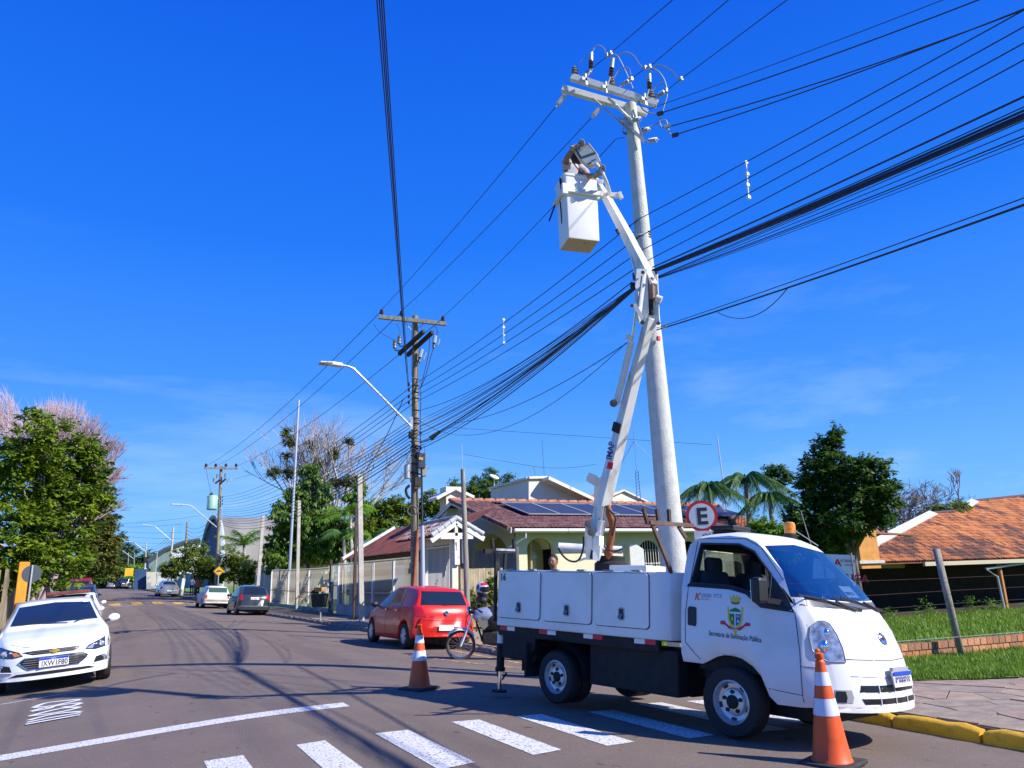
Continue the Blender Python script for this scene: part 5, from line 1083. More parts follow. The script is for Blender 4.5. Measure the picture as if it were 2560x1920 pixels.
# man behind the truck
def standing(name, label, x, y, z, face, cols, h=1.72, group=None, lean=0):
    s = h / 1.72; b = V((x, y, z)); F_ = V((cos(face), sin(face), 0)); R_ = V((F_.y, -F_.x, 0))
    def q(f, r, u): return b + F_ * f * s + R_ * r * s + V((0, 0, u * s))
    J = dict(pelvis=(q(0, 0, .92), (.14 * s, .11 * s)), waist=(q(0, 0, 1.05), (.13 * s, .10 * s)), chest=(q(lean * .3, 0, 1.28), (.15 * s, .10 * s)), neck0=(q(lean * .5, 0, 1.44), .06 * s), neck=(q(lean * .6, 0, 1.50), .05 * s), head=(q(lean * .7 + .02, 0, 1.62), .085 * s))
    bn = [('pelvis', 'waist', 1), ('waist', 'chest', 1), ('chest', 'neck0', 1), ('neck0', 'neck', 0), ('neck', 'head', 0)]
    for k, r in (('L', -1), ('R', 1)):
        J['s' + k] = (q(lean * .4, r * .19, 1.38), .055 * s); J['e' + k] = (q(lean * .5 + .02, r * .25, 1.12), .042 * s); J['w' + k] = (q(lean + .12, r * .22, .90), .03 * s); J['h' + k] = (q(lean + .15, r * .21, .82), .032 * s)
        J['i' + k] = (q(0, r * .10, .84), .085 * s); J['k' + k] = (q(.03, r * .11, .48), .058 * s); J['a' + k] = (q(0, r * .11, .09), .042 * s); J['f' + k] = (q(.16, r * .12, .04), .035 * s)
        bn += [('chest', 's' + k, 1), ('s' + k, 'e' + k, 1), ('e' + k, 'w' + k, 0), ('w' + k, 'h' + k, 0), ('pelvis', 'i' + k, 2), ('i' + k, 'k' + k, 2), ('k' + k, 'a' + k, 2), ('a' + k, 'f' + k, 3)]
    return person(name, label, J, bn, cols, J['head'][0] + V((0, 0, .02)), .1 * s, F_, group)
pm = atd(1381, 1409, 13.3)
pp = standing('person', 'man whose dark hair shows just above the truck lockers', pm.x, pm.y, pm.z - 1.60, radians(-140), [skin, mat('rust_red_shirt', (.28, .06, .04), .9), jeans, chassis], lean=-.1)
for i, (px, py, lab, c, fa) in enumerate(((480, 1462, 'walker in a pale top on the lawn, left of the person in orange', (.6, .62, .66), 1.0), (495, 1466, 'walker in a bright orange jacket on the lawn beneath the small trees', (.75, .13, .03), 2.0), (437, 1458, 'dark clothed person standing by the graffiti wall behind the silver car', (.03, .02, .03), 2.5))):
    r_ = (74, 70, 98)[i]; p = atd(px, py, r_); standing('person', lab, p.x, p.y, p.z - .95, fa, [skin, mat('shirt_colour_%d' % i, c, .9), jeans, chassis], 1.65)
# ------------------------------------------------------------------ traffic cones
def cone(p, rz, name_lab, dirt):
    root = empty('traffic_cone', name_lab, 'traffic cone', p, rz, 'traffic cones round the truck')
    MB().box((0, 0, .018), (.42, .42, .036)).build('base', mat('cone_rubber_base', (.035, .035, .035), .8, ns=9, na=.3), root, bevel=.012)
    def R(h): return lerp(.155, .032, (h - .03) / .80)
    og = mat('cone_orange', (.78, .10, .012), .45, ns=8, na=.12); wh = mat('cone_reflective_white', (.72, .74, .80), .35, ns=20, na=.06)
    MB().lathe([(.165, .03), (.158, .05), (R(.06), .06), (R(.2), .2), (R(.36), .36), (R(.50), .50), (R(.62), .62), (R(.74), .74), (R(.79), .79), (.038, .80), (.026, .815), (.036, .83), (.034, .865), (.012, .872)], n=28).build('cone_body', og, root, ang=50)
    for a, b in ((.385, .515), (.615, .72)): MB().lathe([(R(a) + .0035, a), (R(b) + .0035, b)], n=28, caps=False).build('reflective_band', wh, root, smooth=True)
    return root
p = atg(*sp2(906, 1489)); cone(p, .4, 'orange and white cone standing in the truck shadow near the red hatchback', 0)
p = atg(2082, 1912); cone(p, .3, 'orange and white cone in front of the truck cab, nearest to us', 1)
# ------------------------------------------------------------------ motorcycle and helmet
fw = atg(1152, 1648); rw = atg(1300, 1668); hdg = atan2(fw.y - rw.y, fw.x - rw.x)
hdg = atan2(.42, -.91); mo = empty('motorcycle', 'silver and white motorcycle parked nose to the street behind the truck', 'motorcycle', fw - V((cos(hdg), sin(hdg), 0)) * .64, 0); mo.scale = (1.0, 1.3, 1.0); mo.rotation_euler = Euler((radians(-7), 0, hdg)); mo.location.z = min(fw.z, rw.z)
def mwheel(x, r, w, nm):
    t = MB().lathe([(r - .055, -w * .3), (r - .03, -w * .5), (r, -w * .25), (r, w * .25), (r - .03, w * .5), (r - .055, w * .3)], c=(x, 0, r), ax=(0, 1, 0), n=32, caps=False).build(nm, mat('dusty_tyre', (.09, .075, .06), .9, ns=9, na=.4), mo, smooth=True)
    MB().lathe([(r - .056, -.022), (r - .066, 0), (r - .056, .022)], c=(x, 0, r), ax=(0, 1, 0), n=32, caps=False).build('rim', chrome, t, smooth=True)
    mb = MB()
    for k in range(24):
        a = 2 * pi * k / 24; a2 = a + .5 * (1 if k % 2 else -1); sg = .03 * (1 if k % 4 < 2 else -1); mb.tube([V((x + .035 * cos(a2), sg, r + .035 * sin(a2))), V((x + (r - .06) * cos(a), 0, r + (r - .06) * sin(a)))], .0028, 4, False)
    s_ = mb.build('spokes', chrome, t); s_['kind'] = 'stuff'
    MB().lathe([(.05, -.05), (.06, 0), (.05, .05)], c=(x, 0, r), ax=(0, 1, 0), n=14).build('hub', mat('hub_rusty', (.25, .17, .10), .6, .4), t, ang=40)
mwheel(.64, .305, .115, 'front_wheel'); mwheel(-.62, .295, .10, 'rear_wheel')
for s in (-1, 1):
    MB().tube([V((.64, s * .075, .305)), V((.50, s * .08, .62))], .026, 10).build('fork_leg', white_paint, mo, ang=40); MB().tube([V((.50, s * .08, .60)), V((.37, s * .08, .93))], .018, 10).build('fork_tube', chrome, mo, ang=40)
    MB().tube([V((.34, s * .05, 1.02)), V((.30, s * .22, 1.06)), V((.22, s * .36, 1.04))], .013, 8).build('handlebar', chassis, mo, smooth=True); MB().tube([V((.24, s * .33, 1.043)), V((.19, s * .42, 1.03))], .019, 8).build('grip', rubber, mo)
    MB().tube([V((.29, s * .25, 1.06)), V((.33, s * .27, 1.20))], .006, 6).build('mirror_stem', chassis, mo); MB().sphere((.33, s * .28, 1.23), .06, 10, None, (.3, 1, .7)).build('mirror', black_pl, mo, smooth=True)
    MB().sphere((.42, s * .14, .93), .035, 10, None, (1, 1.2, .8)).build('indicator', lamporange, mo, smooth=True)
    MB().tube([V((-.62, s * .10, .295)), V((-.50, s * .12, .66))], .025, 8).build('shock_absorber', chrome, mo, ang=40)
MB().grid(lambda u, v: V((.64 + .345 * cos(lerp(2.55, .75, u)), (v - .5) * .19, .305 + .345 * sin(lerp(2.55, .75, u)) - abs(v - .5) ** 2 * .12)), 12, 6).build('front_mudguard', white_paint, mo, smooth=True)
MB().grid(lambda u, v: V((-.62 + .35 * cos(lerp(2.9, 1.0, u)), (v - .5) * .15, .30 + .35 * sin(lerp(2.9, 1.0, u)))), 12, 4).build('rear_mudguard', black_pl, mo, smooth=True)
hl_ = MB().lathe([(.03, -.10), (.075, -.05), (.088, 0), (.085, .02)], c=(.46, 0, .98), ax=(1, 0, 0), n=20).build('headlamp_shell', black_g, mo, ang=40); MB().sphere((.485, 0, .98), .080, 16, None, (.22, 1, 1)).build('headlamp', lampclear, hl_, smooth=True); MB().lathe([(.088, -.01), (.092, .01), (.082, .018)], c=(.475, 0, .98), ax=(1, 0, 0), n=20, caps=False).build('headlamp_ring', chrome, hl_, smooth=True)
silvb = mat('silver_blue_tank', (.46, .52, .60), .22, .5, coat=.7)
MB().sphere((-.02, 0, .80), .24, 14, None, (1.1, .75, 1.1)).build('black_bodywork', black_pl, mo, smooth=True)
MB().sphere((.10, 0, .88), .22, 18, None, (1.35, .80, .75)).build('fuel_tank', silvb, mo, smooth=True)
for s in (-1, 1): MB().prism([(.30, .90), (.12, .92), (.02, .74), (.16, .62), (.26, .72)], lambda u, v, t: V((u, t * s, v)), .10, .16).build('tank_shroud', mat('silver_gold_panel', (.40, .38, .32), .3, .4, coat=.5), mo, bevel=.012)
MB().sphere((-.35, 0, .83), .2, 16, None, (1.75, .62, .34)).build('seat', mat('black_seat', (.02, .02, .022), .6), mo, smooth=True)
MB().box((.02, 0, .45), (.34, .24, .26)).box((.10, 0, .62), (.16, .16, .16)).build('engine', mat('engine_alloy', (.05, .05, .055), .5, .5, ns=20, na=.4), mo, bevel=.03)
for a, b in (((.36, 0, .92), (.20, 0, .40)), ((.36, 0, .94), (-.3, 0, .74)), ((.20, 0, .40), (-.25, 0, .36)), ((-.25, 0, .36), (-.30, 0, .75)), ((-.25, .08, .38), (-.62, .09, .295)), ((-.25, -.08, .38), (-.62, -.09, .295)), ((-.3, 0, .75), (-.75, 0, .82))): MB().tube([V(a), V(b)], .02, 8).build('frame_tube', chassis, mo)
MB().tube(smoothpoly([V((.16, -.10, .50)), V((.20, -.13, .34)), V((-.05, -.15, .24)), V((-.35, -.17, .28))]), .02, 8).build('exhaust_pipe', mat('rusty_exhaust', (.20, .10, .06), .6, .4), mo, smooth=True); MB().tube([V((-.35, -.17, .28)), V((-.85, -.19, .42))], .045, 12).build('silencer', chrome, mo, ang=40)
MB().box((-.86, 0, .80), (.07, .14, .09)).build('tail_lamp', lampred, mo, bevel=.015); MB().tube([V((-.1, .1, .32)), V((-.16, .3, .02))], .012, 6).build('side_stand', chassis, mo)
for q in ([(.44, .05, .98), (.52, .03, .80), (.40, .02, .62)], [(.36, -.10, 1.02), (.50, -.10, .86), (.56, -.08, .5), (.62, -.07, .38)]): MB().tube(smoothpoly([V(p) for p in q]), .007, 5).build('cable', chassis, mo)
hm = atd(1206, 1474, hypot(fw.x, fw.y) + .45)
he = empty('motorcycle_helmet', 'silver full face helmet with red and dark blue graphics set on top of the motorcycle', 'helmet', hm, 0); hr_ = Euler((0, .1, radians(-80))).to_matrix()
shell = mat('helmet_silver', (.58, .58, .60), .3, coat=.5)
sh_ = MB(); sh_.sphere((0, 0, .01), .15, 22, hr_, (1.12, .92, 1.0)); o = sh_.build('shell', shell, he, smooth=True); hb_ = bvh_of([o])
def hmap(u, v, off):                              # u azimuth (0 = front), v elevation
    d = hr_ @ V((cos(v) * cos(u), cos(v) * sin(u), sin(v))); h = hb_.ray_cast(V((0, 0, .01)) + d, -d); return (h[0] if h[0] else d * .15) + d * off
patch('visor_opening', [(-1.05, -.10), (-.9, .38), (0, .46), (.9, .38), (1.05, -.10), (.5, -.28), (-.5, -.28)], hmap, black_g, he, .004, .006, .15)
patch('red_graphic', [(-.9, .62), (0, .60), (.9, .62), (1.2, 1.05), (0, 1.25), (-1.2, 1.05)], hmap, mat('helmet_red', (.50, .015, .05), .3, coat=.5), he, .003, .004, .15)
for s in (-1, 1):
    pts = [(s * 1.2, .45), (s * 1.25, -.05), (s * 1.7, .0), (s * 1.9, .6), (s * 1.5, .85)]; patch('blue_graphic', pts if s > 0 else pts[::-1], hmap, mat('helmet_navy', (.03, .03, .10), .3, coat=.5), he, .003, .004, .15)
    patch('red_graphic', [(s * .3, -.42), (s * .75, -.40), (s * .8, -.75), (s * .3, -.8)] if s > 0 else [(-.3, -.42), (-.3, -.8), (-.8, -.75), (-.75, -.40)], hmap, mat('helmet_red', (.50, .015, .05), .3, coat=.5), he, .003, .004, .12)
MB().lathe([(.10, -.15), (.125, -.10), (.13, -.05)], n=20, caps=False).build('neck_trim', black_pl, he, smooth=True)
MB().sphere((-.02, .0, -.20), .13, 12, None, (.8, .9, .7)).build('bag', black_pl, None).name = 'tank_bag'
tb = D.objects['tank_bag']; tb.location = hm + V((.0, -.03, -.02)); tag(tb, 'crumpled black bag and jacket bundle beneath the helmet on the motorcycle', 'bag')
# ------------------------------------------------------------------ poles
def pinins(mb, p, h=.14, r=.055, ax=(0, 0, 1), n=10):
    mb.lathe([(.012, -.06), (.012, 0), (r, .005), (r * .72, h * .3), (r, h * .36), (r * .7, h * .62), (r * .85, h * .68), (r * .5, h), (.004, h + .01)], c=p, ax=ax, n=n)
def part_ins(parent, p, m, h=.14, r=.055, ax=(0, 0, 1), name='insulator'): mb = MB(); pinins(mb, p, h, r, ax); return mb.build(name, m, parent, smooth=False, ang=50)
def strain(parent, a, b, m=None):               # ribbed strain insulator from a to b
    a, b = V(a), V(b); L_ = (b - a).length; n = 9; prof = [(.010, 0)]
    for i in range(n): z = L_ * (.18 + .64 * i / (n - 1)); prof += [(.018, z - .012), (.046, z), (.018, z + .010)]
    prof += [(.010, L_)]; return MB().lathe(prof, c=a, ax=(b - a), n=10).build('strain_insulator', m or mat('grey_white_polymer', (.62, .64, .66), .35, ns=9, na=.1), parent, ang=40)
def guy(parent, name, pts, r, m, n=8, k=0): return MB().tube(smoothpoly(pts, k) if k else pts, r, n).build(name, m, parent, ang=45)
# concrete pole carrying the three way junction
d1 = 12.35; P1 = atd(1690, 1430, d1); P1T = atd(1576, 262, d1); P1.z = T(P1.x, P1.y); b1 = V((P1.x, P1.y, PV(P1.x, P1.y)))
cp1 = empty('utility_pole', 'thick pale round concrete power pole rising behind the truck cab, two crossarms on top', 'utility pole', b1)
top1 = V((P1T.x, P1T.y, P1T.z)) - b1
MB().lathe([(.225, -.1), (.215, 1.0), (.185, top1.z * .35), (.155, top1.z * .6), (.125, top1.z * .85), (.108, top1.z)], ax=V((top1.x, top1.y, top1.z)), n=26).build('pole_shaft', mat('pale_concrete', (.60, .61, .57), .8, ns=5, col2=(.46, .47, .44), bump=.5, bs=45, lo=.28, hi=.6), cp1, ang=50)
def Q1(px, py, dd=0): return atd(px, py, d1 + dd) - b1
hole = MB()
for i in range(34):
    z = .9 + i * .24; a = atan2(-b1.y, -b1.x) + random.uniform(-.9, .9); r_ = interp([(0, .22), (3.5, .185), (6, .155), (8.5, .125), (10, .108)], z); c_ = V((top1.x * z / top1.z + cos(a) * r_, top1.y * z / top1.z + sin(a) * r_, z)); hole.lathe([(.001, .004), (random.uniform(.008, .016), -.004)], c=c_, ax=(cos(a), sin(a), 0), n=6, caps=False)
o = hole.build('air_holes', mat('pit_shadow_grey', (.20, .20, .18), .9), cp1); o['kind'] = 'stuff'
woodw = mat('whitewashed_crossarm', (.72, .72, .68), .7, ns=6, na=.14, stretch=(1, 1, 3))
def xarm(name, a, b, w, h, m, parent): return MB().bar(a, b, w, h, V((0, 0, 1))).build(name, m, parent, bevel=.006)
# region transform for the pole head close-up
def RH(x, y): return 1320 + x * .19892, 60 + y * .19892
A1, A2 = Q1(*RH(545, 670), -.30), Q1(*RH(1625, 1005), -.30); xa = xarm('crossarm', A1, A2, .10, .12, woodw, cp1)
C1, C2 = Q1(*RH(430, 810), -.10), Q1(*RH(1500, 1120), .10); xb_ = xarm('crossarm', C1, C2, .10, .12, woodw, cp1)
guy(cp1, 'arm_brace', [Q1(*RH(820, 930), -.12), Q1(*RH(1200, 1280), -.12)], .016, steel); guy(cp1, 'arm_brace', [Q1(*RH(1010, 930), -.18), Q1(*RH(1330, 1240), -.15)], .028, woodw)
MB().bar(Q1(*RH(1150, 1180), -.15), Q1(*RH(1470, 1480), -.15), .04, .05).build('steel_bracket', steel, cp1); MB().bar(Q1(*RH(1320, 1080), -.12), Q1(*RH(1440, 1440), -.15), .02, .03).build('steel_bracket', steel, cp1)
for y in (1215, 1330): MB().lathe([(.128, -.03), (.132, -.03), (.132, .03), (.128, .03)], c=Q1(*RH(1275, y)), n=20, caps=False).build('pole_band', steel, cp1, ang=40)
for (x, y), tlt in (((590, 630), 0), ((1060, 770), 0), ((1555, 930), 0)): part_ins(cp1, Q1(*RH(x, y), -.30), greyporc, .16, .07)
fuse = mat('fuse_grey', (.42, .50, .52), .35, .2)
for (x0, y0), (x1, y1), (xb0, yb0) in (((790, 555), (792, 365), (735, 700)), ((1040, 650), (1062, 440), (990, 800)), ((1525, 810), (1520, 635), (1480, 950))):
    a, b, c = Q1(*RH(x0, y0), -.36), Q1(*RH(x1, y1), -.36), Q1(*RH(xb0, yb0), -.36); m_ = a.lerp(b, .42)
    MB().lathe([(.035, 0), (.05, .03), (.03, .06), (.05, .09), (.03, .12), (.05, .15), (.03, .18)], c=a, ax=(m_ - a), n=10).build('surge_arrester_base', porcelain, cp1, ang=40); MB().tube([m_, b], [.045, .042], 10).build('surge_arrester', fuse, cp1, ang=40)
    MB().bar(c + V((0, 0, -.12)), c + V((0, 0, .12)), .06, .03, V((0, 1, 0))).build('clamp_plate', woodw, cp1); MB().bar(c + (c - a) * -.0 + V((-.10, 0, 0)), c + V((.07, 0, 0)), .03, .06).build('clamp_plate', woodw, cp1); MB().tube([c, a], .015, 6).build('clamp_link', steel, cp1)
for a, b in (((690, 650), (810, 570)), ((1150, 790), (1290, 700)), ((1600, 920), (1740, 840)), ((480, 870), (350, 1040)), ((910, 1045), (800, 1175)), ((1310, 1205), (1430, 1190)), ((1420, 1345), (1540, 1320)), ((1500, 1470), (1640, 1450))): strain(cp1, Q1(*RH(*a), -.25), Q1(*RH(*b), -.35))
for pts in (((810, 350), (840, 290), (890, 268), (950, 300), (975, 350), (990, 395)), ((1050, 385), (1120, 400), (1200, 540), (1290, 740), (1370, 940), (1460, 1090), (1610, 1135)), ((1095, 440), (1160, 380), (1240, 355), (1330, 400), (1400, 500), (1440, 545), (1475, 550)), ((1530, 545), (1640, 600), (1720, 720), (1748, 880), (1720, 1000), (1690, 1100)),
            ((1545, 615), (1590, 540), (1650, 518), (1740, 545), (1830, 610), (1890, 690), (1925, 690)), ((1670, 1150), (1655, 1230), (1680, 1290), (1720, 1300)), ((1430, 1310), (1560, 1280), (1660, 1230), (1730, 1210), (1760, 1290), (1775, 1370), (1815, 1400)), ((590, 545), (650, 480), (700, 440), (755, 430)), ((1075, 680), (1130, 590), (1200, 545), (1270, 560), (1290, 640)), ((1560, 850), (1620, 770), (1700, 740))):
    guy(cp1, 'jumper_lead', [Q1(*RH(*p), -.32) for p in pts], .012 if pts[0][0] != 590 else .005, alum, 5, 5)
for (x, y) in ((1660, 1125), (1750, 1285), (1850, 1395)): MB().bar(Q1(*RH(x - 40, y + 12), -.32), Q1(*RH(x + 40, y - 12), -.32), .05, .06).build('line_clamp', black_pl if y != 1285 else steel, cp1)
for (x, y) in ((1000, 392), (1040, 365), (1475, 550), (1530, 535), (1925, 690), (1740, 835), (1300, 690)): MB().box(Q1(*RH(x, y), -.32), (.05, .05, .07)).build('tap_clamp', steel, cp1)
# spool racks lower on the pole
for (px, py), s in (((1570, 572), -1), ((1620, 586), 1), ((1588, 690), -1), ((1582, 715), -1)):
    c = Q1(px, py, -.05); MB().lathe([(.05, -.07), (.05, -.05), (.03, -.04), (.05, -.02), (.05, 0), (.03, .01), (.05, .03), (.05, .05)], c=c, n=12).build('spool_insulator', porcelain, cp1, ang=40); MB().tube([c + V((0, 0, -.07)), V((top1.x * .6, top1.y * .6, c.z - .07))], .01, 6).build('spool_bracket', steel, cp1)
for py in (596, 642): MB().lathe([(.150, -.02), (.155, -.02), (.155, .02), (.150, .02)], c=Q1(1601, py), n=20, caps=False).build('wire_binding', steel, cp1, smooth=True)
MB().box(Q1(1646, 846, -.2), (.05, .05, .07)).build('red_tag', redp, cp1)
# weathered wooden pole
P2 = atX(1036, 1450, 8.22); b2 = V((P2.x, P2.y, PV(P2.x, P2.y)))
def Q2(px, py, dd=0): return atd(px, py, hypot(P2.x, P2.y) + dd) - b2
wp = empty('utility_pole', 'weathered wooden power pole with pale crossarm and cable clutter behind the red hatchback', 'utility pole', b2)
t2 = Q2(1038, 790); MB().lathe([(.135, -.1), (.128, 1.5), (.112, t2.z * .6), (.095, t2.z)], ax=t2, n=16).build('pole_shaft', mat('pole_wood', (.33, .27, .18), .9, ns=3.5, col2=(.16, .125, .08), stretch=(4, 4, .5), bump=.6), wp, ang=50)
def RW(x, y): return 760 + x * .19892, 740 + y * .19892
xarm('crossarm', Q2(*RW(938, 262), -.15), Q2(*RW(1788, 352), -.15), .11, .13, greywood, wp)
darkwood = mat('black_creosote_wood', (.035, .028, .02), .85, ns=6, na=.4, bump=.3)
for a, b, d0, d1_ in (((1195, 730), (1505, 445), .25, -1.1), ((1300, 745), (1615, 455), .35, -1.0)): xarm('lower_crossarm', Q2(*RW(*a), d0), Q2(*RW(*b), d1_), .10, .13, darkwood, wp)
for x, y in ((975, 225), (1223, 245), (1745, 310)): part_ins(wp, Q2(*RW(x, y), -.15), porcelain, .16, .07)
guy(wp, 'arm_brace', [Q2(*RW(1235, 290), -.18), Q2(*RW(1355, 435), -.12)], .014, steel); guy(wp, 'arm_brace', [Q2(*RW(1520, 335), -.18), Q2(*RW(1440, 405), -.12)], .014, steel)
for x, y in ((1197, 570), (1140, 625)): part_ins(wp, Q2(*RW(x, y + 30), -.1), greyporc, .30, .075); guy(wp, 'hook', [Q2(*RW(x, y + 40), -.1), Q2(*RW(x + 10, y + 60), -.1), Q2(*RW(x + 60, y + 60), -.1)], .02, chassis)
for a, b in (((1650, 500), (1635, 590)), ((1480, 670), (1455, 770))): MB().tube([Q2(*RW(*a), -.2), Q2(*RW(*b), -.2)], .07, 8).build('fuse_cutout', fuse, wp, ang=40); a2 = Q2(*RW(a[0] + 55, a[1] + 40), -.2); MB().tube([a2, Q2(*RW(b[0] + 45, b[1] + 30), -.2)], .025, 6).build('fuse_tube', steel, wp); part_ins(wp, Q2(*RW(b[0] - 5, b[1] + 60), -.2), porcelain, .20, .05, (0, 0, 1))
for pts in (((1640, 600), (1590, 780), (1530, 1000), (1460, 1170)), ((1580, 520), (1570, 700), (1500, 1020), (1455, 1180)), ((1470, 1190), (1465, 1400), (1460, 1650), (1470, 1900)), ((1355, 350), (1345, 700), (1350, 1000)), ((880, 360), (950, 450), (1080, 530), (1150, 570)), ((1155, 350), (1205, 430), (1200, 540)), ((1640, 370), (1675, 430), (1670, 500)), ((1440, 1050), (1400, 1100), (1450, 1200))): guy(wp, 'lead_cable', [Q2(*RW(*p), -.22) for p in pts], .013 if pts[0][0] in (1640, 1580, 1470) else .008, wiremat, 5, 4)
for y in (1110, 1180, 1265, 1340): c = Q2(*RW(1318, y), -.1); MB().lathe([(.045, -.05), (.025, -.02), (.045, 0), (.025, .03), (.045, .05)], c=c, n=10).build('spool_insulator', porcelain, wp, ang=40); MB().tube([c, Q2(*RW(1390, y - 10))], .012, 5).build('spool_bracket', steel, wp)
for y in (1040, 1130, 1215, 1290, 1440, 1540, 1610): MB().lathe([(.118, -.012), (.124, -.012), (.124, .012), (.118, .012)], c=Q2(*RW(1400, y)), n=16, caps=False).build('pole_band', chassis if y > 1100 else steel, wp, smooth=True)
# clutter round the wooden pole (2nd close-up region 860,1040)
def RV(x, y): return 860 + x * .19892, 1040 + y * .19892
rc = random.Random(12)
for i in range(26):
    y = rc.uniform(60, 900); c = Q2(*RV(905, y)); ph = rc.uniform(0, 6); r_ = rc.uniform(.13, .19); hh = rc.uniform(.04, .22); pts = [c + V((cos(ph + a) * r_, sin(ph + a) * r_, hh * sin(a * .5 + ph))) for a in [i_ * .45 for i_ in range(rc.randint(7, 15))]]
    guy(wp, 'cable_wrap', pts, rc.uniform(.008, .018), wiremat, 5)
for q, nm, m_ in (((845, 240, .05, .04), 'cable_box', chassis), ((905, 880, .09, .09), 'cable_box', rust)): MB().box(Q2(*RV(q[0], q[1]), -.18), (.16, .12, .22)).build(nm, m_, wp, bevel=.02)
bxb = box('control_box', Q2(*RV(968, 560), -.22), (.24, .18, .50), mat('navy_control_box', (.02, .035, .06), .4, coat=.3), wp, bevel=.02); box('box_label', Q2(*RV(968, 535), -.34), (.13, .01, .09), mat('amber_label', (.6, .32, .03), .5), wp)
MB().lathe([(.06, 0), (.10, .02), (.10, .42), (.06, .46)], c=Q2(*RV(795, 790), -.15), n=14).build('surge_canister', steel, wp, ang=40); MB().box(Q2(*RV(1000, 690), -.15), (.16, .16, .36)).build('cable_box', mat('grey_cable_box', (.22, .23, .22), .6), wp, bevel=.02); box('meter_box', Q2(*RV(925, 830), -.18), (.22, .12, .30), darkwood, wp, bevel=.01)
guy(wp, 'ribbed_conduit', [Q2(*RV(*p), -.15) for p in ((825, 870), (780, 920), (790, 990), (830, 1040))], .045, chassis, 8, 4)
for k in range(3): MB().tube([Q2(*RV(855 + k * 3 + 62 * cos(a), 1190 + 62 * sin(a)), -.17 - .02 * k) for a in [2 * pi * i / 24 for i in range(24)]], .016, 6, closed=True).build('cable_coil', mat('grey_cable', (.14, .14, .13), .6), wp, smooth=True)
guy(wp, 'conduit', [Q2(*RV(975, 640), -.18), Q2(*RV(985, 1380), -.15)], .035, wiremat); guy(wp, 'orange_conduit', [Q2(*RV(925, 1430), -.16), Q2(1032, 1500, -.16)], .05, mat('rust_orange_conduit', (.36, .11, .05), .7, ns=5, na=.3), 10)
for y in (1515, 1660, 1850): MB().lathe([(.142, -.01), (.147, -.01), (.147, .01), (.142, .01)], c=Q2(*RV(880, y)), n=16, caps=False).build('strap', steel, wp, smooth=True)
guy(wp, 'loose_cable', [Q2(*RV(*p), -.2) for p in ((970, 350), (1010, 380), (1015, 450), (990, 500))], .008, wiremat, 5, 4); guy(wp, 'loose_cable', [Q2(*RV(*p), -.2) for p in ((800, 460), (790, 540), (820, 640), (850, 900), (870, 1130), (900, 1420))], .008, wiremat, 5, 4)
# lamp arm on the wooden pole
LA = empty('street_lamp', 'white street lamp on a long angled arm bolted to the weathered wooden pole', 'street lamp', b2 + Q2(*RW(1350, 1640), -.2)); lb = LA.location.copy()
def QL(x, y, dd=-.2): return b2 + Q2(*RW(x, y), dd) - lb
lamparm = mat('lamp_arm_white', (.62, .66, .72), .4, .3)
guy(LA, 'lamp_arm', [QL(1345, 1640), QL(900, 1190, -.6), QL(620, 910, -.9), QL(560, 885, -.95), QL(470, 868, -1.0)], .036, lamparm, 8); MB().bar(QL(1352, 1520), QL(1352, 1680), .05, .10).build('mount_plate', lamparm, LA)
h0, h1 = QL(480, 872, -1.0), QL(190, 840, -1.2); MB().bar(h0, QL(340, 850, -1.1), .22, .12).build('lamp_head', lamparm, LA, bevel=.03); MB().bar(QL(345, 845, -1.1), h1, .30, .05).build('lamp_panel', lamparm, LA, bevel=.02); MB().bar(QL(335, 868, -1.1), h1 + V((0, 0, -.03)), .24, .012).build('lamp_lens', mat('lamp_lens_amber', (.45, .40, .34), .3), LA); MB().sphere(QL(350, 865, -1.1), .09, 10, None, (1.2, 1, .6)).build('driver_cover', lamparm, LA, smooth=True)
# far poles
def farpole(px0, py0, pxt, pyt, X, label, lean=True, arm=True, r0=.15):
    p = atX(px0, py0, X + bend(60)); y_ = p.y; z0 = G(y_); dd = hypot(p.x, p.y); b = V((p.x, p.y, z0)); t = atd(pxt, pyt, dd) - b; root = empty('utility_pole', label, 'utility pole', b)
    MB().lathe([(r0, -.1), (r0 * .95, 1), (r0 * .7, t.z)], ax=t, n=12).build('pole_shaft', mat('grey_pole_wood', (.33, .29, .22), .9, ns=3, col2=(.18, .15, .11), stretch=(4, 4, .5)), root, ang=50)
    return root, b, dd, t
def RF(x, y): return 420 + x * .28933, 1020 + y * .28933
fp, b3, d3, t3 = farpole(543, 1440, 553, 1166, 8.2, 'wooden pole with green transformer beyond the charcoal hatchback')
def Q3(px, py, dd=0): return atd(px, py, d3 + dd) - b3
xarm('crossarm', Q3(*RF(312, 517), -.2), Q3(*RF(603, 523), -.2), .14, .14, greywood, fp)
for x in (328, 412, 500, 588): part_ins(fp, Q3(*RF(x, 508), -.2), porcelain, .26, .12)
xarm('lower_crossarm', Q3(*RF(408, 652), -.2), Q3(*RF(450, 620), -.2), .14, .14, darkwood, fp); xarm('lower_crossarm', Q3(*RF(465, 642), -.2), Q3(*RF(500, 612), -.2), .14, .14, darkwood, fp)
for x, y in ((395, 640), (425, 605), (495, 600)): part_ins(fp, Q3(*RF(x, y), -.3), greyporc, .34, .09)
for x, y in ((515, 650), (530, 632)): MB().tube([Q3(*RF(x, y), -.3), Q3(*RF(x + 8, y - 22), -.3)], .08, 8).build('fuse_cutout', fuse, fp, ang=40)
grt = mat('pale_green_transformer', (.30, .56, .46), .4, coat=.2)
tr = MB().lathe([(.05, 1.15), (.36, 1.10), (.40, 1.05), (.40, .06), (.34, 0), (.01, 0)][::-1], c=Q3(*RF(378, 880), -.3), n=20).build('transformer', grt, fp, ang=40)
for k in range(5): MB().box(Q3(*RF(340 + k * 3, 822), -.35) + V((0, 0, 0)), (.05, .34, .86)).build('cooling_fin', grt, tr)
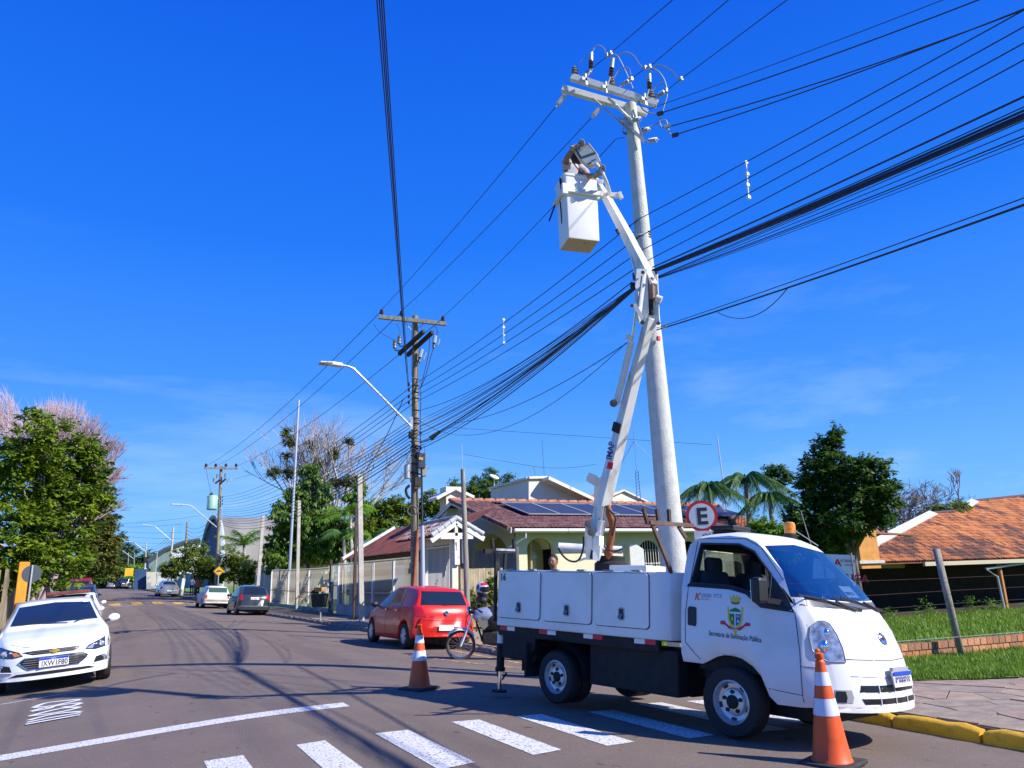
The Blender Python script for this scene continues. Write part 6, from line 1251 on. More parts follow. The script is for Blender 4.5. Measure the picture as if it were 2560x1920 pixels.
for x in (366, 380): part_ins(tr, Q3(*RF(x, 760), -.3), porcelain, .26, .09, name='bushing')
guy(fp, 'transformer_bracket', [Q3(*RF(400, 785), -.2), Q3(*RF(440, 785), 0)], .05, steel); guy(fp, 'drop_lead', [Q3(*RF(330, 530), -.2), Q3(*RF(342, 600), -.25), Q3(*RF(358, 670), -.3), Q3(*RF(378, 745), -.3)], .014, wiremat, 5, 3)
box('white_collar', V((t3.x * .08, t3.y * .08, .55)), (.31, .31, .9), mat('whitewash', (.6, .6, .62), .8, ns=8, na=.2), fp)
for y in (770, 800, 830): MB().lathe([(.06, -.07), (.03, 0), (.06, .07)], c=Q3(*RF(470, y), -.2), n=8).build('spool_insulator', porcelain, fp, ang=40)
def lamp_on(label, base, pts, root=None):
    r = empty('street_lamp', label, 'street lamp', base); MB().tube([p - base for p in pts], .045, 6).build('lamp_arm', lamparm, r); a, b = pts[-2] - base, pts[-1] - base; d_ = (b - a).normalized(); MB().bar(b - d_ * .1, b + d_ * .75, .32, .09).build('lamp_head', lamparm, r, bevel=.02); return r
def F3(x, y, dd=0): return b3 + Q3(*RF(x, y), dd)
lamp_on('street lamp arm fixed to the wooden pole with the green transformer', F3(420, 1030), [F3(420, 1030, -.2), F3(300, 930, -.5), F3(205, 850, -.8), F3(175, 838, -.85), F3(120, 836, -.9)])
def RL(x, y): return x * .31646, 960 + y * .31646
lampg = 'street lamps receding along the street'
for i, (bx, by, tx, ty, r_, lab, lp_, col) in enumerate(((1335, 1580, 1370, 1130, 98, 'third pole from the transformer pole towards the crest, with lamp arm over the silver car', ((1352, 1235), (1225, 1125), (1180, 1118)), 1), (1450, 1570, 1480, 1090, 88, 'dark headed pole beside the pale one at the graffiti wall', None, 0), (1135, 1620, 1157, 1250, 132, 'white footed pole next to the grey brown four wheel drive car', ((1150, 1325), (1060, 1252), (1015, 1246)), 1),
        (1055, 1560, 1062, 1330, 175, 'small distant pole above the pickup at the crest', ((1055, 1380), (960, 1310), (940, 1312)), 0), (1008, 1560, 1015, 1330, 190, 'smallest distant pole left of its neighbour at the crest', ((965, 1440), (915, 1400), (895, 1408)), 0), (1228, 1480, 1243, 1330, 120, 'slim metal pole in front of the long shed', None, 1))):
    b = atd(*RL(bx, by), r_); b.z = min(b.z, G(b.y) + .3); t = atd(*RL(tx, ty), r_) - b
    root = empty('utility_pole', lab, 'utility pole', b); MB().lathe([(.16, -.2), (.15, 1), (.10, t.z)] if i != 5 else [(.09, -.2), (.06, t.z)], ax=t, n=10).build('pole_shaft', concrete if col else MAT['grey_pole_wood'], root, ang=50)
    if i == 2: box('white_base', V((0, 0, t.z * .22)), (.34, .34, t.z * .45), mat('whitewash', (.6, .6, .62), .8, ns=8, na=.2), root)
    if i in (1, 2): MB().box(t * .62, (.35, .35, .9)).build('cable_box', chassis, root)
    if lp_:
        pts = [atd(*RL(*p), r_ - .3) for p in lp_]; lamp_on('street lamp arm on the %s distant pole towards the crest' % ('nearest', '', 'second nearest', 'third nearest', 'farthest')[i], pts[0], pts, None)
# slim masts and posts
def post(label, px0, py0, pxt, pyt, r_, rad, m, name='post', cat='post', sq=False, z=None):
    b = atd(px0, py0, r_); 
    if z is not None: b.z = z
    else: b.z = min(b.z, T(b.x, b.y) + .05) if b.z < 3 else T(b.x, b.y)
    t = atd(pxt, pyt, r_) - b; root = empty(name, label, cat, b)
    if sq: MB().bar(V((0, 0, 0)), t, rad * 2, rad * 1.6, V((0, 1, 0))).build('shaft', m, root, bevel=.01)
    else: MB().tube([V((0, 0, 0)), t], [rad, rad * .75], 10).build('shaft', m, root, ang=45)
    return root, b, t
gal = mat('bright_galvanised', (.60, .63, .66), .35, .5); conc2 = mat('cream_concrete_post', (.50, .47, .40), .85, ns=4, na=.2)
post('tall slim galvanised mast rising behind the white gabled wall', 724, 1400, 747, 1000, 52, .10, gal, 'mast', 'mast')
post('square cream concrete post standing in front of the gabled white wall', 743, 1500, 748, 1252, 43, .085, conc2, sq=True); post('square cream concrete post to the left of the galvanised mast', 645, 1440, 658, 1288, 52, .10, conc2, sq=True)
post('tall cream concrete post at the left end of the pale picket fence', 905, 1490, 899, 1186, 30.5, .095, conc2, sq=True); post('brown steel post close behind the tall cream concrete post', 889, 1400, 891, 1268, 32, .06, rust, sq=True)
r_, b_, t_ = post('rotting timber post with an antenna whip in front of the cream house', 1168, 1380, 1157, 1173, 21.2, .085, greywood, 'timber_post', sq=False); MB().tube([t_ + V((0, 0, -.1)), t_ + V((-.02, 0, .75))], .006, 4).build('antenna_whip', steel, r_)
post('blue grey steel tube post standing right of the wooden power pole', 1058, 1510, 1056, 1314, 21.5, .075, mat('blue_grey_tube', (.42, .50, .56), .5, .2))
# signs
def disc(c, nrm, r, m, name, parent, th=.004): return MB().lathe([(r, -th / 2), (r, th / 2)], c=c, ax=nrm, n=32).build(name, m, parent, ang=30)
ds = 14.2; sc_ = atd(1754, 1290, ds); sg = empty('parking_sign', 'round red rimmed sign with a black letter E rising behind the truck cab', 'road sign', V((sc_.x, sc_.y, PV(sc_.x, sc_.y))))
c_ = V((0, 0, sc_.z - sg.location.z)); nn = (EYE - sc_); nn.z = 0; nn.normalize(); rt = V((-nn.y, nn.x, 0)); rr_ = 40 / FPX * ds * .93
disc(c_, nn, rr_, mat('sign_red', (.62, .02, .02), .4), 'rim', sg, .006); disc(c_ + nn * .004, nn, rr_ * .80, mat('sign_white', (.70, .72, .74), .4, ns=6, na=.1), 'face', sg)
textobj('letter', 'E', rr_ * 1.45, basis4(c_ + nn * .008 - rt * rr_ * .34 - V((0, 0, rr_ * .50)), rt, (0, 0, 1)), mat('sign_black', (.03, .025, .03), .5), sg, bold=.012, ext=.001)
MB().tube([V((0, 0, 0)) - nn * .03, c_ - nn * .03 + V((0, 0, rr_ * .8))], .027, 10).build('post', steel, sg, ang=40); q_ = c_ - V((0, 0, rr_ * 1.22)); pl = MB().bar(q_ - rt * .16, q_ + rt * .16, .01, .16).build('sub_plate', MAT['sign_white'], sg); textobj('plate_letters', 'OS', .13, basis4(q_ + nn * .008 - rt * .02 - V((0, 0, .06)), rt, (0, 0, 1)), ink, pl, ext=.001)
dw = 58.0; sc_ = atd(547, 1428, dw); sg = empty('warning_sign', 'yellow diamond sign showing a speed hump beside the green transformer pole', 'road sign', V((sc_.x, sc_.y, G(sc_.y)))); c_ = V((0, 0, sc_.z - sg.location.z)); nn = (EYE - sc_); nn.z = 0; nn.normalize(); rt = V((-nn.y, nn.x, 0)); zz = V((0, 0, 1)); hs_ = 12.2 / FPX * dw * .93
def dia(s, off, m, nm): return MB().prism([(-s, 0), (0, -s), (s, 0), (0, s)], lambda u, v, t: c_ + rt * u + zz * v + nn * (off + t), 0, .004).build(nm, m, sg)
dia(hs_, 0, mat('sign_yellow', (.78, .42, .01), .5), 'plate'); dia(hs_ * .93, .005, ink, 'border'); dia(hs_ * .88, .010, MAT['sign_yellow'], 'face')
MB().prism([(-.62, -.05), (-.4, -.0), (-.2, .22), (.2, .22), (.4, 0), (.62, -.05), (.62, -.12), (-.62, -.12)], lambda u, v, t: c_ + rt * u * hs_ + zz * v * hs_ + nn * (.016 + t), 0, .003).build('hump_symbol', ink, sg); MB().prism([(-.09, -.30), (.09, -.30), (0, -.45)], lambda u, v, t: c_ + rt * u * hs_ + zz * v * hs_ + nn * (.016 + t), 0, .003).build('arrow_symbol', ink, sg)
MB().tube([V((0, 0, 0)), c_], .035, 8).build('post', steel, sg)
dr = 33.5; sc_ = atd(75, 1435, dr); sg = empty('round_sign', 'back of a round grey road sign on a pale post at the left pavement', 'road sign', V((sc_.x + .05, sc_.y, G(sc_.y)))); c_ = V((0, 0, sc_.z - sg.location.z)); nn = (EYE - sc_); nn.z = 0; nn.normalize(); disc(c_, nn, 19.5 / FPX * dr * .9, mat('sign_back_grey', (.10, .12, .14), .45, .4), 'plate', sg, .006); MB().tube([nn * .04, c_ + nn * .04 + V((0, 0, .32))], .032, 10).build('post', gal, sg, ang=40)
# hoarding of the estate agent on the wire fence
da = 18.5; q = [atd(2083, 1386, da), atd(2137, 1388, da), atd(2142, 1446, da), atd(2083, 1446, da)]; sg = empty('letting_board', 'white estate agent board with red and brown lettering behind the windscreen corner', 'sign', q[3] - V((0, 0, 1.4))); q = [p - sg.location for p in q]
q[0] = q[0] + (q[0] - q[1]) * .9; q[3] = q[3] + (q[3] - q[2]) * .9; x_ = (q[1] - q[0]).normalized(); nv = x_.cross(V((0, 0, 1))).normalized(); nv = nv if nv.dot(EYE - sg.location) > 0 else -nv; mb = MB(); mb.add(q + [p - nv * .02 for p in q], [(0, 1, 2, 3), (7, 6, 5, 4), (0, 4, 5, 1), (1, 5, 6, 2), (2, 6, 7, 3), (3, 7, 4, 0)]); mb.build('board', platew, sg, fix=True)
brn = mat('brown_lettering', (.28, .07, .03), .5); kk = (q[1] - q[0]).length; hh_ = (q[0] - q[3]).length
textobj('lettering', 'A', .22, basis4(q[0] + x_ * kk * .46 - V((0, 0, .25)) + nv * .012, x_, (0, 0, 1)), redp, sg, bold=.005, ext=.001); textobj('lettering', 'ALTERNATIVA', .085, basis4(q[0] + x_ * kk * .62 - V((0, 0, .16)) + nv * .012, x_, (0, 0, 1)), brn, sg, sx=.62, ext=.001); textobj('lettering', 'IMÓVEIS', .05, basis4(q[0] + x_ * kk * .72 - V((0, 0, .24)) + nv * .012, x_, (0, 0, 1)), brn, sg, ext=.001); textobj('lettering', 'ALUGA', .21, basis4(q[0] + x_ * kk * .42 - V((0, 0, .56)) + nv * .012, x_, (0, 0, 1)), redp, sg, bold=.006, ext=.001)
for t in (.3, .95): MB().tube([q[3].lerp(q[2], t) - V((0, 0, 2.2)), q[3].lerp(q[2], t) + V((0, 0, hh_))], .02, 6).build('stake', greywood, sg)
# ------------------------------------------------------------------ wires (each one a thing)
WN = [0]
def wire(label, a, b, r=.009, sag=.0, m=None, group='wires of the street power line', via=None, extend=0.0):
    a, b = V(a), V(b); b = b + (b - a) * extend; n = 14; pts = []
    if via: pts = smoothpoly([a] + [V(v) for v in via] + [b], 5)
    else:
        for i in range(n + 1): t = i / n; p = a.lerp(b, t); p.z -= sag * 4 * t * (1 - t); pts.append(p)
    o = MB().tube(pts, r, 4, False).build('overhead_wire', m or wiremat, None, smooth=True); return tag(o, label, 'wire', group)
def H1(x, y, dd=-.3): return b1 + Q1(*RH(x, y), dd)
# primaries from the concrete pole over our heads and down to the wooden pole
for (x, y), (ex, ey), lab in (((1040, 365), (1681, 0), 'leftmost'), ((1530, 535), (1821, 0), 'middle'), ((1925, 690), (1967, 0), 'rightmost')): wire('%s of the three bare wires leaving the pole head towards the top edge' % lab, H1(x, y), atz(ex, ey, 9.6), .0075, extend=1.6, group='bare primary wires')
for (x, y), (ex, ey) in (((1000, 400), (820, 545)), ((1475, 555), (1300, 690)), ((1925, 690), (1745, 835))): wire('short bare span between tap clamp and strain insulator, %s on the upper crossarm' % {1000: 'leftmost', 1475: 'middle', 1925: 'rightmost'}[x], H1(x, y), H1(ex, ey), .0075, group='bare primary wires')
for (x, y), (wx, wy), lab in (((350, 1040), (975, 170), 'leftmost'), ((800, 1175), (1223, 190), 'middle'), ((1090, 1460), (1745, 265), 'rightmost')): wire('%s of the three bare wires running down from the lower crossarm to the wooden pole' % lab, H1(x, y, -.2), b2 + Q2(*RW(wx, wy), -.15), .0075, .10, group='bare primary wires')
wire('thin bare wire from the concrete shaft to its tap clamp', H1(1090, 1460, -.2), H1(1215, 1430, -.1), .006, group='bare primary wires', via=[H1(1140, 1435, -.15)])
for (wx, wy), (fx, fy), lab in (((975, 185), (340, 495), 'leftmost'), ((1223, 205), (425, 497), 'middle'), ((1745, 280), (600, 500), 'rightmost')): wire('%s of the three primary wires between wooden pole and transformer pole' % lab, b2 + Q2(*RW(wx, wy), -.15), F3(fx, fy, -.2), .011, .55, group='bare primary wires')
# feeders to the right from the concrete pole
def RT(x, y): return 2060 + x * .22604, y * .22604
for (x, y), (ex, ey), r_, sg_, lab in (((1500, 1075), (1130, 0), .006, .10, 'topmost thin'), ((1700, 1110), (1410, 0), .010, .16, 'second'), ((1790, 1285), (1930, 0), .010, .30, 'third'), ((1890, 1380), (2060, 0), .010, .22, 'lowest')): p = RT(ex, ey); wire('%s feeder wire running right from the head of the concrete pole' % lab, H1(x, y), atz(p[0], p[1], 9.2), r_, sg_, extend=.9, group='feeder wires towards the upper right corner')
# four low voltage wires
lvr = [(2212, 52), (2212, 235), (2212, 415), (2212, 600)]; lvp = [(1595, 549), (1597, 592), (1600, 628), (1612, 655)]
lvl = [(1400, 1100), (1400, 1185), (1390, 1265), (1390, 1340)]; lvf = [(480, 765), (480, 790), (485, 812), (490, 835)]
ord4 = ['topmost', 'second', 'third', 'lowest']
for i in range(4):
    pa = b1 + Q1(*lvp[i], -.17); pr_ = RT(*lvr[i]); wire('%s of the four evenly spaced wires rising right of the concrete pole' % ord4[i], pa, atz(pr_[0], pr_[1], 7.2 - .22 * i), .0075, .06, extend=.9, group='low voltage wires')
    pb = b2 + Q2(*RW(*lvl[i]), -.12); wire('%s of the four evenly spaced wires between the two near poles' % ord4[i], pa, pb, .0085, .12, group='low voltage wires'); wire('%s of the four evenly spaced wires sagging to the transformer pole' % ord4[i], pb, F3(*lvf[i], -.15), .011, .8, group='low voltage wires')
def spacer(label, pts, r_):
    ps = [atd(x, y, r_) for x, y in pts]; root = empty('line_spacer', label, 'wire spacer', ps[-1]); 
    for a, b in zip(ps, ps[1:]): MB().tube([a - ps[-1], b - ps[-1]], .010, 5).build('spacer_rod', white_dirty, root)
    for p in ps: MB().box(p - ps[-1], (.06, .03, .05)).build('spacer_clamp', white_dirty, root)
spacer('white spacer rod clamped across the four wires right of the concrete pole', [(1865, 406), (1868, 435), (1869, 462), (1872, 493)], 11.3); spacer('white spacer rod clamped across the four wires between the two near poles', [(1259, 799), (1259, 818), (1259, 837), (1260, 857)], 17.5)
# thick telephone bundle
def EDG(x, y, z): p = RT(x, y); return atz(p[0], p[1], z)
kn = b1 + Q1(1598, 690, -.25); kn2 = b1 + Q1(1585, 716, -.2)
wire('separate thick wire just above the black bundle on the right', b1 + Q1(1632, 668, -.2), EDG(2212, 1015, 6.0), .012, .05, extend=.8, group='telephone cables')
for i, (y, r_, lab) in enumerate(((1065, .006, 'thin cable along the upper side of'), (1105, .012, 'upper thick strand of'), (1140, .010, 'second thick strand of'), (1165, .016, 'middle thick strand of'), (1185, .018, 'lower thick strand of'))): wire('%s the black bundle right of the boom' % lab, kn + V((0, 0, .02 - .012 * i)), EDG(2212, y, 5.6 - .03 * i), r_, .10, extend=.8, group='telephone cables')
for i, (y, r_) in enumerate(((1245, .006), (1262, .005), (1318, .005), (1380, .007), (1390, .005), (1412, .004))): wire('slack thin cable number %s below the black bundle on the right' % ('one', 'two', 'three', 'four', 'five', 'six')[i], kn2, EDG(2212, y, 5.3 - .04 * i), r_, .04 + .02 * i, extend=.8, group='telephone cables')
e_ = atz(2560, 484, 4.6); wire('lower of the paired cables crossing the sky on the right', b1 + Q1(1642, 825, -.2), e_, .012, .10, extend=.8, group='service cables'); wire('upper of the paired cables crossing the sky on the right', b1 + Q1(1642, 820, -.2), atz(2560, 478, 4.65), .006, .06, extend=.8, group='service cables')
pa = (b1 + Q1(1642, 825, -.2)); wire('loop of cable hanging slack under the paired cables', pa.lerp(e_, .28) - V((0, 0, .07)), pa.lerp(e_, .52) - V((0, 0, .09)), .006, .22, group='service cables')
MB().tube([pa.lerp(e_, .035), pa.lerp(e_, .05)], .02, 6).build('cable_marker', mat('orange_marker', (.8, .35, .02), .5), None); tag(D.objects['cable_marker'], 'small orange clip on the paired cables right beside the concrete pole', 'cable clip')
for i in range(12):                              # the fan of cables between the two near poles
    q0 = kn2 + V((0, 0, -.02 * (i % 4))); y = 1560 + i * 28 + (i % 3) * 8; q1 = b2 + Q2(*RW(1455, y if i < 8 else y + 40), -.12)
    wire('%s cable of the fan spreading from the concrete pole to the wooden pole' % ('topmost', 'second', 'third', 'fourth', 'fifth', 'sixth', 'seventh', 'eighth', 'ninth', 'tenth', 'eleventh', 'lowest')[i], q0, q1, .012 if i in (3, 6, 8, 11) else .0070, .16 + .012 * i, group='telephone cables')
wire('thick cable sagging beneath the fan between the two near poles', kn2 + V((0, 0, -.04)), b2 + Q2(*RV(1205, 190), -.2), .020, .12, group='telephone cables'); wire('end of the thick cable running on to the clutter of the wooden pole', b2 + Q2(*RV(1090, 290), -.2), b2 + Q2(*RV(965, 330), -.2), .02, .02, group='telephone cables')
MB().tube([b2 + Q2(*RV(1205, 195), -.2), b2 + Q2(*RV(1085, 285), -.2)], [.05, .085], 10).build('splice_case', chassis, None, ang=45); tag(D.objects['splice_case'], 'black cable splice case hanging just right of the wooden pole', 'splice case')
wire('single cable a little above the fan between the near poles', b1 + Q1(1580, 705, -.2), b2 + Q2(*RW(1440, 1440), -.12), .009, .35, group='telephone cables')
wire('upper slack wire from the lift cylinder level to the wooden pole', b1 + Q1(1570, 856, .1), atd(1130, 1058, 23.8), .008, .30, group='service cables'); wire('lower slack wire from the lift cylinder level to the wooden pole', b1 + Q1(1565, 858, .1), b2 + Q2(*RV(960, 70), -.1), .006, .95, group='service cables')
for i in range(10):                              # from the wooden pole to the transformer pole
    y = 60 + i * 42; wire('%s cable of the sheaf running from the wooden pole up the street' % ('topmost', 'second', 'third', 'fourth', 'fifth', 'sixth', 'seventh', 'eighth', 'ninth', 'lowest')[i], b2 + Q2(*RV(835, y), -.1), F3(478, 860 + i * 17, -.1), .018 if i in (4, 7, 9) else .011, .75 + .04 * i, group='telephone cables')
wire('upper of two service wires dropping left of the wooden pole to the trees', b2 + Q2(*RV(820, 440), -.1), atd(920, 1228, 33), .009, .1, group='service cables'); wire('lower of two service wires dropping left of the wooden pole to the trees', b2 + Q2(*RV(835, 450), -.1), atd(925, 1248, 33), .009, .1, group='service cables')
wire('frayed cable slanting from the low insulators towards the cream post', b2 + Q2(*RW(1250, 1290), -.1), atd(905, 1185, 30.5), .013, .25, group='service cables')
# four wires straight overhead from the wooden pole
for i, ((a, y0), ex) in enumerate((((1290, 1180), 944), ((1300, 1250), 950), ((1305, 1340), 955), ((1320, 1400), 960))): wire('%s of the four wires rising steeply from the wooden pole to the top edge' % ('leftmost', 'second', 'third', 'rightmost')[i], b2 + Q2(*RW(a, y0 - 200), -.1), atz(ex, 0, 8.0), .0105, .10, extend=1.2, group='steep wires over the street')
# beyond the transformer pole
nxt = [atd(*RL(1370, 1160), 98), atd(*RL(1480, 1130), 88), atd(*RL(1157, 1280), 132)]
for i in range(6): wire('%s wire from the transformer pole to the poles at the crest' % ('topmost', 'second', 'third', 'fourth', 'fifth', 'lowest')[i], F3(460, 880 + i * 26), nxt[1] - V((0, 0, .35 * i)), .016, .7 + .1 * i, group='distant wires'); 
for i in range(4): wire('%s wire linking the two farthest groups of poles at the crest' % ord4[i], nxt[0] - V((0, 0, .4 * i)), nxt[2] - V((0, 0, .4 * i)), .018, .8, group='distant wires')
for i, (ya, yb2) in enumerate(((1105, 1040), (1125, 1105), (1160, 1170), (1190, 1220), (1240, 1250))): wire('%s wire stretching across the street above the far cars' % ('topmost', 'second', 'third', 'fourth', 'lowest')[i], atd(*RL(890, ya), 95), atd(*RL(1580 if i == 0 else 1440, yb2), 75), .014, .15, group='distant wires')
for (a, b, s_, lab) in (((1115, 1068), (1780, 1112), 0.0, 'faint antenna wire crossing the whole sky above the cream house'), ((1160, 1136), (1334, 1166), .0, 'left half of the long low antenna wire over the cream house'), ((1334, 1166), (1490, 1160), .15, 'right half of the long low antenna wire over the cream house')): wire(lab, atd(*a, 40), atd(*b, 40), .010, s_, group='antenna wires')
for a, b, lab in (((1355, 1100), (1361, 1192), 'right of two thin stays dropping to the roof box'), ((1334, 1166), (1338, 1190), 'short left stay dropping to the roof box')): wire(lab, atd(*a, 40), atd(*b, 40), .009, 0, group='antenna wires')
wire('thin blue stay beside the lower boom reaching the roof', atd(1553, 1000, 40), atd(1530, 1258, 40), .009, 0, group='antenna wires')
# lattice antenna behind the house and the lone mast
an = empty('antenna_mast', 'small blue lattice antenna with a v shaped top above the cream house', 'antenna', atd(1598, 1255, 42)); ab = an.location.copy(); bl = mat('antenna_blue', (.12, .22, .42), .5)
for sx_ in (-1, 1): MB().tube([atd(1597 + 5 * sx_, 1250, 42) - ab, atd(1592 + 3 * sx_, 1176, 42) - ab], .022, 5).build('mast_leg', bl, an)
for k in range(9): y = 1250 - k * 8; MB().tube([atd(1597 - 5 + k * -.55, y, 42) - ab, atd(1597 + 5 - k * .75, y - 8, 42) - ab], .013, 4).build('lattice_bar', bl, an)
for a, b in (((1592, 1176), (1585, 1102)), ((1585, 1103), (1548, 1167)), ((1585, 1103), (1628, 1146)), ((1585, 1103), (1582, 1050))): MB().tube([atd(*a, 42) - ab, atd(*b, 42) - ab], .016, 4).build('antenna_rod', bl, an)
post('thin leaning steel mast with a small crosspiece above the palm tree', 1812, 1210, 1793, 1091, 48, .05, gal, 'mast', 'mast', z=3)
# ------------------------------------------------------------------ buildings, walls and fences
def zat(px, py, Y): return atY(px, py, Y)
cream = mat('cream_render', (.70, .66, .46), .9, ns=1.2, na=.08, bump=.1, bs=40); creamw = mat('pale_cream_render', (.78, .74, .58), .9, ns=1.0, na=.06); whw = mat('white_render', (.80, .77, .64), .9, ns=.8, na=.05)
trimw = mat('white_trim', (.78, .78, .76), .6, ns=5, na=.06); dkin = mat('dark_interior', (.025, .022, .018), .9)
tilem = [mat('brown_tile_%d' % i, c, .8, ns=4, col2=d) for i, (c, d) in enumerate((((.34, .15, .115), (.20, .10, .085)), ((.29, .13, .10), (.15, .08, .07)), ((.38, .19, .145), (.24, .13, .11)), ((.25, .11, .09), (.12, .07, .06))))]
tileo = [mat('orange_tile_%d' % i, c, .8, ns=.9, col2=d, lo=.42, hi=.58, coord='Object') for i, (c, d) in enumerate((((.68, .25, .07), (.48, .16, .05)), ((.52, .17, .06), (.25, .09, .045)), ((.70, .30, .10), (.52, .19, .06)), ((.28, .11, .055), (.12, .06, .04)), ((.16, .08, .05), (.08, .05, .035))))]
def tilemesh(w, l, h):
    mb = MB(); a = [(-.5, 0), (-.36, .62), (-.12, 1), (.12, 1), (.34, .6), (.5, 0)]; ps = []
    for v, s, dz in ((0, 1.0, .030), (l * 1.10, .86, .0)):
        for x, z in a: ps.append(V((x * w * s, v, z * h + dz)))
    n = len(a); ps += [V((x * w, 0, z * h + .030 - .016)) for x, z in a]
    mb.add(ps, [(i, i + 1, n + i + 1, n + i) for i in range(n - 1)] + [(2 * n + i, 2 * n + i + 1, i + 1, i) for i in range(n - 1)]); return mb.mesh('roof_tile', ang=60)
def tileroof(parent, o, eu, sv, W_r, L_r, inside, tw, tl_, mats_, near, npart=300, seed=1, pick=None):
    """barrel tiles laid on the plane o + u*eu + v*sv; the nearest ones are parts, the rest one mesh"""
    r = random.Random(seed); eu, sv = V(eu).normalized(), V(sv).normalized(); n = eu.cross(sv).normalized(); base = tilemesh(tw * 1.0, tl_, tw * .42); ms = []
    for m in mats_: q = base.copy(); q.materials.append(m); ms.append(q)
    L_ = []
    for i in range(int(W_r / tw)):
        for j in range(int(L_r / tl_)):
            u, v = (i + .5) * tw, j * tl_
            if inside(u, v + tl_ * .5): L_.append((u, v))
    L_.sort(key=lambda q: (o + eu * q[0] + sv * q[1] + V(parent.location) - near).length)
    rest = MB()
    for k, (u, v) in enumerate(L_):
        mi = pick(u, v, r) if pick else r.randrange(len(mats_)); rz = r.uniform(-.02, .02); p = o + eu * (u + r.uniform(-.008, .008)) + sv * (v + r.uniform(-.01, .01)) + n * r.uniform(0, .012)
        M = Matrix(((eu.x, sv.x, n.x, p.x), (eu.y, sv.y, n.y, p.y), (eu.z, sv.z, n.z, p.z), (0, 0, 0, 1))) @ Matrix.Rotation(rz, 4, 'Z')
        if k < npart: ob = link(D.objects.new('roof_tile', ms[mi]), parent); ob.matrix_local = M
        else: rest.cur = mi; rest.add([M @ q.co for q in base.vertices], [tuple(p_.vertices) for p_ in base.polygons])
    if rest.v: ob = rest.build('roof_tiles', mats_, parent, ang=60); ob['kind'] = 'stuff'
# --- the cream house
Ye = 28.3; hx = atY(1290, 1323, Ye); X0 = hx.x; ez = hx.z; xe = atY(1845, 1326, Ye).x; Yr = X0 / (ray(1140, 1254).x / ray(1140, 1254).y); rz_ = atY(1140, 1254, Yr).z; xr_ = atY(1796, 1268, Yr).x
hb = V((X0, Ye, T(X0, Ye))); house = empty('cream_house', 'cream house with brown tiled roof and a row of solar panels behind the truck', 'house', hb)
def hl(x, y, z): return V((x, y, z)) - hb
eo, sl_ = hl(X0, Ye, ez), V((0, Yr - Ye, rz_ - ez)); SLn = sl_.length
def in_front(u, v):
    if u > (xe - X0) - (xe - xr_) * v / SLn: return False
    return not (2.0 < u - .12 * 0 and u < 16.2 and .40 * SLn < v < .90 * SLn)
MB().add([hl(X0 - .3, Ye, ez - .02), hl(xe + .1, Ye, ez - .02), hl(xr_, Yr, rz_ - .02), hl(X0 - .3, Yr, rz_ - .02), hl(X0 - .3, 2 * Yr - Ye, ez - .02), hl(xe, 2 * Yr - Ye, ez - .02)], [(0, 1, 2, 3), (3, 2, 5, 4), (1, 5, 2)]).build('roof', mat('roof_underlay', (.12, .06, .05), .9), house)
tileroof(house, eo - V((.3, 0, 0)), (1, 0, 0), sl_, xe - X0 + .3, SLn, in_front, .215, .36, tilem, V((0, 0, 0)), 300, 3)
MB().tube([hl(X0 - .35, Yr, rz_ + .04), hl(xr_, Yr, rz_ + .04)], .10, 8).build('ridge', tilem[2], house); rk_ = MB()
for i in range(28): x = lerp(X0 - .3, xr_, i / 28); rk_.tube([hl(x, Yr, rz_ + .06), hl(x + .50, Yr, rz_ + .075)], [.12, .14], 8)
o = rk_.build('ridge_tiles', mats2 if False else mat('orange_ridge_tile', (.46, .20, .11), .8, ns=3, na=.3), house, ang=50); o['kind'] = 'stuff'
for i in range(17): t = i / 17; a_, b_ = hl(X0 - .32, lerp(Ye, Yr, t), lerp(ez, rz_, t) + .05), hl(X0 - .32, lerp(Ye, Yr, t + .07), lerp(ez, rz_, t + .07) + .07); MB().tube([a_, b_], [.11, .09], 8).build('verge_tile', tilem[i % 3], house, ang=50)
for i in range(17): t = i / 17; a_, b_ = hl(xe + .05 - (xe - xr_) * t, lerp(Ye, Yr, t), lerp(ez, rz_, t) + .05), hl(xe + .05 - (xe - xr_) * (t + .07), lerp(Ye, Yr, t + .07), lerp(ez, rz_, t + .07) + .07); MB().tube([a_, b_], [.11, .09], 8).build('hip_tile', tilem[i % 3], house, ang=50)
pnl = mat('solar_panel_glass', (.035, .045, .085), .45, ns=3, na=.2, spec=.3); 
for i in range(8):                                # solar panels
    for j in range(1):
        u0, u1 = 2.1 + i * 1.76, 2.1 + i * 1.76 + 1.71; nn = V((1, 0, 0)).cross(sl_.normalized()); s1 = sl_.normalized()
        q = [eo + V((u, 0, 0)) + s1 * v * SLn + nn * .14 for u, v in ((u0, .42), (u1, .42), (u1, .87), (u0, .87))]; mb = MB(); mb.add(q + [p - nn * .04 for p in q], [(0, 1, 2, 3), (0, 4, 5, 1), (1, 5, 6, 2), (2, 6, 7, 3), (3, 7, 4, 0)]); ob = mb.build('solar_panel', pnl, house)
        fr = MB()
        for a_, b_ in zip(q, q[1:] + q[:1]): fr.bar(a_, b_, .05, .05, nn)
        fr.build('panel_frame', steel, ob)
MB().tube([hl(X0 - .1, Ye - .06, ez - .06), hl(xe, Ye - .06, ez - .06)], .085, 8).build('gutter', trimw, house, ang=45)
for i in range(1, 5): x = X0 + i * (xe - X0) / 5; MB().tube([hl(x, Ye - .06, ez - .06), hl(x + .04, Ye - .06, ez - .06)], .092, 8).build('gutter_joint', mat('joint_grey', (.35, .33, .3), .7), house)
yw = Ye + .75; zg = -.25
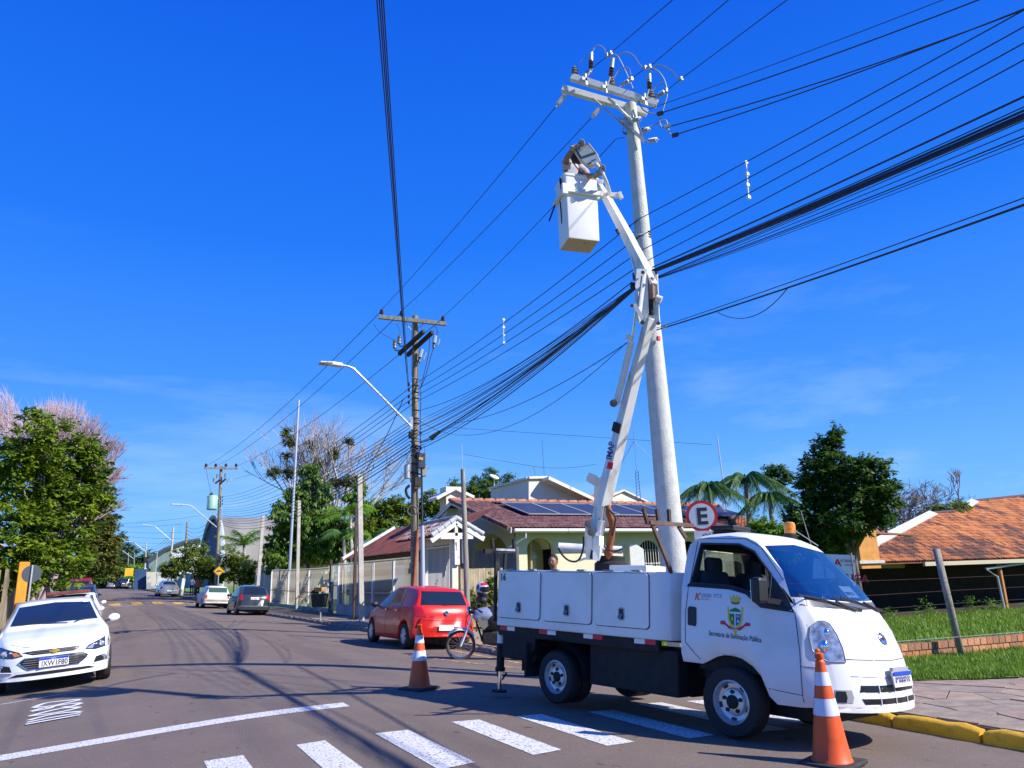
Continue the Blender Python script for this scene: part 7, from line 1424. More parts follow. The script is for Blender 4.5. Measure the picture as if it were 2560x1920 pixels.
def wallgrid(name, x0, x1, y, z0, z1, m, holes, parent, th=.22):     # a wall facing -Y with arched openings (x0,x1,zsill,zspring)
    outer = [(x0, z0), (x1, z0), (x1, z1), (x0, z1)]; pts = []; edges = []
    def ring(p):
        b = len(pts); pts.extend(V(q) for q in p); edges.extend((b + i, b + (i + 1) % len(p)) for i in range(len(p)))
    ring(outer); polys = []
    for a, b, s, t in holes:
        r_ = (b - a) / 2; c = (a + b) / 2; p = [(a, s), (b, s)] + [(c + r_ * cos(q), t + r_ * .72 * sin(q)) for q in [pi * i / 10 for i in range(11)]]; polys.append(p); ring(p)
    r = delaunay_2d_cdt(pts, edges, [], 0, 1e-6); fs = []
    def inp(c, p):
        ins = False; j = len(p) - 1
        for i in range(len(p)):
            if (p[i][1] > c[1]) != (p[j][1] > c[1]) and c[0] < (p[j][0] - p[i][0]) * (c[1] - p[i][1]) / (p[j][1] - p[i][1]) + p[i][0]: ins = not ins
            j = i
        return ins
    for f in r[2]:
        c = sum((r[0][i] for i in f), V((0, 0))) / len(f)
        if inp(c, outer) and not any(inp(c, p) for p in polys): fs.append(tuple(f))
    mb = MB(); mb.add([hl(p.x, y, p.y) for p in r[0]], fs)
    for p in polys: n = len(p); mb.add([hl(u, y, v) for u, v in p] + [hl(u, y + th, v) for u, v in p], [(i, (i + 1) % n, n + (i + 1) % n, n + i) for i in range(n)])
    return mb.build(name, m, parent, fix=True)
def X_(px, py=1380, Y=yw): return atY(px, py, Y).x
def Z_(px, py, Y=yw): return atY(px, py, Y).z
dxa, dxb = X_(1318), X_(1384); wxa, wxb = X_(1598), X_(1652); wz0, wzt = Z_(1620, 1418), Z_(1620, 1375)
wallgrid('front_wall', X0 + .35, xe - .7, yw, zg - 1.4, ez - .02, cream, [(dxa, dxb, zg, Z_(1350, 1372)), (wxa, wxb, wz0, wzt), (X_(1705), X_(1750), wz0, wzt)], house)
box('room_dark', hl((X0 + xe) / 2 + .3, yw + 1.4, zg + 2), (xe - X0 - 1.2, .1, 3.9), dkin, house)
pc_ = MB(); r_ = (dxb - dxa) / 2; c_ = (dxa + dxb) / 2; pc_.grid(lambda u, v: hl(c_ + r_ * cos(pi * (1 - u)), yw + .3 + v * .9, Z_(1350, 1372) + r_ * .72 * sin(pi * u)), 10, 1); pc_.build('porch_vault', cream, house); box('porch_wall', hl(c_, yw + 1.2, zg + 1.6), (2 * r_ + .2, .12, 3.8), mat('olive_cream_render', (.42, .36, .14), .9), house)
dd = MB(); dw_ = r_ * .62
for i in range(7): x = c_ - dw_ + .12 + (2 * dw_ - .24) * i / 6; dd.bar(hl(x, yw + 1.12, zg + .5), hl(x, yw + 1.12, Z_(1350, 1388) + .25 * sqrt(max(0, 1 - ((x - c_) / dw_) ** 2))), .05, .04, V((0, 1, 0)))
dd.bar(hl(c_ - dw_, yw + 1.12, Z_(1350, 1390)), hl(c_ + dw_, yw + 1.12, Z_(1350, 1390)), .05, .12); o = dd.build('arched_door_bars', trimw, house); o['kind'] = 'stuff'; box('arched_door', hl(c_, yw + 1.16, zg + 1.3), (2 * dw_, .04, 2.9), mat('door_cream', (.55, .50, .33), .7), house)
wg_ = MB()
for i in range(9): x = lerp(wxa + .03, wxb - .03, i / 8); wg_.bar(hl(x, yw - .03, wz0), hl(x, yw - .03, wzt + (wxb - wxa) * .36 * sqrt(max(0, 1 - ((x - (wxa + wxb) / 2) / ((wxb - wxa) / 2)) ** 2))), .016, .016, V((0, 1, 0)))
for z in (wz0 + .18, wzt): wg_.bar(hl(wxa, yw - .03, z), hl(wxb, yw - .03, z), .018, .02)
for i in range(3):
    xs = lerp(wxa, wxb, .2 + .3 * i)
    for s in (-1, 1): wg_.tube([hl(xs + s * .08 * sin(a) , yw - .035, wz0 + .05 + .12 * a / 3) for a in (0, 1, 2, 3, 4)], .010, 4)
o = wg_.build('window_grille', trimw, house); o['kind'] = 'stuff'
for (a, b, y0, y1) in ((1567, 1596, 1360, 1425),): 
    xa_, xb2 = X_(a), X_(b); MB().prism([(xa_, Z_(a, y1)), (xb2, Z_(b, y1)), (xb2, Z_(b, y0 + 14)), (lerp(xa_, xb2, .5), Z_(a, y0 + 2)), (xa_, Z_(a, y0))], lambda u, v, t: hl(u, yw - .25 + t - .25 * (u - xa_), v), 0, .04).build('shutter', trimw, house)
box('wall_meter', hl(X_(1538), yw - .06, Z_(1538, 1402)), (.22, .10, .34), mat('purple_brown_box', (.10, .05, .07), .6), house)
MB().tube([hl(X0 + .45, Ye - .02, ez - .1), hl(X0 + .45, Ye - .02, ez - .35), hl(X0 - .12, yw - .3, ez - .75), hl(X0 - .12, yw - .1, zg)], .05, 8).build('downpipe', mat('downpipe_grey', (.46, .52, .56), .5), house)
# gable end facing the street, with a wide dark arch
def gab(y, z): return hl(X0 + .3, y, z)
ya, yb = yw, 2 * Yr - Ye - .75; arch = [(31.0 - .0 + 1.9 * cos(a) + .6, 0 + Z_(1220, 1395) + 1.15 * sin(a)) for a in [pi * i / 12 for i in range(13)]]
pts = [V(p) for p in [(ya, zg - 1.4), (yb, zg - 1.4), (yb, ez + .35), (Yr, rz_ - .12), (ya, ez + .35)]]; nb = len(pts); hole = [(arch[0][0], zg + .3)] + arch + [(arch[-1][0], zg + .3)]; pts2 = pts + [V(p) for p in hole]; ed = [(i, (i + 1) % nb) for i in range(nb)] + [(nb + i, nb + (i + 1) % len(hole)) for i in range(len(hole))]
r = delaunay_2d_cdt(pts2, ed, [], 0, 1e-6)
def inpoly(c, p):
    ins = False; j = len(p) - 1
    for i in range(len(p)):
        if (p[i][1] > c[1]) != (p[j][1] > c[1]) and c[0] < (p[j][0] - p[i][0]) * (c[1] - p[i][1]) / (p[j][1] - p[i][1]) + p[i][0]: ins = not ins
        j = i
    return ins
mb = MB(); mb.add([gab(p.x, p.y) for p in r[0]], [tuple(f) for f in r[2] if inpoly(sum((r[0][i] for i in f), V((0, 0))) / len(f), [tuple(p) for p in pts]) and not inpoly(sum((r[0][i] for i in f), V((0, 0))) / len(f), hole)])
mb.add([gab(u, v) for u, v in hole] + [gab(u, v) + V((.9, 0, 0)) for u, v in hole], [(i, i + 1, len(hole) + i + 1, len(hole) + i) for i in range(len(hole) - 1)]); mb.build('gable_wall', cream, house)
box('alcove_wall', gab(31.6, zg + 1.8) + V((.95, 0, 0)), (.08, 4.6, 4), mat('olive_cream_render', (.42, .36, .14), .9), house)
for s_, (y0, z0, y1, z1) in enumerate(((Ye - .05, ez, Yr, rz_), (2 * Yr - Ye, ez, Yr, rz_))): MB().bar(hl(X0 - .25, y0, z0 - .05), hl(X0 - .25, y1, z1 - .05), .05, .22, V((0, 0, 1))).build('bargeboard', trimw, house)
# roof boxes and chimney behind
def ghouse(name, label, poly, Y, dep, wallm, roofm=None, cat='house', zbot=None):
    ps = [atY(x, y, Y) for x, y in poly]; b = V((ps[0].x, Y, T(ps[0].x, Y) if zbot is None else zbot)); root = empty(name, label, cat, b)
    mb = MB(); mb.prism([(p.x - b.x, p.z - b.z) for p in ps], lambda u, v, t: V((u, t, v)), 0, dep); mb.build('wall', wallm, root, fix=True); return root, b
cr2 = mat('pinkish_cream_render', (.62, .54, .44), .9, ns=1, na=.06)
for nm, poly, Y, dep, m in (('rooftop_block', [(1322, 1262), (1322, 1193), (1364, 1192), (1480, 1256), (1482, 1262)], 37.2, 5.0, creamw), ('rooftop_block', [(1524, 1262), (1524, 1240), (1557, 1226), (1628, 1264)], 38, 4, creamw)):
    ps = [atY(x, y, Y) for x, y in poly]; MB().prism([(p.x, p.z) for p in ps], lambda u, v, t: hl(u, Y + t, v), 0, dep).build(nm, m, house, fix=True)
def edge(px0, py0, px1, py1, Y, w, h, dy=0): a, b = atY(px0, py0, Y), atY(px1, py1, Y); return MB().bar(hl(a.x, a.y + dy, a.z), hl(b.x, b.y + dy, b.z), w, h, V((0, 0, 1))).build('cornice', creamw, house, bevel=.02)
edge(1320, 1195, 1366, 1194, 37.2, .30, .14); edge(1362, 1197, 1484, 1254, 36.8, .9, .20); edge(1522, 1242, 1558, 1226, 38, .3, .1); edge(1556, 1226, 1632, 1262, 38, .3, .1)
pa_, pb_ = atY(1320, 1196, 37.2), atY(1264, 1204, 42.2); MB().bar(hl(pa_.x, pa_.y, pa_.z), hl(pa_.x, pb_.y, pa_.z), .2, .14).build('cornice', creamw, house)
pd = atY(1270, 1199, 41.8); MB().sphere(hl(pa_.x + .1, pd.y, pd.z + .15), .34, 14, Euler((.5, 0, .4)).to_matrix(), (1, 1, .28)).build('satellite_dish', trimw, house, smooth=True); MB().tube([hl(pa_.x + .1, pd.y, pa_.z), hl(pa_.x + .1, pd.y, pd.z + .1)], .03, 6).build('dish_post', steel, house)
o_ = MB().add([hl(*atY(1440, 1262, 36.5)), hl(*atY(1493, 1262, 36.5)), hl(*atY(1493, 1234, 36.5)), hl(*atY(1470, 1238, 36.5))], [(0, 1, 2, 3)]); o_.build('orange_roof_corner', tileo[1], house)
c0, c1, c2 = atY(1108, 1290, 36), atY(1127, 1290, 36), atY(1148, 1290, 36); zc = atY(1127, 1243, 36).z
MB().box(hl((c0.x + c2.x) / 2, 36, (c0.z + zc) / 2), (c2.x - c0.x, .85, zc - c0.z + 1)).build('chimney', creamw, house)
ca, cb2, cc = atY(1088, 1247, 35.6), atY(1135, 1222, 35.6), atY(1181, 1244, 35.6)
for a_, b_ in ((ca, cb2), (cb2, cc)): MB().bar(hl(*a_) + V((0, .4, 0)), hl(*b_) + V((0, .4, 0)), 1.3, .14).build('chimney_cap', trimw, house)
rl = MB(); ra0, ra1 = atd(1330, 1424, 24), atd(1700, 1438, 22.5)      # low white railing in front of the house
rail = empty('white_railing', 'low white railing with thin uprights along the front garden behind the truck', 'railing', V((ra0.x, ra0.y, T(ra0.x, ra0.y)))); rb = rail.location.copy()
for i in range(64): p = ra0.lerp(ra1, i / 63) - rb; q_ = D.objects['baluster'] if False else None; MB().bar(V((p.x, p.y, 0)), p, .014, .014, V((0, 1, 0))).build('baluster', trimw, rail)
MB().bar(ra0 - rb - V((0, 0, .12)), ra1 - rb - V((0, 0, .12)), .02, .03).build('top_rail', trimw, rail)
MB().bar(ra0 - rb - V((0, 0, .9)), ra1 - rb - V((0, 0, .9)), .15, .9).build('plinth', creamw, rail)
# --- gate portico
Yg = 23.25; gx = lambda px, py, Y=Yg: atY(px, py, Y); L0, AP, R0 = gx(1079, 1344), gx(1140, 1300), gx(1207, 1340)
gb = V((L0.x + .5, Yg, PV(9, Yg))); por = empty('gate_portico', 'small white gabled gate portico with tiled roof left of the cream house', 'gatehouse', gb)
def gl(x, y, z): return V((x, y, z)) - gb
Yb = 26.9
for (A_, B_, sgn) in ((L0, AP, 1), (R0, AP, -1)):
    MB().add([gl(A_.x, Yg, A_.z), gl(A_.x, Yb, A_.z), gl(B_.x, Yb, B_.z), gl(B_.x, Yg, B_.z)], [(0, 1, 2, 3)]).build('roof', mat('roof_underlay', (.12, .06, .05), .9), por)
    sv = V((B_.x - A_.x, 0, B_.z - A_.z)); eu = V((0, 1, 0)) if sgn < 0 else V((0, -1, 0)); o0 = gl(A_.x, Yb if sgn > 0 else Yg, A_.z)
    pk = mat('pale_washed_tile', (.46, .40, .38), .85, ns=5, na=.3)
    tileroof(por, o0, eu, sv, Yb - Yg, sv.length, lambda u, v: True, .20, .33, [tilem[0], pk, tilem[2]], V((0, 0, 0)), 200, 5)
    MB().bar(gl(A_.x, Yg - .02, A_.z - .09) - sv * .03, gl(B_.x, Yg - .02, B_.z - .09), .07, .16).build('rafter', trimw, por)
    n_ = 4
    for i in range(n_): a_, b_ = gl(lerp(A_.x, B_.x, i / n_), Yg - .02, lerp(A_.z, B_.z, i / n_) + .07), gl(lerp(A_.x, B_.x, (i + 1.15) / n_), Yg - .02, lerp(A_.z, B_.z, (i + 1.15) / n_) + .08); MB().tube([a_, b_], [.095, .075], 8).build('verge_tile', mat('blue_grey_tile', (.46, .48, .52), .7, ns=5, na=.2), por, ang=50)
MB().tube([gl(AP.x, Yg - .05, AP.z + .07), gl(AP.x, Yb, AP.z + .07)], .09, 8).build('ridge', pk, por)
bm0, bm1 = gx(1101, 1340), gx(1182, 1340); MB().bar(gl(bm0.x, Yg + .03, bm0.z), gl(bm1.x, Yg + .03, bm0.z), .12, .20).build('tie_beam', trimw, por); MB().bar(gl(AP.x, Yg + .03, bm0.z), gl(AP.x, Yg + .03, AP.z - .1), .10, .12, V((0, 1, 0))).build('king_post', trimw, por)
fl = mat('flaking_white_post', (.70, .70, .68), .8, ns=9, col2=(.20, .13, .09), lo=.36, hi=.42, stretch=(1, 1, .5)); px_ = gx(1142, 1400); MB().bar(gl(px_.x, Yg + .03, gx(1142, 1412).z), gl(px_.x, Yg + .03, bm0.z - .1), .18, .16, V((0, 1, 0))).build('hanging_post', fl, por)
MB().bar(gl(px_.x + .12, Yg + .1, 0), gl(px_.x + .12, Yg + .1, bm0.z - .05), .10, .10, V((0, 1, 0))).build('column', mat('rust_brown_column', (.10, .05, .035), .8), por); MB().bar(gl(px_.x + .16, Yg - .1, 1.3), gl(px_.x + .85, Yg - .4, .2), .08, .10).build('leaning_plank', rust, por)
MB().tube([gl(px_.x + .24, Yg, bm0.z), gl(px_.x + .24, Yg, gx(1160, 1408).z)], .055, 8).build('white_pipe', mat('blue_grey_tube', (.42, .50, .56), .5, .2), por)
gX = 9.95; g0, g1 = atX(1064, 1480, gX).y, atX(1133, 1480, gX).y
gt = empty('barred_gate', 'tall white barred gate in shade under the small portico', 'gate', V((gX, (g0 + g1) / 2, PV(9, 24)))); gz = gt.location.z
zt0 = atX(1064, 1372, gX).z - gz
for i in range(24): y = lerp(g0, g1, i / 23) - gt.location.y; MB().bar(V((0, y, .08)), V((0, y, zt0)), .016, .018, V((0, 1, 0))).build('bar', trimw, gt)
for z in (.08, .95, zt0): MB().bar(V((0, g0 - gt.location.y, z)), V((0, g1 - gt.location.y, z)), .035, .05).build('rail', trimw, gt)
for y in (g0 + .12, g1 - .10): MB().box(V((gX, y, PV(9, 24) + 1.45)) - gb, (.22, .20, 2.9)).build('pier', creamw, por)
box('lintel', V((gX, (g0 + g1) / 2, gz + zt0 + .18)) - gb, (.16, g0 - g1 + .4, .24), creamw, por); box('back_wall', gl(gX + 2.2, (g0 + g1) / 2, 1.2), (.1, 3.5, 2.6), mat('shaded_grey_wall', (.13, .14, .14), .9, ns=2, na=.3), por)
# --- picket fences along the pavement
fm = mat('stained_white_picket', (.60, .55, .42), .7, ns=5, col2=(.30, .20, .11), lo=.3, hi=.55, stretch=(1, 1, .3)); bluewall = mat('blue_grey_plinth', (.42, .46, .48), .9, ns=1.6, col2=(.28, .30, .30))
def pickets(label, X, Ya, Yb_, h, sp_, plinth, m, rails=(.45, 1.0), posts=3.0, zof=0.0, ptop=.0, name='picket_fence'):
    b = V((X + bend(Ya), Ya, PV(X, Ya))); root = empty(name, label, 'fence', b); n = int((Yb_ - Ya) / sp_)
    base = MB().bar(V((0, 0, plinth)), V((0, 0, h)), .017, .020, V((0, 1, 0))).mesh('picket'); base.materials.append(m)
    def P(t, z): y = lerp(Ya, Yb_, t); return V((X + bend(y), y, G(y) + .012 + z)) - b
    for i in range(n + 1): o = link(D.objects.new('picket', base), root); o.location = P(i / n, 0) + V((0, 0, -.0))
    k = max(1, int((Yb_ - Ya) / 2))
    for z in [plinth + (h - plinth) * .97] + [h * r_ for r_ in rails if r_ < 1]:
        MB().tube([P(i / k, z) for i in range(k + 1)], .022, 4).build('rail', m, root)
    if plinth: MB().bar(P(0, plinth / 2 - .1), P(1, plinth / 2 - .1), .16, plinth + .2).build('plinth', bluewall, root)
    np_ = int((Yb_ - Ya) / posts)
    for i in range(np_ + 1): MB().bar(P(i / np_, 0), P(i / np_, h * (1 - ptop)), .09, .09, V((0, 1, 0))).build('post', trimw, root)
    return root
yf0, yf1 = 27.0, atX(857, 1520, 10.0).y
pickets('tall stained white picket fence on a blue grey plinth next to the gate portico', 10.0, yf0, yf1, 2.35, .125, .42, fm, (.42,), 2.1, ptop=.04)
y2, y3 = atX(838, 1510, 10.2).y, atX(722, 1500, 10.6).y
pickets('farther rusty white picket fence in front of the gabled white wall', 10.35, y2, y3, 2.25, .16, .12, fm, (.42,), 4.2, ptop=.04)
gd = empty('narrow_gate', 'narrow grey green barred gate between the two picket fences', 'gate', V((10.15 + bend(38), (yf1 + y2) / 2, PV(9, 38)))); 
for i in range(14): MB().bar(V((0, -.9 + i * .14, .1)), V((0, -.9 + i * .14, 2.35)), .022, .022, V((0, 1, 0))).build('bar', mat('grey_green_bar', (.33, .37, .33), .7, ns=6, na=.3), gd)
for z in (.1, .6, 1.3, 2.35): MB().bar(V((0, -.95, z)), V((0, .95, z)), .04, .05).build('rail', MAT['grey_green_bar'], gd)
for y in (-1.05, 1.02): MB().bar(V((0, y, 0)), V((0, y, 2.6)), .12, .12, V((0, 1, 0))).build('post', rust, gd)
# white gabled building seen end on
Yw = 58.0; wb_, bq = ghouse('white_building', 'white building whose low gabled end wall catches the sun behind the picket fence', [(716, 1530), (716, 1394), (750, 1372), (796, 1386), (862, 1387), (862, 1530)], Yw, 8, whw)
for (a, b) in (((664, 1401), (712, 1383)), ((708, 1386), (750, 1369)), ((750, 1369), (798, 1384)), ((798, 1384), (866, 1386))): pa_, pb_ = atY(*a, Yw), atY(*b, Yw); MB().bar(pa_ - bq + V((0, .2, 0)), pb_ - bq + V((0, .2, 0)), 1.0, .12).build('roof_edge', trimw, wb_, bevel=.02)
box('pillar', atY(712, 1450, Yw) - bq + V((0, -.3, -.6)), (.35, .35, 4.0), mat('maroon_pillar', (.10, .035, .025), .8), wb_)
box('base_panel', atY(752, 1492, Yw) - bq + V((0, -.15, 0)), (1.9, .1, 1.1), mat('buff_base_panel', (.34, .24, .14), .9, ns=3, na=.3), wb_); box('meter_niche', atY(838, 1400, Yw) - bq + V((0, -.1, .1)), (.55, .12, .75), mat('terracotta_frame', (.30, .09, .05), .8), wb_)
sg_ = empty('sliding_gate', 'plain grey metal gate with a small lock plate left of the white building', 'gate', V((10.5 + bend(60), 60.5, G(60)))); ga, gb2 = atX(680, 1512, 10.0).y, atX(711, 1515, 10.0).y
gg = mat('grey_gate_sheet', (.30, .32, .30), .7, ns=1.5, na=.15); g_a, g_b = atd(681, 1516, 60), atd(713, 1516, 57); g_a.z = G(60); g_b.z = G(57); sg_.location = g_a; hh = atd(681, 1428, 60).z - g_a.z
MB().bar(V((0, 0, hh / 2)), g_b - g_a + V((0, 0, hh / 2)), .08, hh).build('gate_sheet', gg, sg_); MB().bar(V((0, 0, hh + .06)), g_b - g_a + V((0, 0, hh + .06)), .16, .12).build('gate_cap', gg, sg_); box('lock_plate', (g_b - g_a) * .8 + V((0, -.1, hh * .62)), (.14, .06, .26), ink, sg_)
# cream pillars with caps farther up
for i, (px, r_) in enumerate(((646, 66), (668, 64))):
    b = atd(px, 1500, r_); b.z = G(b.y); root = empty('gate_pillar', 'cream capped pillar %s of the pair beyond the charcoal hatchback' % ('left one', 'right one')[i], 'pillar', b, group='capped cream pillars'); h_ = atd(px, 1430, r_).z - b.z
    MB().box((0, 0, h_ / 2), (.62, .5, h_)).build('shaft', creamw, root, bevel=.03); MB().box((0, 0, h_ + .05), (.78, .66, .14)).build('cap_slab', mat('terracotta_cap', (.40, .16, .09), .8), root); MB().box((0, 0, h_ + .22), (.60, .5, .22)).build('cap', creamw, root, bevel=.04)
lw = empty('low_wall', 'low cream wall running up the street between the pillars and the lawn', 'wall', atd(640, 1495, 67)); lw.location.z = G(60)
MB().bar(V((0, 0, .45)), atd(560, 1480, 92) - lw.location + V((0, 0, -.4)), .2, .9).build('wall_body', creamw, lw)
# garage roof behind the near fence
gr0 = atX(862, 1397, 10.9); Yf = gr0.y; rd1 = atY(988, 1322, Yf); gar = empty('garage', 'low garage with red brown corrugated roof and white verge behind the picket fence', 'garage', V((gr0.x, 33, PV(9, 33)))); ab_ = gar.location.copy()
dz_ = V((rd1.x - gr0.x, 0, rd1.z - gr0.z)); cor = mat('red_brown_sheet', (.30, .075, .04), .8, ns=1.4, col2=(.11, .05, .035), lo=.35, hi=.6)
def gar_pt(u, v):
    y = lerp(28.0, Yf, u); return V((gr0.x + dz_.x * v, y, gr0.z + dz_.z * v + .025 * sin(u * (Yf - 28) / .16 * pi))) - ab_
MB().grid(gar_pt, 240, 6).build('roof', cor, gar, ang=70)
MB().bar(V((gr0.x - .1, Yf + .05, gr0.z - .02)) - ab_, V((rd1.x, Yf + .05, rd1.z + .05)) - ab_, .16, .22).build('verge', trimw, gar)
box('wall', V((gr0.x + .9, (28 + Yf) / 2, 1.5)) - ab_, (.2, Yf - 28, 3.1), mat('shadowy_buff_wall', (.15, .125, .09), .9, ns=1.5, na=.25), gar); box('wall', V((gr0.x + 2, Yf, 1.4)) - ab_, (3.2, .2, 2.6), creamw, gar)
for k in range(3): box('door_panel', V((gr0.x + .38, 30 + k * 2.6, 1.15)) - ab_, (.06, 1.1, 2.0), (mat('grey_door', (.20, .20, .22), .6), trimw, rust)[k], gar)
# buff plank wall with a vine, left of the truck
w_a, w_b = atY(1150, 1422, 22.3), atY(1262, 1432, 22.3); bw_ = empty('plank_wall', 'buff concrete panel wall between the portico and the truck, vines on top', 'wall', V((w_a.x, w_a.y, PV(9, 19)))); bb = bw_.location.copy(); hz = w_a.z - bb.z; plk = mat('buff_panel', (.50, .42, .26), .9, ns=6, col2=(.30, .24, .15), stretch=(2, 2, .4))
nP = 18
for i in range(nP): a_ = w_a.lerp(w_b, i / nP) - bb; b_ = w_a.lerp(w_b, (i + .93) / nP) - bb; MB().bar(V((a_.x, a_.y, hz / 2)), V((b_.x, b_.y, hz / 2 + .0)), .07, hz - .01 * (i % 3)).build('panel', plk, bw_)
MB().bar(V((0, .05, hz / 2)), w_b - bb + V((0, .05, -hz / 2)), .04, hz - .1).build('backing', mat('panel_joint', (.16, .13, .08), .9), bw_)
# waste basket on the pavement
wbp = atd(800, 1530, 31.8); wbp.z = PV(9, 31); wbk = empty('waste_basket', 'dark green street waste basket overflowing with bags on a thin post', 'basket', wbp)
wz = mat('olive_mesh', (.04, .045, .02), .8, ns=9, na=.4); sc = 31.8 / FPX * .93
MB().tube([V((.02, 0, 0)), V((.02, 0, .5))], .03, 6).build('stem', steel, wbk); rt = V((cos(AZ - .1), -sin(AZ - .1), 0)); fw_ = V((-rt.y, rt.x, 0)) * -1
MB().prism([(-.30, .55), (.28, .55), (.38, 1.05), (-.36, 1.05)], lambda u, v, t: rt * u + V((0, 0, v)) + fw_ * t, -.25, .25).build('basket_body', wz, wbk)
for a in ((-.30, .55), (.28, .55), (.38, 1.05), (-.36, 1.05), (-.02, .55), (-.34, .82), (.33, .82)): pass
fr_ = MB(); C4 = [(-.30, .55), (.28, .55), (.38, 1.06), (-.36, 1.06)]
for a, b in zip(C4, C4[1:] + C4[:1]): fr_.bar(rt * a[0] + V((0, 0, a[1])) + fw_ * .27, rt * b[0] + V((0, 0, b[1])) + fw_ * .27, .03, .03)
fr_.build('basket_frame', mat('olive_frame', (.16, .18, .10), .6), wbk)
for i, (u, z, r_, m) in enumerate(((-.22, 1.08, .17, wz), (.20, 1.08, .16, mat('grey_bag', (.22, .24, .26), .5)), (.30, .80, .16, chassis))): o = MB().sphere(rt * u + V((0, 0, z)) + fw_ * .1, r_, 10, None, (1, .9, .8)).build('rubbish_bag', m, None, smooth=True); o.location = wbp; tag(o, ('dark bag at the left rim of the waste basket', 'grey plastic bag at the right rim of the waste basket', 'black bag hanging on the right side of the waste basket')[i], 'bag')
o = MB().box((0, 0, 0), (.42, .3, .16)).build('cardboard_box', mat('orange_carton', (.68, .30, .05), .7, ns=6, na=.2), None, bevel=.01); o.location = wbp + V((-.04, -.05, 1.22)); tag(o, 'flat orange carton lying on top of the waste basket', 'carton')
# --- tiled house on the right
Yt = 24.7; e0 = atY(2118, 1411, Yt); r1 = atY(2438, 1255, 31.5); rh = empty('tiled_house', 'low house with a broad orange tiled roof and dark verandah beyond the lawn', 'house', V((e0.x, Yt, T(e0.x, Yt)))); rb = rh.location.copy()
sl2 = V((0, 31.5 - Yt, r1.z - e0.z)); L2 = sl2.length; dx = r1.x - e0.x; Wt = 40.0
vpl = []
_n = V((1, 0, 0)).cross(sl2.normalized())
def onroof(px, py): d = ray(px, py); t = (e0 - EYE).dot(_n) / d.dot(_n); return EYE + d * t
def ruv(px, py): p = onroof(px, py) - e0; return (p.x, p.dot(sl2.normalized()))
rp = [ruv(2135, 1412), ruv(2189, 1363), ruv(2334, 1287), ruv(2403, 1281), ruv(2438, 1256), ruv(2620, 1236), (45, -.1)]
s1n = sl2.normalized()
mb = MB(); mb.add([e0 - rb + V((u, 0, -.02)) + s1n * v for u, v in rp], [tuple(range(len(rp)))]); mb.add([e0 - rb + V((rp[4][0], 0, -.02)) + s1n * rp[4][1], e0 - rb + V((rp[5][0], 0, -.02)) + s1n * rp[5][1], e0 - rb + V((rp[5][0], 14, 0)), e0 - rb + V((rp[4][0], 14, 0))], [(0, 1, 2, 3)]); mb.build('roof', mat('orange_underlay', (.14, .06, .035), .9), rh)
def pk2(u, v, r):
    n_ = noise.noise(V((u * .35, v * .5, 2))) + .5 * noise.noise(V((u * 1.1, v * 1.6, 5))) - .16 + .55 * (1 - v / L2) * sst(2, 9, u) * .5
    return r.choice((3, 4, 1)) if n_ + r.uniform(-.22, .22) > .20 else r.choice((0, 2, 0, 1))
def inpl(u, v):
    ins = False; j = len(rp) - 1
    for i in range(len(rp)):
        if (rp[i][1] > v) != (rp[j][1] > v) and u < (rp[j][0] - rp[i][0]) * (v - rp[i][1]) / (rp[j][1] - rp[i][1]) + rp[i][0]: ins = not ins
        j = i
    return ins
tileroof(rh, e0 - rb, (1, 0, 0), sl2, 30, max(q[1] for q in rp) + .3, inpl, .235, .36, tileo, V((0, 0, 0)), 300, 8, pk2)
for (i, w_, h_, m) in ((0, .5, .16, 'c'), (1, .5, .16, 'c'), (2, .22, .14, 'd'), (3, .5, .16, 'c'), (4, .22, .14, 'd')):
    a_, b_ = [e0 - rb + V((q[0], 0, .10)) + s1n * q[1] for q in (rp[i], rp[i + 1])]; MB().bar(a_, b_, w_, h_, _n).build('verge' if m == 'c' else 'ridge_flashing', mat('grey_cement_verge', (.55, .53, .49), .9, ns=3, na=.15) if m == 'c' else mat('dark_flashing', (.09, .05, .05), .6), rh)
MB().bar(e0 - rb + V((5.5, -.12, -.10)), e0 - rb + V((20.6, -.12, -.10)), .14, .20).build('gutter', mat('buff_gutter', (.50, .45, .30), .7), rh)
gbase = T(e0.x + 10, Yt)
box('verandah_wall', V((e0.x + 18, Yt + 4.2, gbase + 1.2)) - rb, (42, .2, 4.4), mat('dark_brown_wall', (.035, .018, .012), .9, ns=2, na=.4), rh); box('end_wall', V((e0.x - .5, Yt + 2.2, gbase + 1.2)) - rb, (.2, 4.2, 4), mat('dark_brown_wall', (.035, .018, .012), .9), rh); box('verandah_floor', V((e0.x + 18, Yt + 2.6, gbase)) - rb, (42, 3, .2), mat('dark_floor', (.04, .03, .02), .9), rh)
pdn = atY(2505, 1440, Yt).x; MB().tube([V((e0.x + 16.0 - 0 * pdn, Yt - .1, e0.z - .15)) - rb, V((pdn - 1.2, Yt + .1, e0.z - .45)) - rb, V((pdn - .1, Yt + .2, e0.z - .9)) - rb, V((pdn, Yt + .2, gbase)) - rb], .06, 8).build('downpipe', mat('downpipe_grey', (.46, .52, .56), .5), rh); box('post', V((pdn + .32, Yt + .25, (gbase + e0.z) / 2)) - rb, (.16, .16, e0.z - gbase), mat('orange_brown_post', (.48, .19, .05), .7), rh)
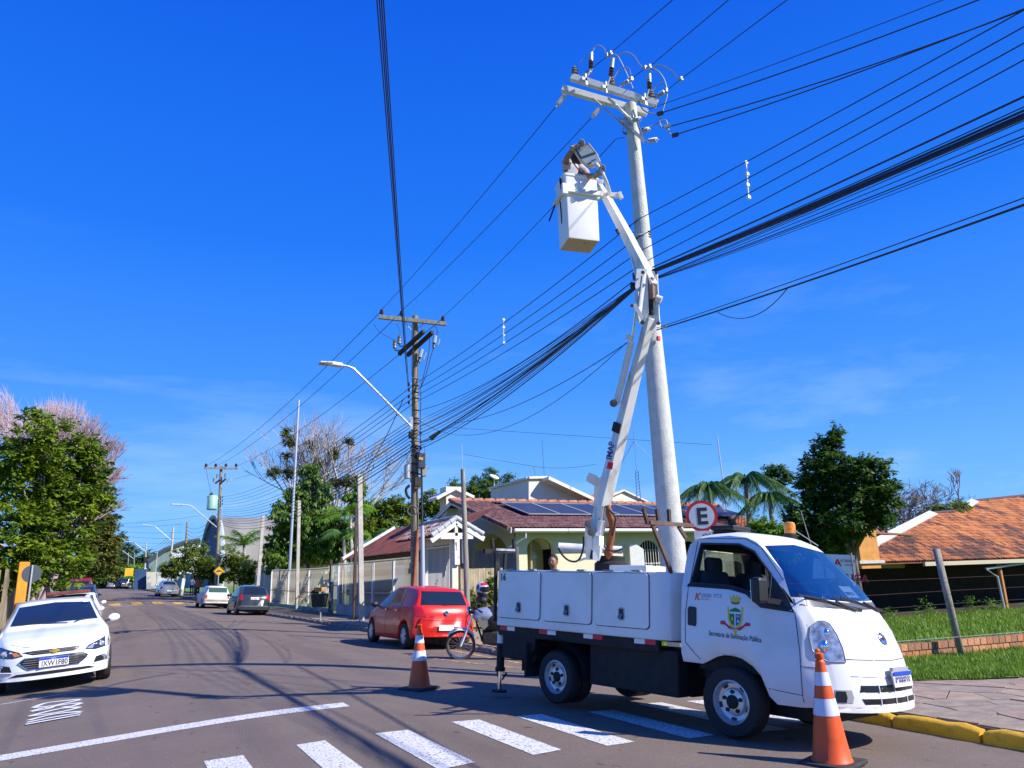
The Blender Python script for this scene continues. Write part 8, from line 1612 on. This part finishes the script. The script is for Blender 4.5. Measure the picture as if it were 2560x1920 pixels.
# annexe with orange chimney
Yn = 27.5; an_, nb_ = ghouse('annexe', 'small buff annexe with orange roof behind the dark tree', [(2180, 1420), (2180, 1330), (2262, 1334), (2262, 1420)], Yn, 4, mat('buff_annexe_render', (.50, .42, .22), .9, ns=1, na=.1))
pa_, pb_ = atY(2060, 1322, Yn), atY(2278, 1334, Yn); MB().add([pa_ - nb_ + V((0, -.6, -.1)), pb_ - nb_ + V((0, -.6, -.1)), pb_ - nb_ + V((-.5, 1.6, .35)), pa_ - nb_ + V((1.2, 1.6, .45))], [(0, 1, 2, 3)]).build('roof', tileo[1], an_); MB().bar(pa_ - nb_ + V((0, -.62, -.14)), pb_ - nb_ + V((0, -.62, -.14)), .05, .08).build('fascia', mat('brown_fascia', (.20, .10, .05), .8), an_)
oc = mat('orange_brick_chimney', (.60, .27, .06), .85, ns=3, na=.2); q0, q1 = atY(2150, 1400, 24.2), atY(2190, 1318, 24.2); ch = empty('orange_chimney', 'square orange rendered chimney rising from the eave of the tiled house', 'chimney', V((q0.x, 24.2, q0.z - .4))); wd = q1.x - q0.x
MB().box((wd / 2, .4, (q1.z - q0.z) / 2 + .2), (wd * .92, .8, q1.z - q0.z + .4)).build('shaft', oc, ch); MB().box((wd / 2, .4, .3), (wd * 1.2, 1.0, .14)).build('flashing', mat('grey_cement_verge', (.55, .53, .49), .9), ch); 
# lower orange roof right of the cream house
lr = empty('orange_outbuilding', 'low outbuilding with orange tiles between the cream house and the palms', 'outbuilding', V((atY(1840, 1320, 33).x, 33, -1.2))); lb_ = lr.location.copy(); a0, a1, a2, a3 = atY(1800, 1328, 32), atY(1905, 1330, 32), atY(1880, 1292, 35), atY(1806, 1296, 35)
MB().add([p - lb_ for p in (a0, a1, a2, a3)], [(0, 1, 2, 3)]).build('roof_base', tileo[3], lr); tileroof(lr, a0 - lb_ + V((0, 0, .02)), (a1 - a0), (a3 - a0), (a1 - a0).length, (a3 - a0).length, lambda u, v: u < (a1 - a0).length - v * .3, .24, .40, tileo[:3], V((0, 0, 0)), 120, 9); box('wall', (a0 + a1) / 2 - lb_ + V((0, .6, -1.8)), ((a1 - a0).length, .2, 3.4), cream, lr)
# --- far buildings up the street
Yb2 = 104; ba, bt_ = atY(455, 1400, Yb2), atY(556, 1272, Yb2); brn_ = empty('arched_hall', 'large hall with grey barrel roof and dark blue end wall behind the street trees', 'hall', V((atY(530, 1440, Yb2).x, Yb2, G(100)))); hb2 = brn_.location.copy()
Hh = bt_.z - hb2.z; Ln = atY(760, 1272, Yb2).x - atY(545, 1272, Yb2).x; Rr = 15.0; x0_ = atY(522, 1272, Yb2 + 0).x + 2.4
def hall(u, v): a = pi * v; return V((x0_ + Ln * u + 0, Yb2 + Rr - Rr * cos(a) * 1.0, hb2.z + Hh * sin(a) ** .75)) - hb2
MB().grid(hall, 2, 26).build('roof', mat('grey_hall_roof', (.24, .235, .21), .9, ns=.5, na=.18, stretch=(1, .2, .2)), brn_, smooth=True)
e_ = MB(); pr2 = [hall(0, i / 26) for i in range(27)]; e_.add(pr2, [tuple(range(27))]); e_.build('end_wall', mat('dark_blue_wall', (.06, .12, .19), .8, ns=.4, na=.3), brn_, fix=True); MB().tube([p + V((-.3, 0, .1)) for p in pr2], .35, 6).build('arch_rim', mat('pale_rim', (.40, .46, .50), .7), brn_)
sh = empty('long_shed', 'long shed with a dark sloping roof edge behind the graffiti wall', 'shed', V((atY(372, 1440, 150).x, 150, G(150)))); sb_ = sh.location.copy()
P_ = lambda x, y, Y=150: atY(x, y, Y) - sb_
MB().add([P_(372, 1450), P_(372, 1402), P_(412, 1376), P_(425, 1372), P_(425, 1450)], [(0, 1, 2, 3, 4)]).build('shaded_wall', mat('shaded_teal_wall', (.16, .24, .24), .8, ns=.5, na=.2, stretch=(3, 1, .3)), sh); MB().add([P_(425, 1450), P_(425, 1372), P_(460, 1358), P_(500, 1352), P_(500, 1450)], [(0, 1, 2, 3, 4)]).build('lit_wall', mat('sunlit_sheet_wall', (.62, .68, .72), .6, ns=.6, na=.1, stretch=(3, 1, .3)), sh); MB().tube([P_(370, 1404), P_(392, 1388), P_(414, 1374), P_(460, 1357), P_(500, 1350)], .45, 6).build('roof_edge', mat('dark_roof_edge', (.05, .07, .08), .8), sh)  # one flat front: its shaded part painted teal, its sunlit part pale
MB().prism([(0, 0), (36, 0), (36, 5), (0, 5)], lambda u, v, t: V((u, t, v)), 1, 18).build('body', mat('shaded_teal_wall', (.16, .24, .24), .8), sh)
gw = empty('graffiti_wall', 'pale wall with coloured graffiti panels beside the foot of the distant poles', 'wall', atd(366, 1472, 120)); gw.location.z = G(110); wb3 = gw.location.copy()
def gp(x, y): return atY(x, y, 111) - wb3
for i, (xa2, xb3, m) in enumerate(((366, 390, (.52, .50, .42)), (392, 417, (.50, .56, .54)), (417, 424, (.20, .18, .22)), (430, 470, (.30, .52, .46)), (470, 520, (.58, .56, .50)))):
    q = [gp(xa2, 1473), gp(xb3, 1471), gp(xb3, 1430 if i < 3 else 1434), gp(xa2, 1430 if i < 3 else 1434)]; mb = MB(); mb.add(q + [p + V((.4, .6, 0)) for p in q], [(0, 1, 2, 3), (7, 6, 5, 4), (0, 4, 5, 1), (1, 5, 6, 2), (2, 6, 7, 3), (3, 7, 4, 0)]); mb.build('wall_panel', mat('mural_%d' % i, m, .85, ns=.7, col2=tuple(c * .62 for c in m[::-1]), lo=.44, hi=.5), gw, fix=True)
box('blue_kiosk', gp(352, 1460) + V((0, 2, .6)), (1.6, 2, 2.6), mat('dark_blue_kiosk', (.02, .07, .16), .7), gw); box('yellow_sign', gp(322, 1440) + V((0, 0, .5)), (1.0, .2, 1.0), mat('yellow_board', (.75, .42, .02), .6), gw, None)
# --- left side: orange pillar, buff boards, kerbside wall
op = atd(50, 1500, 36); pil = empty('orange_pillar', 'bright orange pillar in the garden wall on the left', 'pillar', V((op.x, op.y, G(36) + .1))); MB().box((0, 0, 1.25), (.34, .40, 2.6)).build('shaft', mat('orange_pillar_paint', (.80, .33, .03), .8, ns=3, na=.15), pil, bevel=.03); MB().box((.0, -.24, .85), (.18, .08, .3)).build('meter', mat('brown_meter', (.25, .12, .08), .7), pil)
def boards(label, pa, pb, n, m, zt, seed):
    root = empty('board_fence', label, 'fence', pa); r = random.Random(seed)
    for i in range(n): a_, b_ = pa.lerp(pb, i / n) - pa, pa.lerp(pb, (i + .95) / n) - pa; hz_ = zt + r.uniform(-.06, .05); MB().bar(V((a_.x, a_.y, hz_ / 2)), V((b_.x, b_.y, hz_ / 2)), .08, hz_).build('board', m, root)
    return root
def gz_(x, y): return V((x, y, G(y) + .05))
bufb = mat('buff_mouldy_wall', (.46, .32, .17), .9, ns=1.5, col2=(.24, .20, .09), lo=.35, hi=.6); boards('mouldy buff panel wall at the left edge of the street, before the orange pillar', gz_(-3.9, 22), gz_(-3.95, 34.8), 14, bufb, 2.3, 2)
boards('buff panel wall with a grey streak just behind the round sign', gz_(-4.0, 37.2), gz_(-4.3, 48), 10, mat('buff_grey_wall', (.40, .33, .20), .9, ns=.8, col2=(.18, .16, .12)), 2.4, 3); boards('orange brown boards beyond the small lawn under the left trees', gz_(-6.2, 50), gz_(-7.4, 84), 16, mat('orange_brown_boards', (.50, .25, .12), .9, ns=.8, na=.3), 2.2, 4)
lwn = MB(); lwn.grid(lambda u, v: V((lerp(-3.4, -9, u) + bend(lerp(48, 90, v)), lerp(48, 90, v), G(lerp(48, 90, v)) + .03 + u * .5)), 6, 10); o = lwn.build('lawn', mat('bright_lawn', (.13, .25, .03), .95, ns=2, na=.35), smooth=True); o['kind'] = 'structure'
lwn = MB(); lwn.grid(lambda u, v: V((lerp(9.9, 30, u) + bend(lerp(66, 108, v)), lerp(66, 108, v), G(lerp(66, 108, v)) + .05 + u * .8)), 6, 10); o = lwn.build('lawn', MAT['bright_lawn'], smooth=True); o['kind'] = 'structure'
# ------------------------------------------------------------------ trees and plants
bark = mat('grey_brown_bark', (.17, .13, .095), .95, ns=7, na=.4, bump=.5); palebark = mat('pale_bark', (.42, .38, .33), .9, ns=5, na=.3)
def foliage(mb, r, c, rad, n, s, asp=.42, clump=2.2, thr=-.12, droop=0.0, shell=.42):
    n = int(n * 1.8); s *= .80; per = 26; K = max(4, n // per); sd = V((r.uniform(0, 99), r.uniform(0, 99), 0)); ms = (rad[0] + rad[2]) * .5; cr = max(s * 1.1, ms * 2.1 / max(2.2, K ** .45))
    for _ in range(K):
        d = V((r.gauss(0, 1), r.gauss(0, 1), r.gauss(0, 1))).normalized(); q = (r.random() ** shell) * (1 + .32 * noise.noise(d * 2.1 + sd)) * (1.22 if r.random() < .12 else 1)
        o = V((c.x + d.x * rad[0] * q, c.y + d.y * rad[1] * q, c.z + d.z * rad[2] * q)); ax = (d + V((r.gauss(0, .5), r.gauss(0, .5), r.gauss(0, .4) + .1))).normalized(); cl = cr * r.uniform(.6, 1.3)
        for k in range(per):
            t0 = r.random(); p = o + ax * (t0 - .4) * cl * 1.5 + V((r.gauss(0, 1), r.gauss(0, 1), r.gauss(0, .7))) * cl * .26
            sz = s * r.uniform(.6, 1.3); n_ = (V((r.gauss(0, .55), r.gauss(0, .55), 1)) + ax * .5).normalized(); t = (ax + V((r.gauss(0, .8), r.gauss(0, .8), r.gauss(0, .4)))); t = (t - n_ * t.dot(n_)).normalized()
            if droop: t = (t * (1 - droop) + V((0, 0, -droop))).normalized()
            b = n_.cross(t).normalized(); i = len(mb.v)
            mb.v += [tuple(p), tuple(p + t * sz * .5 + b * sz * asp * .5), tuple(p + t * sz), tuple(p + t * sz * .5 - b * sz * asp * .5)]; mb.f.append((i, i + 1, i + 2, i + 3)); mb.m.append(0)
def W2(px, py, d, b): return atd(px, py, d) - b
def tree(label, base, d, blobs, n, s, lm, tr=.16, bm=None, asp=.42, thr=-.12, droop=0.0, name='tree', cat='tree', seed=1, dsp=.5, limbs=True, zb_=None, extra=None, shell=.42, cname='crown', group=None):
    r = random.Random(seed); b = atd(base[0], base[1], d); b.z = T(b.x, b.y) if zb_ is None else zb_; root = empty(name, label, cat, b, 0, group); mb = MB(); tb = MB(); k = d / FPX * .92; area = sum(q[2] * q[3] for q in blobs)
    vdir = V((ray(*base).x, ray(*base).y, 0)).normalized(); cs = []
    for q in blobs:
        off = r.uniform(-1, 1) * q[2] * k * dsp; c = atd(q[0], q[1], d + off) - b; cs.append((c, q[2] * k)); foliage(mb, r, c, (q[2] * k, q[2] * k, q[3] * k), int(n * q[2] * q[3] / area), s, asp, 2.2, thr, droop, shell)
    mb.build(cname, lm, root)
    if limbs:
        fork = V((cs[0][0].x * .3, cs[0][0].y * .3, min(c.z for c, _ in cs) * .75 + .3)) if min(c.z for c, _ in cs) > .5 else V((0, 0, .3)); fk = V((fork.x * .5, fork.y * .5, max(.3, fork.z)))
        tb.tube([V((0, 0, -.3)), fk * .5 + V((.04, 0, 0)), fk], [tr, tr * .8, tr * .65], 8)
        for c, w in cs: m = fk.lerp(c, .5) + V((r.uniform(-.2, .2), r.uniform(-.2, .2), r.uniform(0, .3))) * w; tb.tube([fk, m, c, c + V((r.uniform(-.5, .5), 0, .6)) * w], [tr * .5, tr * .32, tr * .18, .02], 6)
        tb.build('trunk', bm or bark, root, smooth=True)
    return root, b, cs
def branches(mb, r, p, d, l, rad, lev, spread=.6, up=.15, kids=3, minr=.012):
    q = p + d * l; m = p.lerp(q, .5) + V((r.uniform(-1, 1), r.uniform(-1, 1), 0)) * l * .06; mb.tube([p, m, q], [rad, rad * .85, max(minr, rad * .68)], 5 if lev > 2 else 3, False); E_ = []
    if lev == 0: return [q]
    for i in range(kids if lev > 1 else kids + 1):
        nd = (d + V((r.gauss(0, spread), r.gauss(0, spread), r.gauss(0, spread * .7) + up))).normalized(); E_ += branches(mb, r, p.lerp(q, r.uniform(.55, 1)), nd, l * r.uniform(.62, .85), max(minr, rad * .62), lev - 1, spread, up, kids, minr)
    return E_
def bare(label, base, d, h, lev, m, spread=.5, up=.12, rad=.2, kids=3, seed=1, stems=3, minr=.02, zb_=None, lean=(0, 0)):
    r = random.Random(seed); b = atd(base[0], base[1], d); b.z = T(b.x, b.y) if zb_ is None else zb_; root = empty('tree', label, 'tree', b); mb = MB()
    for i in range(stems): branches(mb, r, V((0, 0, 0)), V((lean[0] + r.uniform(-.35, .35), lean[1] + r.uniform(-.35, .35), 1)).normalized(), h * .34, rad, lev, spread, up, kids, minr)
    mb.build('trunk', m, root, smooth=True); return root, b
def palm(label, base, top, d, n=16, fl=2.6, m=None, tr=.16, seed=1, drop=1.0, w=.5, zb_=None, group=None):
    r = random.Random(seed); b = atd(base[0], base[1], d); b.z = T(b.x, b.y) if zb_ is None else zb_; t = atd(top[0], top[1], d) - b; root = empty('palm_tree', label, 'palm tree', b, 0, group)
    MB().tube([V((0, 0, -.3)), t * .5 + V((.08, 0, 0)), t], [tr, tr * .8, tr * .7], 9).build('trunk', palebark, root, smooth=True)
    for i in range(n):
        mb = MB(); a = 2 * pi * i / n + r.uniform(-.2, .2); el = r.uniform(.1, 1.25); h = V((cos(a), sin(a), 0)); pts = []
        for k in range(9): s = k / 8; pts.append(t + h * fl * (s * cos(el) * .9 + .25 * s * s) + V((0, 0, fl * (s * sin(el) - drop * s * s * (.55 + .4 * sin(el))))))
        mb.tube(pts, [.03 * (1 - k / 9.5) for k in range(9)], 4)
        for k in range(1, 26):
            s = k / 26; j = min(7, int(s * 8)); p = pts[j].lerp(pts[j + 1], s * 8 - j); tn = (pts[j + 1] - pts[j]).normalized(); sd = tn.cross(V((0, 0, 1))).normalized(); l = fl * .30 * sin(pi * min(1, s * .9 + .1)) ** .6
            for sg in (-1, 1):
                e = p + (sd * sg * w + tn * .45 + V((0, 0, -.55 * r.uniform(.5, 1.3)))) * l; q_ = len(mb.v); wv = tn * .045 * fl / 2.6; mb.v += [tuple(p - wv), tuple(p + wv), tuple(e)]; mb.f.append((q_, q_ + 1, q_ + 2)); mb.m.append(0)
        mb.build('frond', m, root)
    return root
LG = leafmat('leaf_mid_green', (.035, .11, .010), (.17, .28, .025), (.32, .35, .035), .8); LY = leafmat('leaf_yellow_green', (.08, .14, .012), (.24, .31, .03), (.38, .34, .035), .5); LD = leafmat('leaf_dark_green', (.016, .060, .010), (.10, .19, .022), (.28, .24, .035), 1.2); LB = leafmat('leaf_blue_green', (.06, .12, .08), (.14, .22, .13), None, .2); LV = leafmat('leaf_vivid_green', (.06, .16, .01), (.21, .37, .025), None, .8); LO = leafmat('leaf_olive', (.07, .09, .02), (.20, .21, .035), (.33, .22, .04), .5)
LF = leafmat('leaf_fruiting_green', (.035, .105, .008), (.24, .33, .02), (.62, .46, .03), 1.0); LP = leafmat('leaf_palm', (.025, .09, .02), (.10, .22, .04), None, 1.5)
pinkt = mat('pink_grey_twig', (.50, .33, .35), .9, ns=.6, col2=(.33, .27, .26)); paletw = mat('pale_grey_twig', (.52, .47, .45), .9); brntw = mat('brown_grey_twig', (.22, .19, .19), .9)
tree('big glossy green tree with orange fruit at the left edge over the parked cars', (134, 1500), 40, [(30, 1150, 60, 62), (110, 1110, 62, 62), (175, 1165, 62, 60), (222, 1120, 38, 40), (245, 1180, 26, 30), (60, 1240, 80, 75), (165, 1245, 72, 68), (50, 1345, 85, 70), (150, 1335, 75, 65), (232, 1240, 32, 40), (110, 1415, 85, 48), (25, 1430, 50, 45), (85, 1050, 26, 28), (265, 1240, 22, 16), (170, 1400, 50, 40)], 17000, .34, LF, .13, palebark, seed=3, thr=-.02)
rt_, pb_ = bare('tall pink and grey twiggy tree behind the fruiting tree', (100, 1440), 58, 13.0, 6, pinkt, .36, .12, .20, 3, 5, 3, .020)
mb = MB(); r = random.Random(8); k = 58 / FPX * .92
for q in [(-10, 1040, 45, 50), (40, 1090, 60, 50), (120, 1080, 60, 50), (180, 1110, 66, 62), (235, 1170, 40, 55), (150, 1040, 55, 25)]:
    c = atd(q[0], q[1], 58) - pb_
    for _ in range(int(q[2] * q[3] / 3.2)):
        d_ = V((r.gauss(0, 1), r.gauss(0, 1), r.gauss(0, 1))).normalized(); p = c + V((d_.x * q[2], d_.y * q[2], d_.z * q[3])) * k * r.random() ** .4; t = (p - V((0, 0, 4))).normalized() + V((r.gauss(0, .3), r.gauss(0, .3), r.gauss(0, .3))); i = len(mb.v); s_ = t.orthogonal().normalized() * .018; mb.v += [tuple(p - s_), tuple(p + s_), tuple(p + t * r.uniform(.4, .9))]; mb.f.append((i, i + 1, i + 2)); mb.m.append(0)
mb.build('crown', pinkt, rt_)
tree('yellowish brown leaved tree, second in the left row up the street', (215, 1470), 72, [(240, 1300, 48, 48), (262, 1345, 38, 40), (225, 1360, 50, 45), (250, 1400, 40, 35)], 6500, .45, LO, .15, seed=5)
tree('dark green bushy tree, third in the left row, over the far vans', (205, 1475), 84, [(262, 1405, 32, 35), (225, 1420, 42, 35), (180, 1430, 42, 35), (200, 1455, 40, 20), (160, 1450, 28, 28)], 5000, .42, LG, .12, seed=6)
tree('greyish bramble at the crest beneath the left trees', (265, 1470), 150, [(265, 1436, 28, 20), (290, 1430, 22, 18), (245, 1452, 18, 16)], 1800, .8, LO, .1, thr=0, name='bush', cat='bush', limbs=False)
tree('yellow green rounded bush at the crest beside the blue car', (285, 1470), 160, [(280, 1458, 20, 14), (300, 1455, 14, 15)], 1300, .7, LY, .1, name='bush', cat='bush', limbs=False, seed=3)
tree('tall hazy eucalyptus beyond the crest', (305, 1465), 240, [(298, 1388, 20, 18), (322, 1376, 20, 14), (318, 1402, 22, 14), (288, 1408, 18, 14), (305, 1425, 22, 16), (296, 1362, 9, 5)], 2600, 1.3, LB, .3, seed=9)
tree('dark rounded tree beyond the crest right of the eucalyptus', (365, 1465), 230, [(355, 1398, 14, 16), (378, 1400, 18, 14), (365, 1415, 22, 12)], 1200, 1.2, LD, .3, seed=10)
tree('bright green leaning tree by the crest, left of the white footed pole', (330, 1470), 150, [(318, 1432, 26, 13), (345, 1436, 24, 14), (330, 1420, 16, 8)], 2200, .8, LV, .15, seed=11, droop=.4)
for i, (bx, bl, sd, nm) in enumerate(((488, [(460, 1388, 26, 22), (490, 1375, 26, 22), (475, 1412, 36, 22), (505, 1400, 22, 22)], 21, 'nearest the white trunk post'), (440, [(425, 1425, 22, 18), (445, 1412, 20, 16)], 22, 'smallest, left over the silver car'), (535, [(522, 1420, 26, 22), (545, 1440, 24, 18), (505, 1435, 18, 14)], 23, 'just left of the transformer pole'), (585, [(570, 1395, 26, 26), (600, 1410, 26, 24), (585, 1430, 32, 20)], 24, 'right of the yellow diamond sign'), (625, [(625, 1425, 24, 22), (645, 1440, 20, 18), (612, 1448, 20, 14)], 25, 'behind the cream pillars'))): tree('small yellow green street tree on the lawn, %s' % nm, (bx, 1478), (80, 88, 78, 76, 72)[i], bl, 2600, .34, LY, .10, seed=sd, group='small street trees on the lawn')
wt_ = empty('painted_trunk', 'short whitewashed tree trunk at the kerb beside the silver car', 'tree trunk', atd(452, 1488, 78)); MB().tube([V((0, 0, -.1)), V((.05, 0, .6)), V((.16, .1, 1.5))], [.20, .17, .15], 9).build('trunk', mat('patchy_whitewash', (.68, .68, .68), .85, ns=3, col2=(.25, .22, .18), lo=.4, hi=.48), wt_, smooth=True)
palm('short broad leaved palm in front of the grey hall', (612, 1440), (610, 1362), 84, 9, 3.4, LV, .2, 3, .5, .9)
rc_, cb_ = bare('bare pale branched tree hung with ball shaped epiphytes, centre left of the wooden pole', (800, 1430), 62, 15.0, 5, paletw, .36, .16, .20, 3, 11, 5, .016)
mb = MB(); r = random.Random(5); k = 62 / FPX * .92
for q in [(716, 1080, 10, 9), (724, 1103, 13, 9), (684, 1180, 15, 9), (718, 1142, 7, 8), (835, 1134, 9, 14), (775, 1112, 8, 8), (877, 1205, 22, 14), (838, 1205, 12, 12), (728, 1180, 14, 12), (870, 1103, 9, 7), (795, 1160, 8, 9)]: foliage(mb, r, atd(q[0], q[1], 62) - cb_, (q[2] * k, q[2] * k, q[3] * k), q[2] * q[3] * 3, .34, .3, 2, -.3)
mb.build('epiphytes', LO, rc_)
tree('tree smothered in hanging creeper in front of the bare pale tree', (770, 1430), 58, [(775, 1190, 26, 32), (800, 1235, 34, 36), (745, 1240, 30, 34), (715, 1290, 30, 42), (700, 1350, 32, 42), (760, 1300, 44, 44), (820, 1300, 36, 36), (770, 1365, 60, 36), (850, 1340, 40, 38), (690, 1395, 30, 26), (900, 1225, 16, 20), (885, 1240, 20, 14), (840, 1385, 44, 22), (905, 1265, 22, 24)], 15000, .40, LG, .2, droop=.55, seed=12, thr=-.05)
tree('broad yellow green tree on the rise behind the garage roof', (960, 1420), 70, [(945, 1280, 48, 34), (990, 1270, 36, 30), (920, 1310, 34, 34), (960, 1325, 60, 34), (1075, 1255, 30, 30), (1030, 1290, 40, 32), (1095, 1285, 30, 30)], 10000, .42, LY, .2, seed=13)
palm('slender palm tucked between the creeper tree and the cream post', (880, 1420), (876, 1285), 55, 12, 2.6, LV, .14, 5, .8, .6); palm('low palm in the shade left of the brown steel post', (862, 1420), (860, 1345), 50, 10, 2.4, LP, .14, 6, .9, .6); palm('small palm right of the tall cream concrete post', (925, 1420), (930, 1345), 45, 10, 2.0, LV, .12, 7, .8, .6)
tree('feathery dark green tree behind the chimney of the cream house', (1190, 1330), 62, [(1195, 1215, 30, 26), (1225, 1195, 22, 24), (1250, 1225, 24, 30), (1170, 1240, 26, 24), (1215, 1250, 44, 26), (1135, 1212, 18, 12), (1272, 1195, 16, 10)], 6500, .36, LG, .15, seed=14, thr=.0, asp=.25)
palm('tall queen palm right of the road sign, behind the cream house', (1868, 1400), (1866, 1205), 42, 30, 2.9, LP, .18, 1, 1.3, .35, group='queen palms'); palm('lower queen palm drooping over the end of the cream roof', (1795, 1400), (1772, 1222), 40, 28, 2.3, LP, .16, 2, 1.35, .35, group='queen palms'); palm('queen palm pressed against the dark tree', (1935, 1400), (1925, 1248), 41, 26, 2.3, LP, .16, 4, 1.35, .35, group='queen palms')
tree('flat topped airy tree rising over the palms', (1935, 1400), 58, [(1935, 1175, 26, 8), (1958, 1188, 22, 8), (1920, 1190, 18, 7), (1945, 1205, 30, 9)], 1500, .34, LD, .14, seed=15, thr=.0)
tree('large dark glossy tree standing over the cab between house and tiled roof', (2138, 1400), 30, [(2092, 1085, 16, 22), (2065, 1115, 34, 24), (2050, 1160, 42, 34), (2100, 1175, 50, 42), (2020, 1205, 30, 24), (2165, 1175, 40, 28), (2185, 1210, 38, 34), (2205, 1250, 38, 34), (2060, 1230, 62, 50), (2140, 1250, 62, 46), (2020, 1290, 56, 40), (2095, 1310, 66, 38), (2190, 1290, 42, 30), (2175, 1165, 50, 14), (2225, 1215, 22, 16), (2000, 1340, 56, 34), (2060, 1355, 60, 32)], 20000, .22, LD, .10, seed=16, thr=-.03)
tree('bright green bushy tree low in front of the dark tree', (1925, 1400), 27, [(1905, 1325, 34, 24), (1945, 1340, 38, 26), (1890, 1345, 26, 18), (1965, 1375, 36, 22)], 5000, .19, LV, .08, seed=17)
bare('rounded leafless tree right of the dark tree', (2290, 1400), 60, 9.3, 6, brntw, .55, .02, .16, 3, 21, 3, .017)
tree('pale green feathery tree above the verge of the tiled roof', (2375, 1390), 58, [(2370, 1278, 42, 14), (2340, 1292, 34, 12), (2400, 1265, 18, 10)], 2200, .32, LB if False else LY, .12, seed=18, thr=.0); bare('bare twig poking up above the pale feathery tree', (2400, 1290), 57, 3.2, 3, brntw, .3, .2, .05, 3, 4, 1, .02, zb_=5.0)
tree('yellow flowering bush and vine against the buff panel wall behind the motorcycle', (1190, 1530), 22.6, [(1178, 1492, 14, 18), (1200, 1512, 22, 20), (1232, 1488, 14, 26), (1226, 1455, 8, 22), (1165, 1515, 14, 14)], 3000, .10, leafmat('leaf_yellow_bush', (.06, .12, .01), (.24, .28, .02), (.45, .38, .03), 3.0), .03, name='bush', cat='bush', seed=19, dsp=.2, zb_=0)
r = random.Random(31)
for i in range(9): x = 16 + i * 2.9 + r.uniform(-1, 1); y = 22.3 + r.uniform(-.6, .4); mb = MB(); foliage(mb, r, V((0, 0, .28)), (.5, .4, .34), 160, .17, .3, 2, -.4); o = mb.build('shrub', LV); o.location = (x + 8, y, T(x + 8, y)); tag(o, 'leafy tuft, number %s from the left, at the dark verandah edge of the lawn' % ('one', 'two', 'three', 'four', 'five', 'six', 'seven', 'eight', 'nine')[i], 'plant', 'leafy tufts along the verandah')
# far wooded skyline closing the view
mb = MB(); r = random.Random(77)
for i in range(70):
    a = radians(-22 + i * 1.75); d_ = r.uniform(300, 340); foliage(mb, r, V((sin(a) * d_, cos(a) * d_, 2 + r.uniform(0, 2))), (9, 9, r.uniform(4, 7)), 130, 2.6, .7, 2, -.4)
tag(mb.build('distant_trees', LB), 'hazy low wooded skyline closing off the view far behind the houses', 'woodland', kind='stuff')
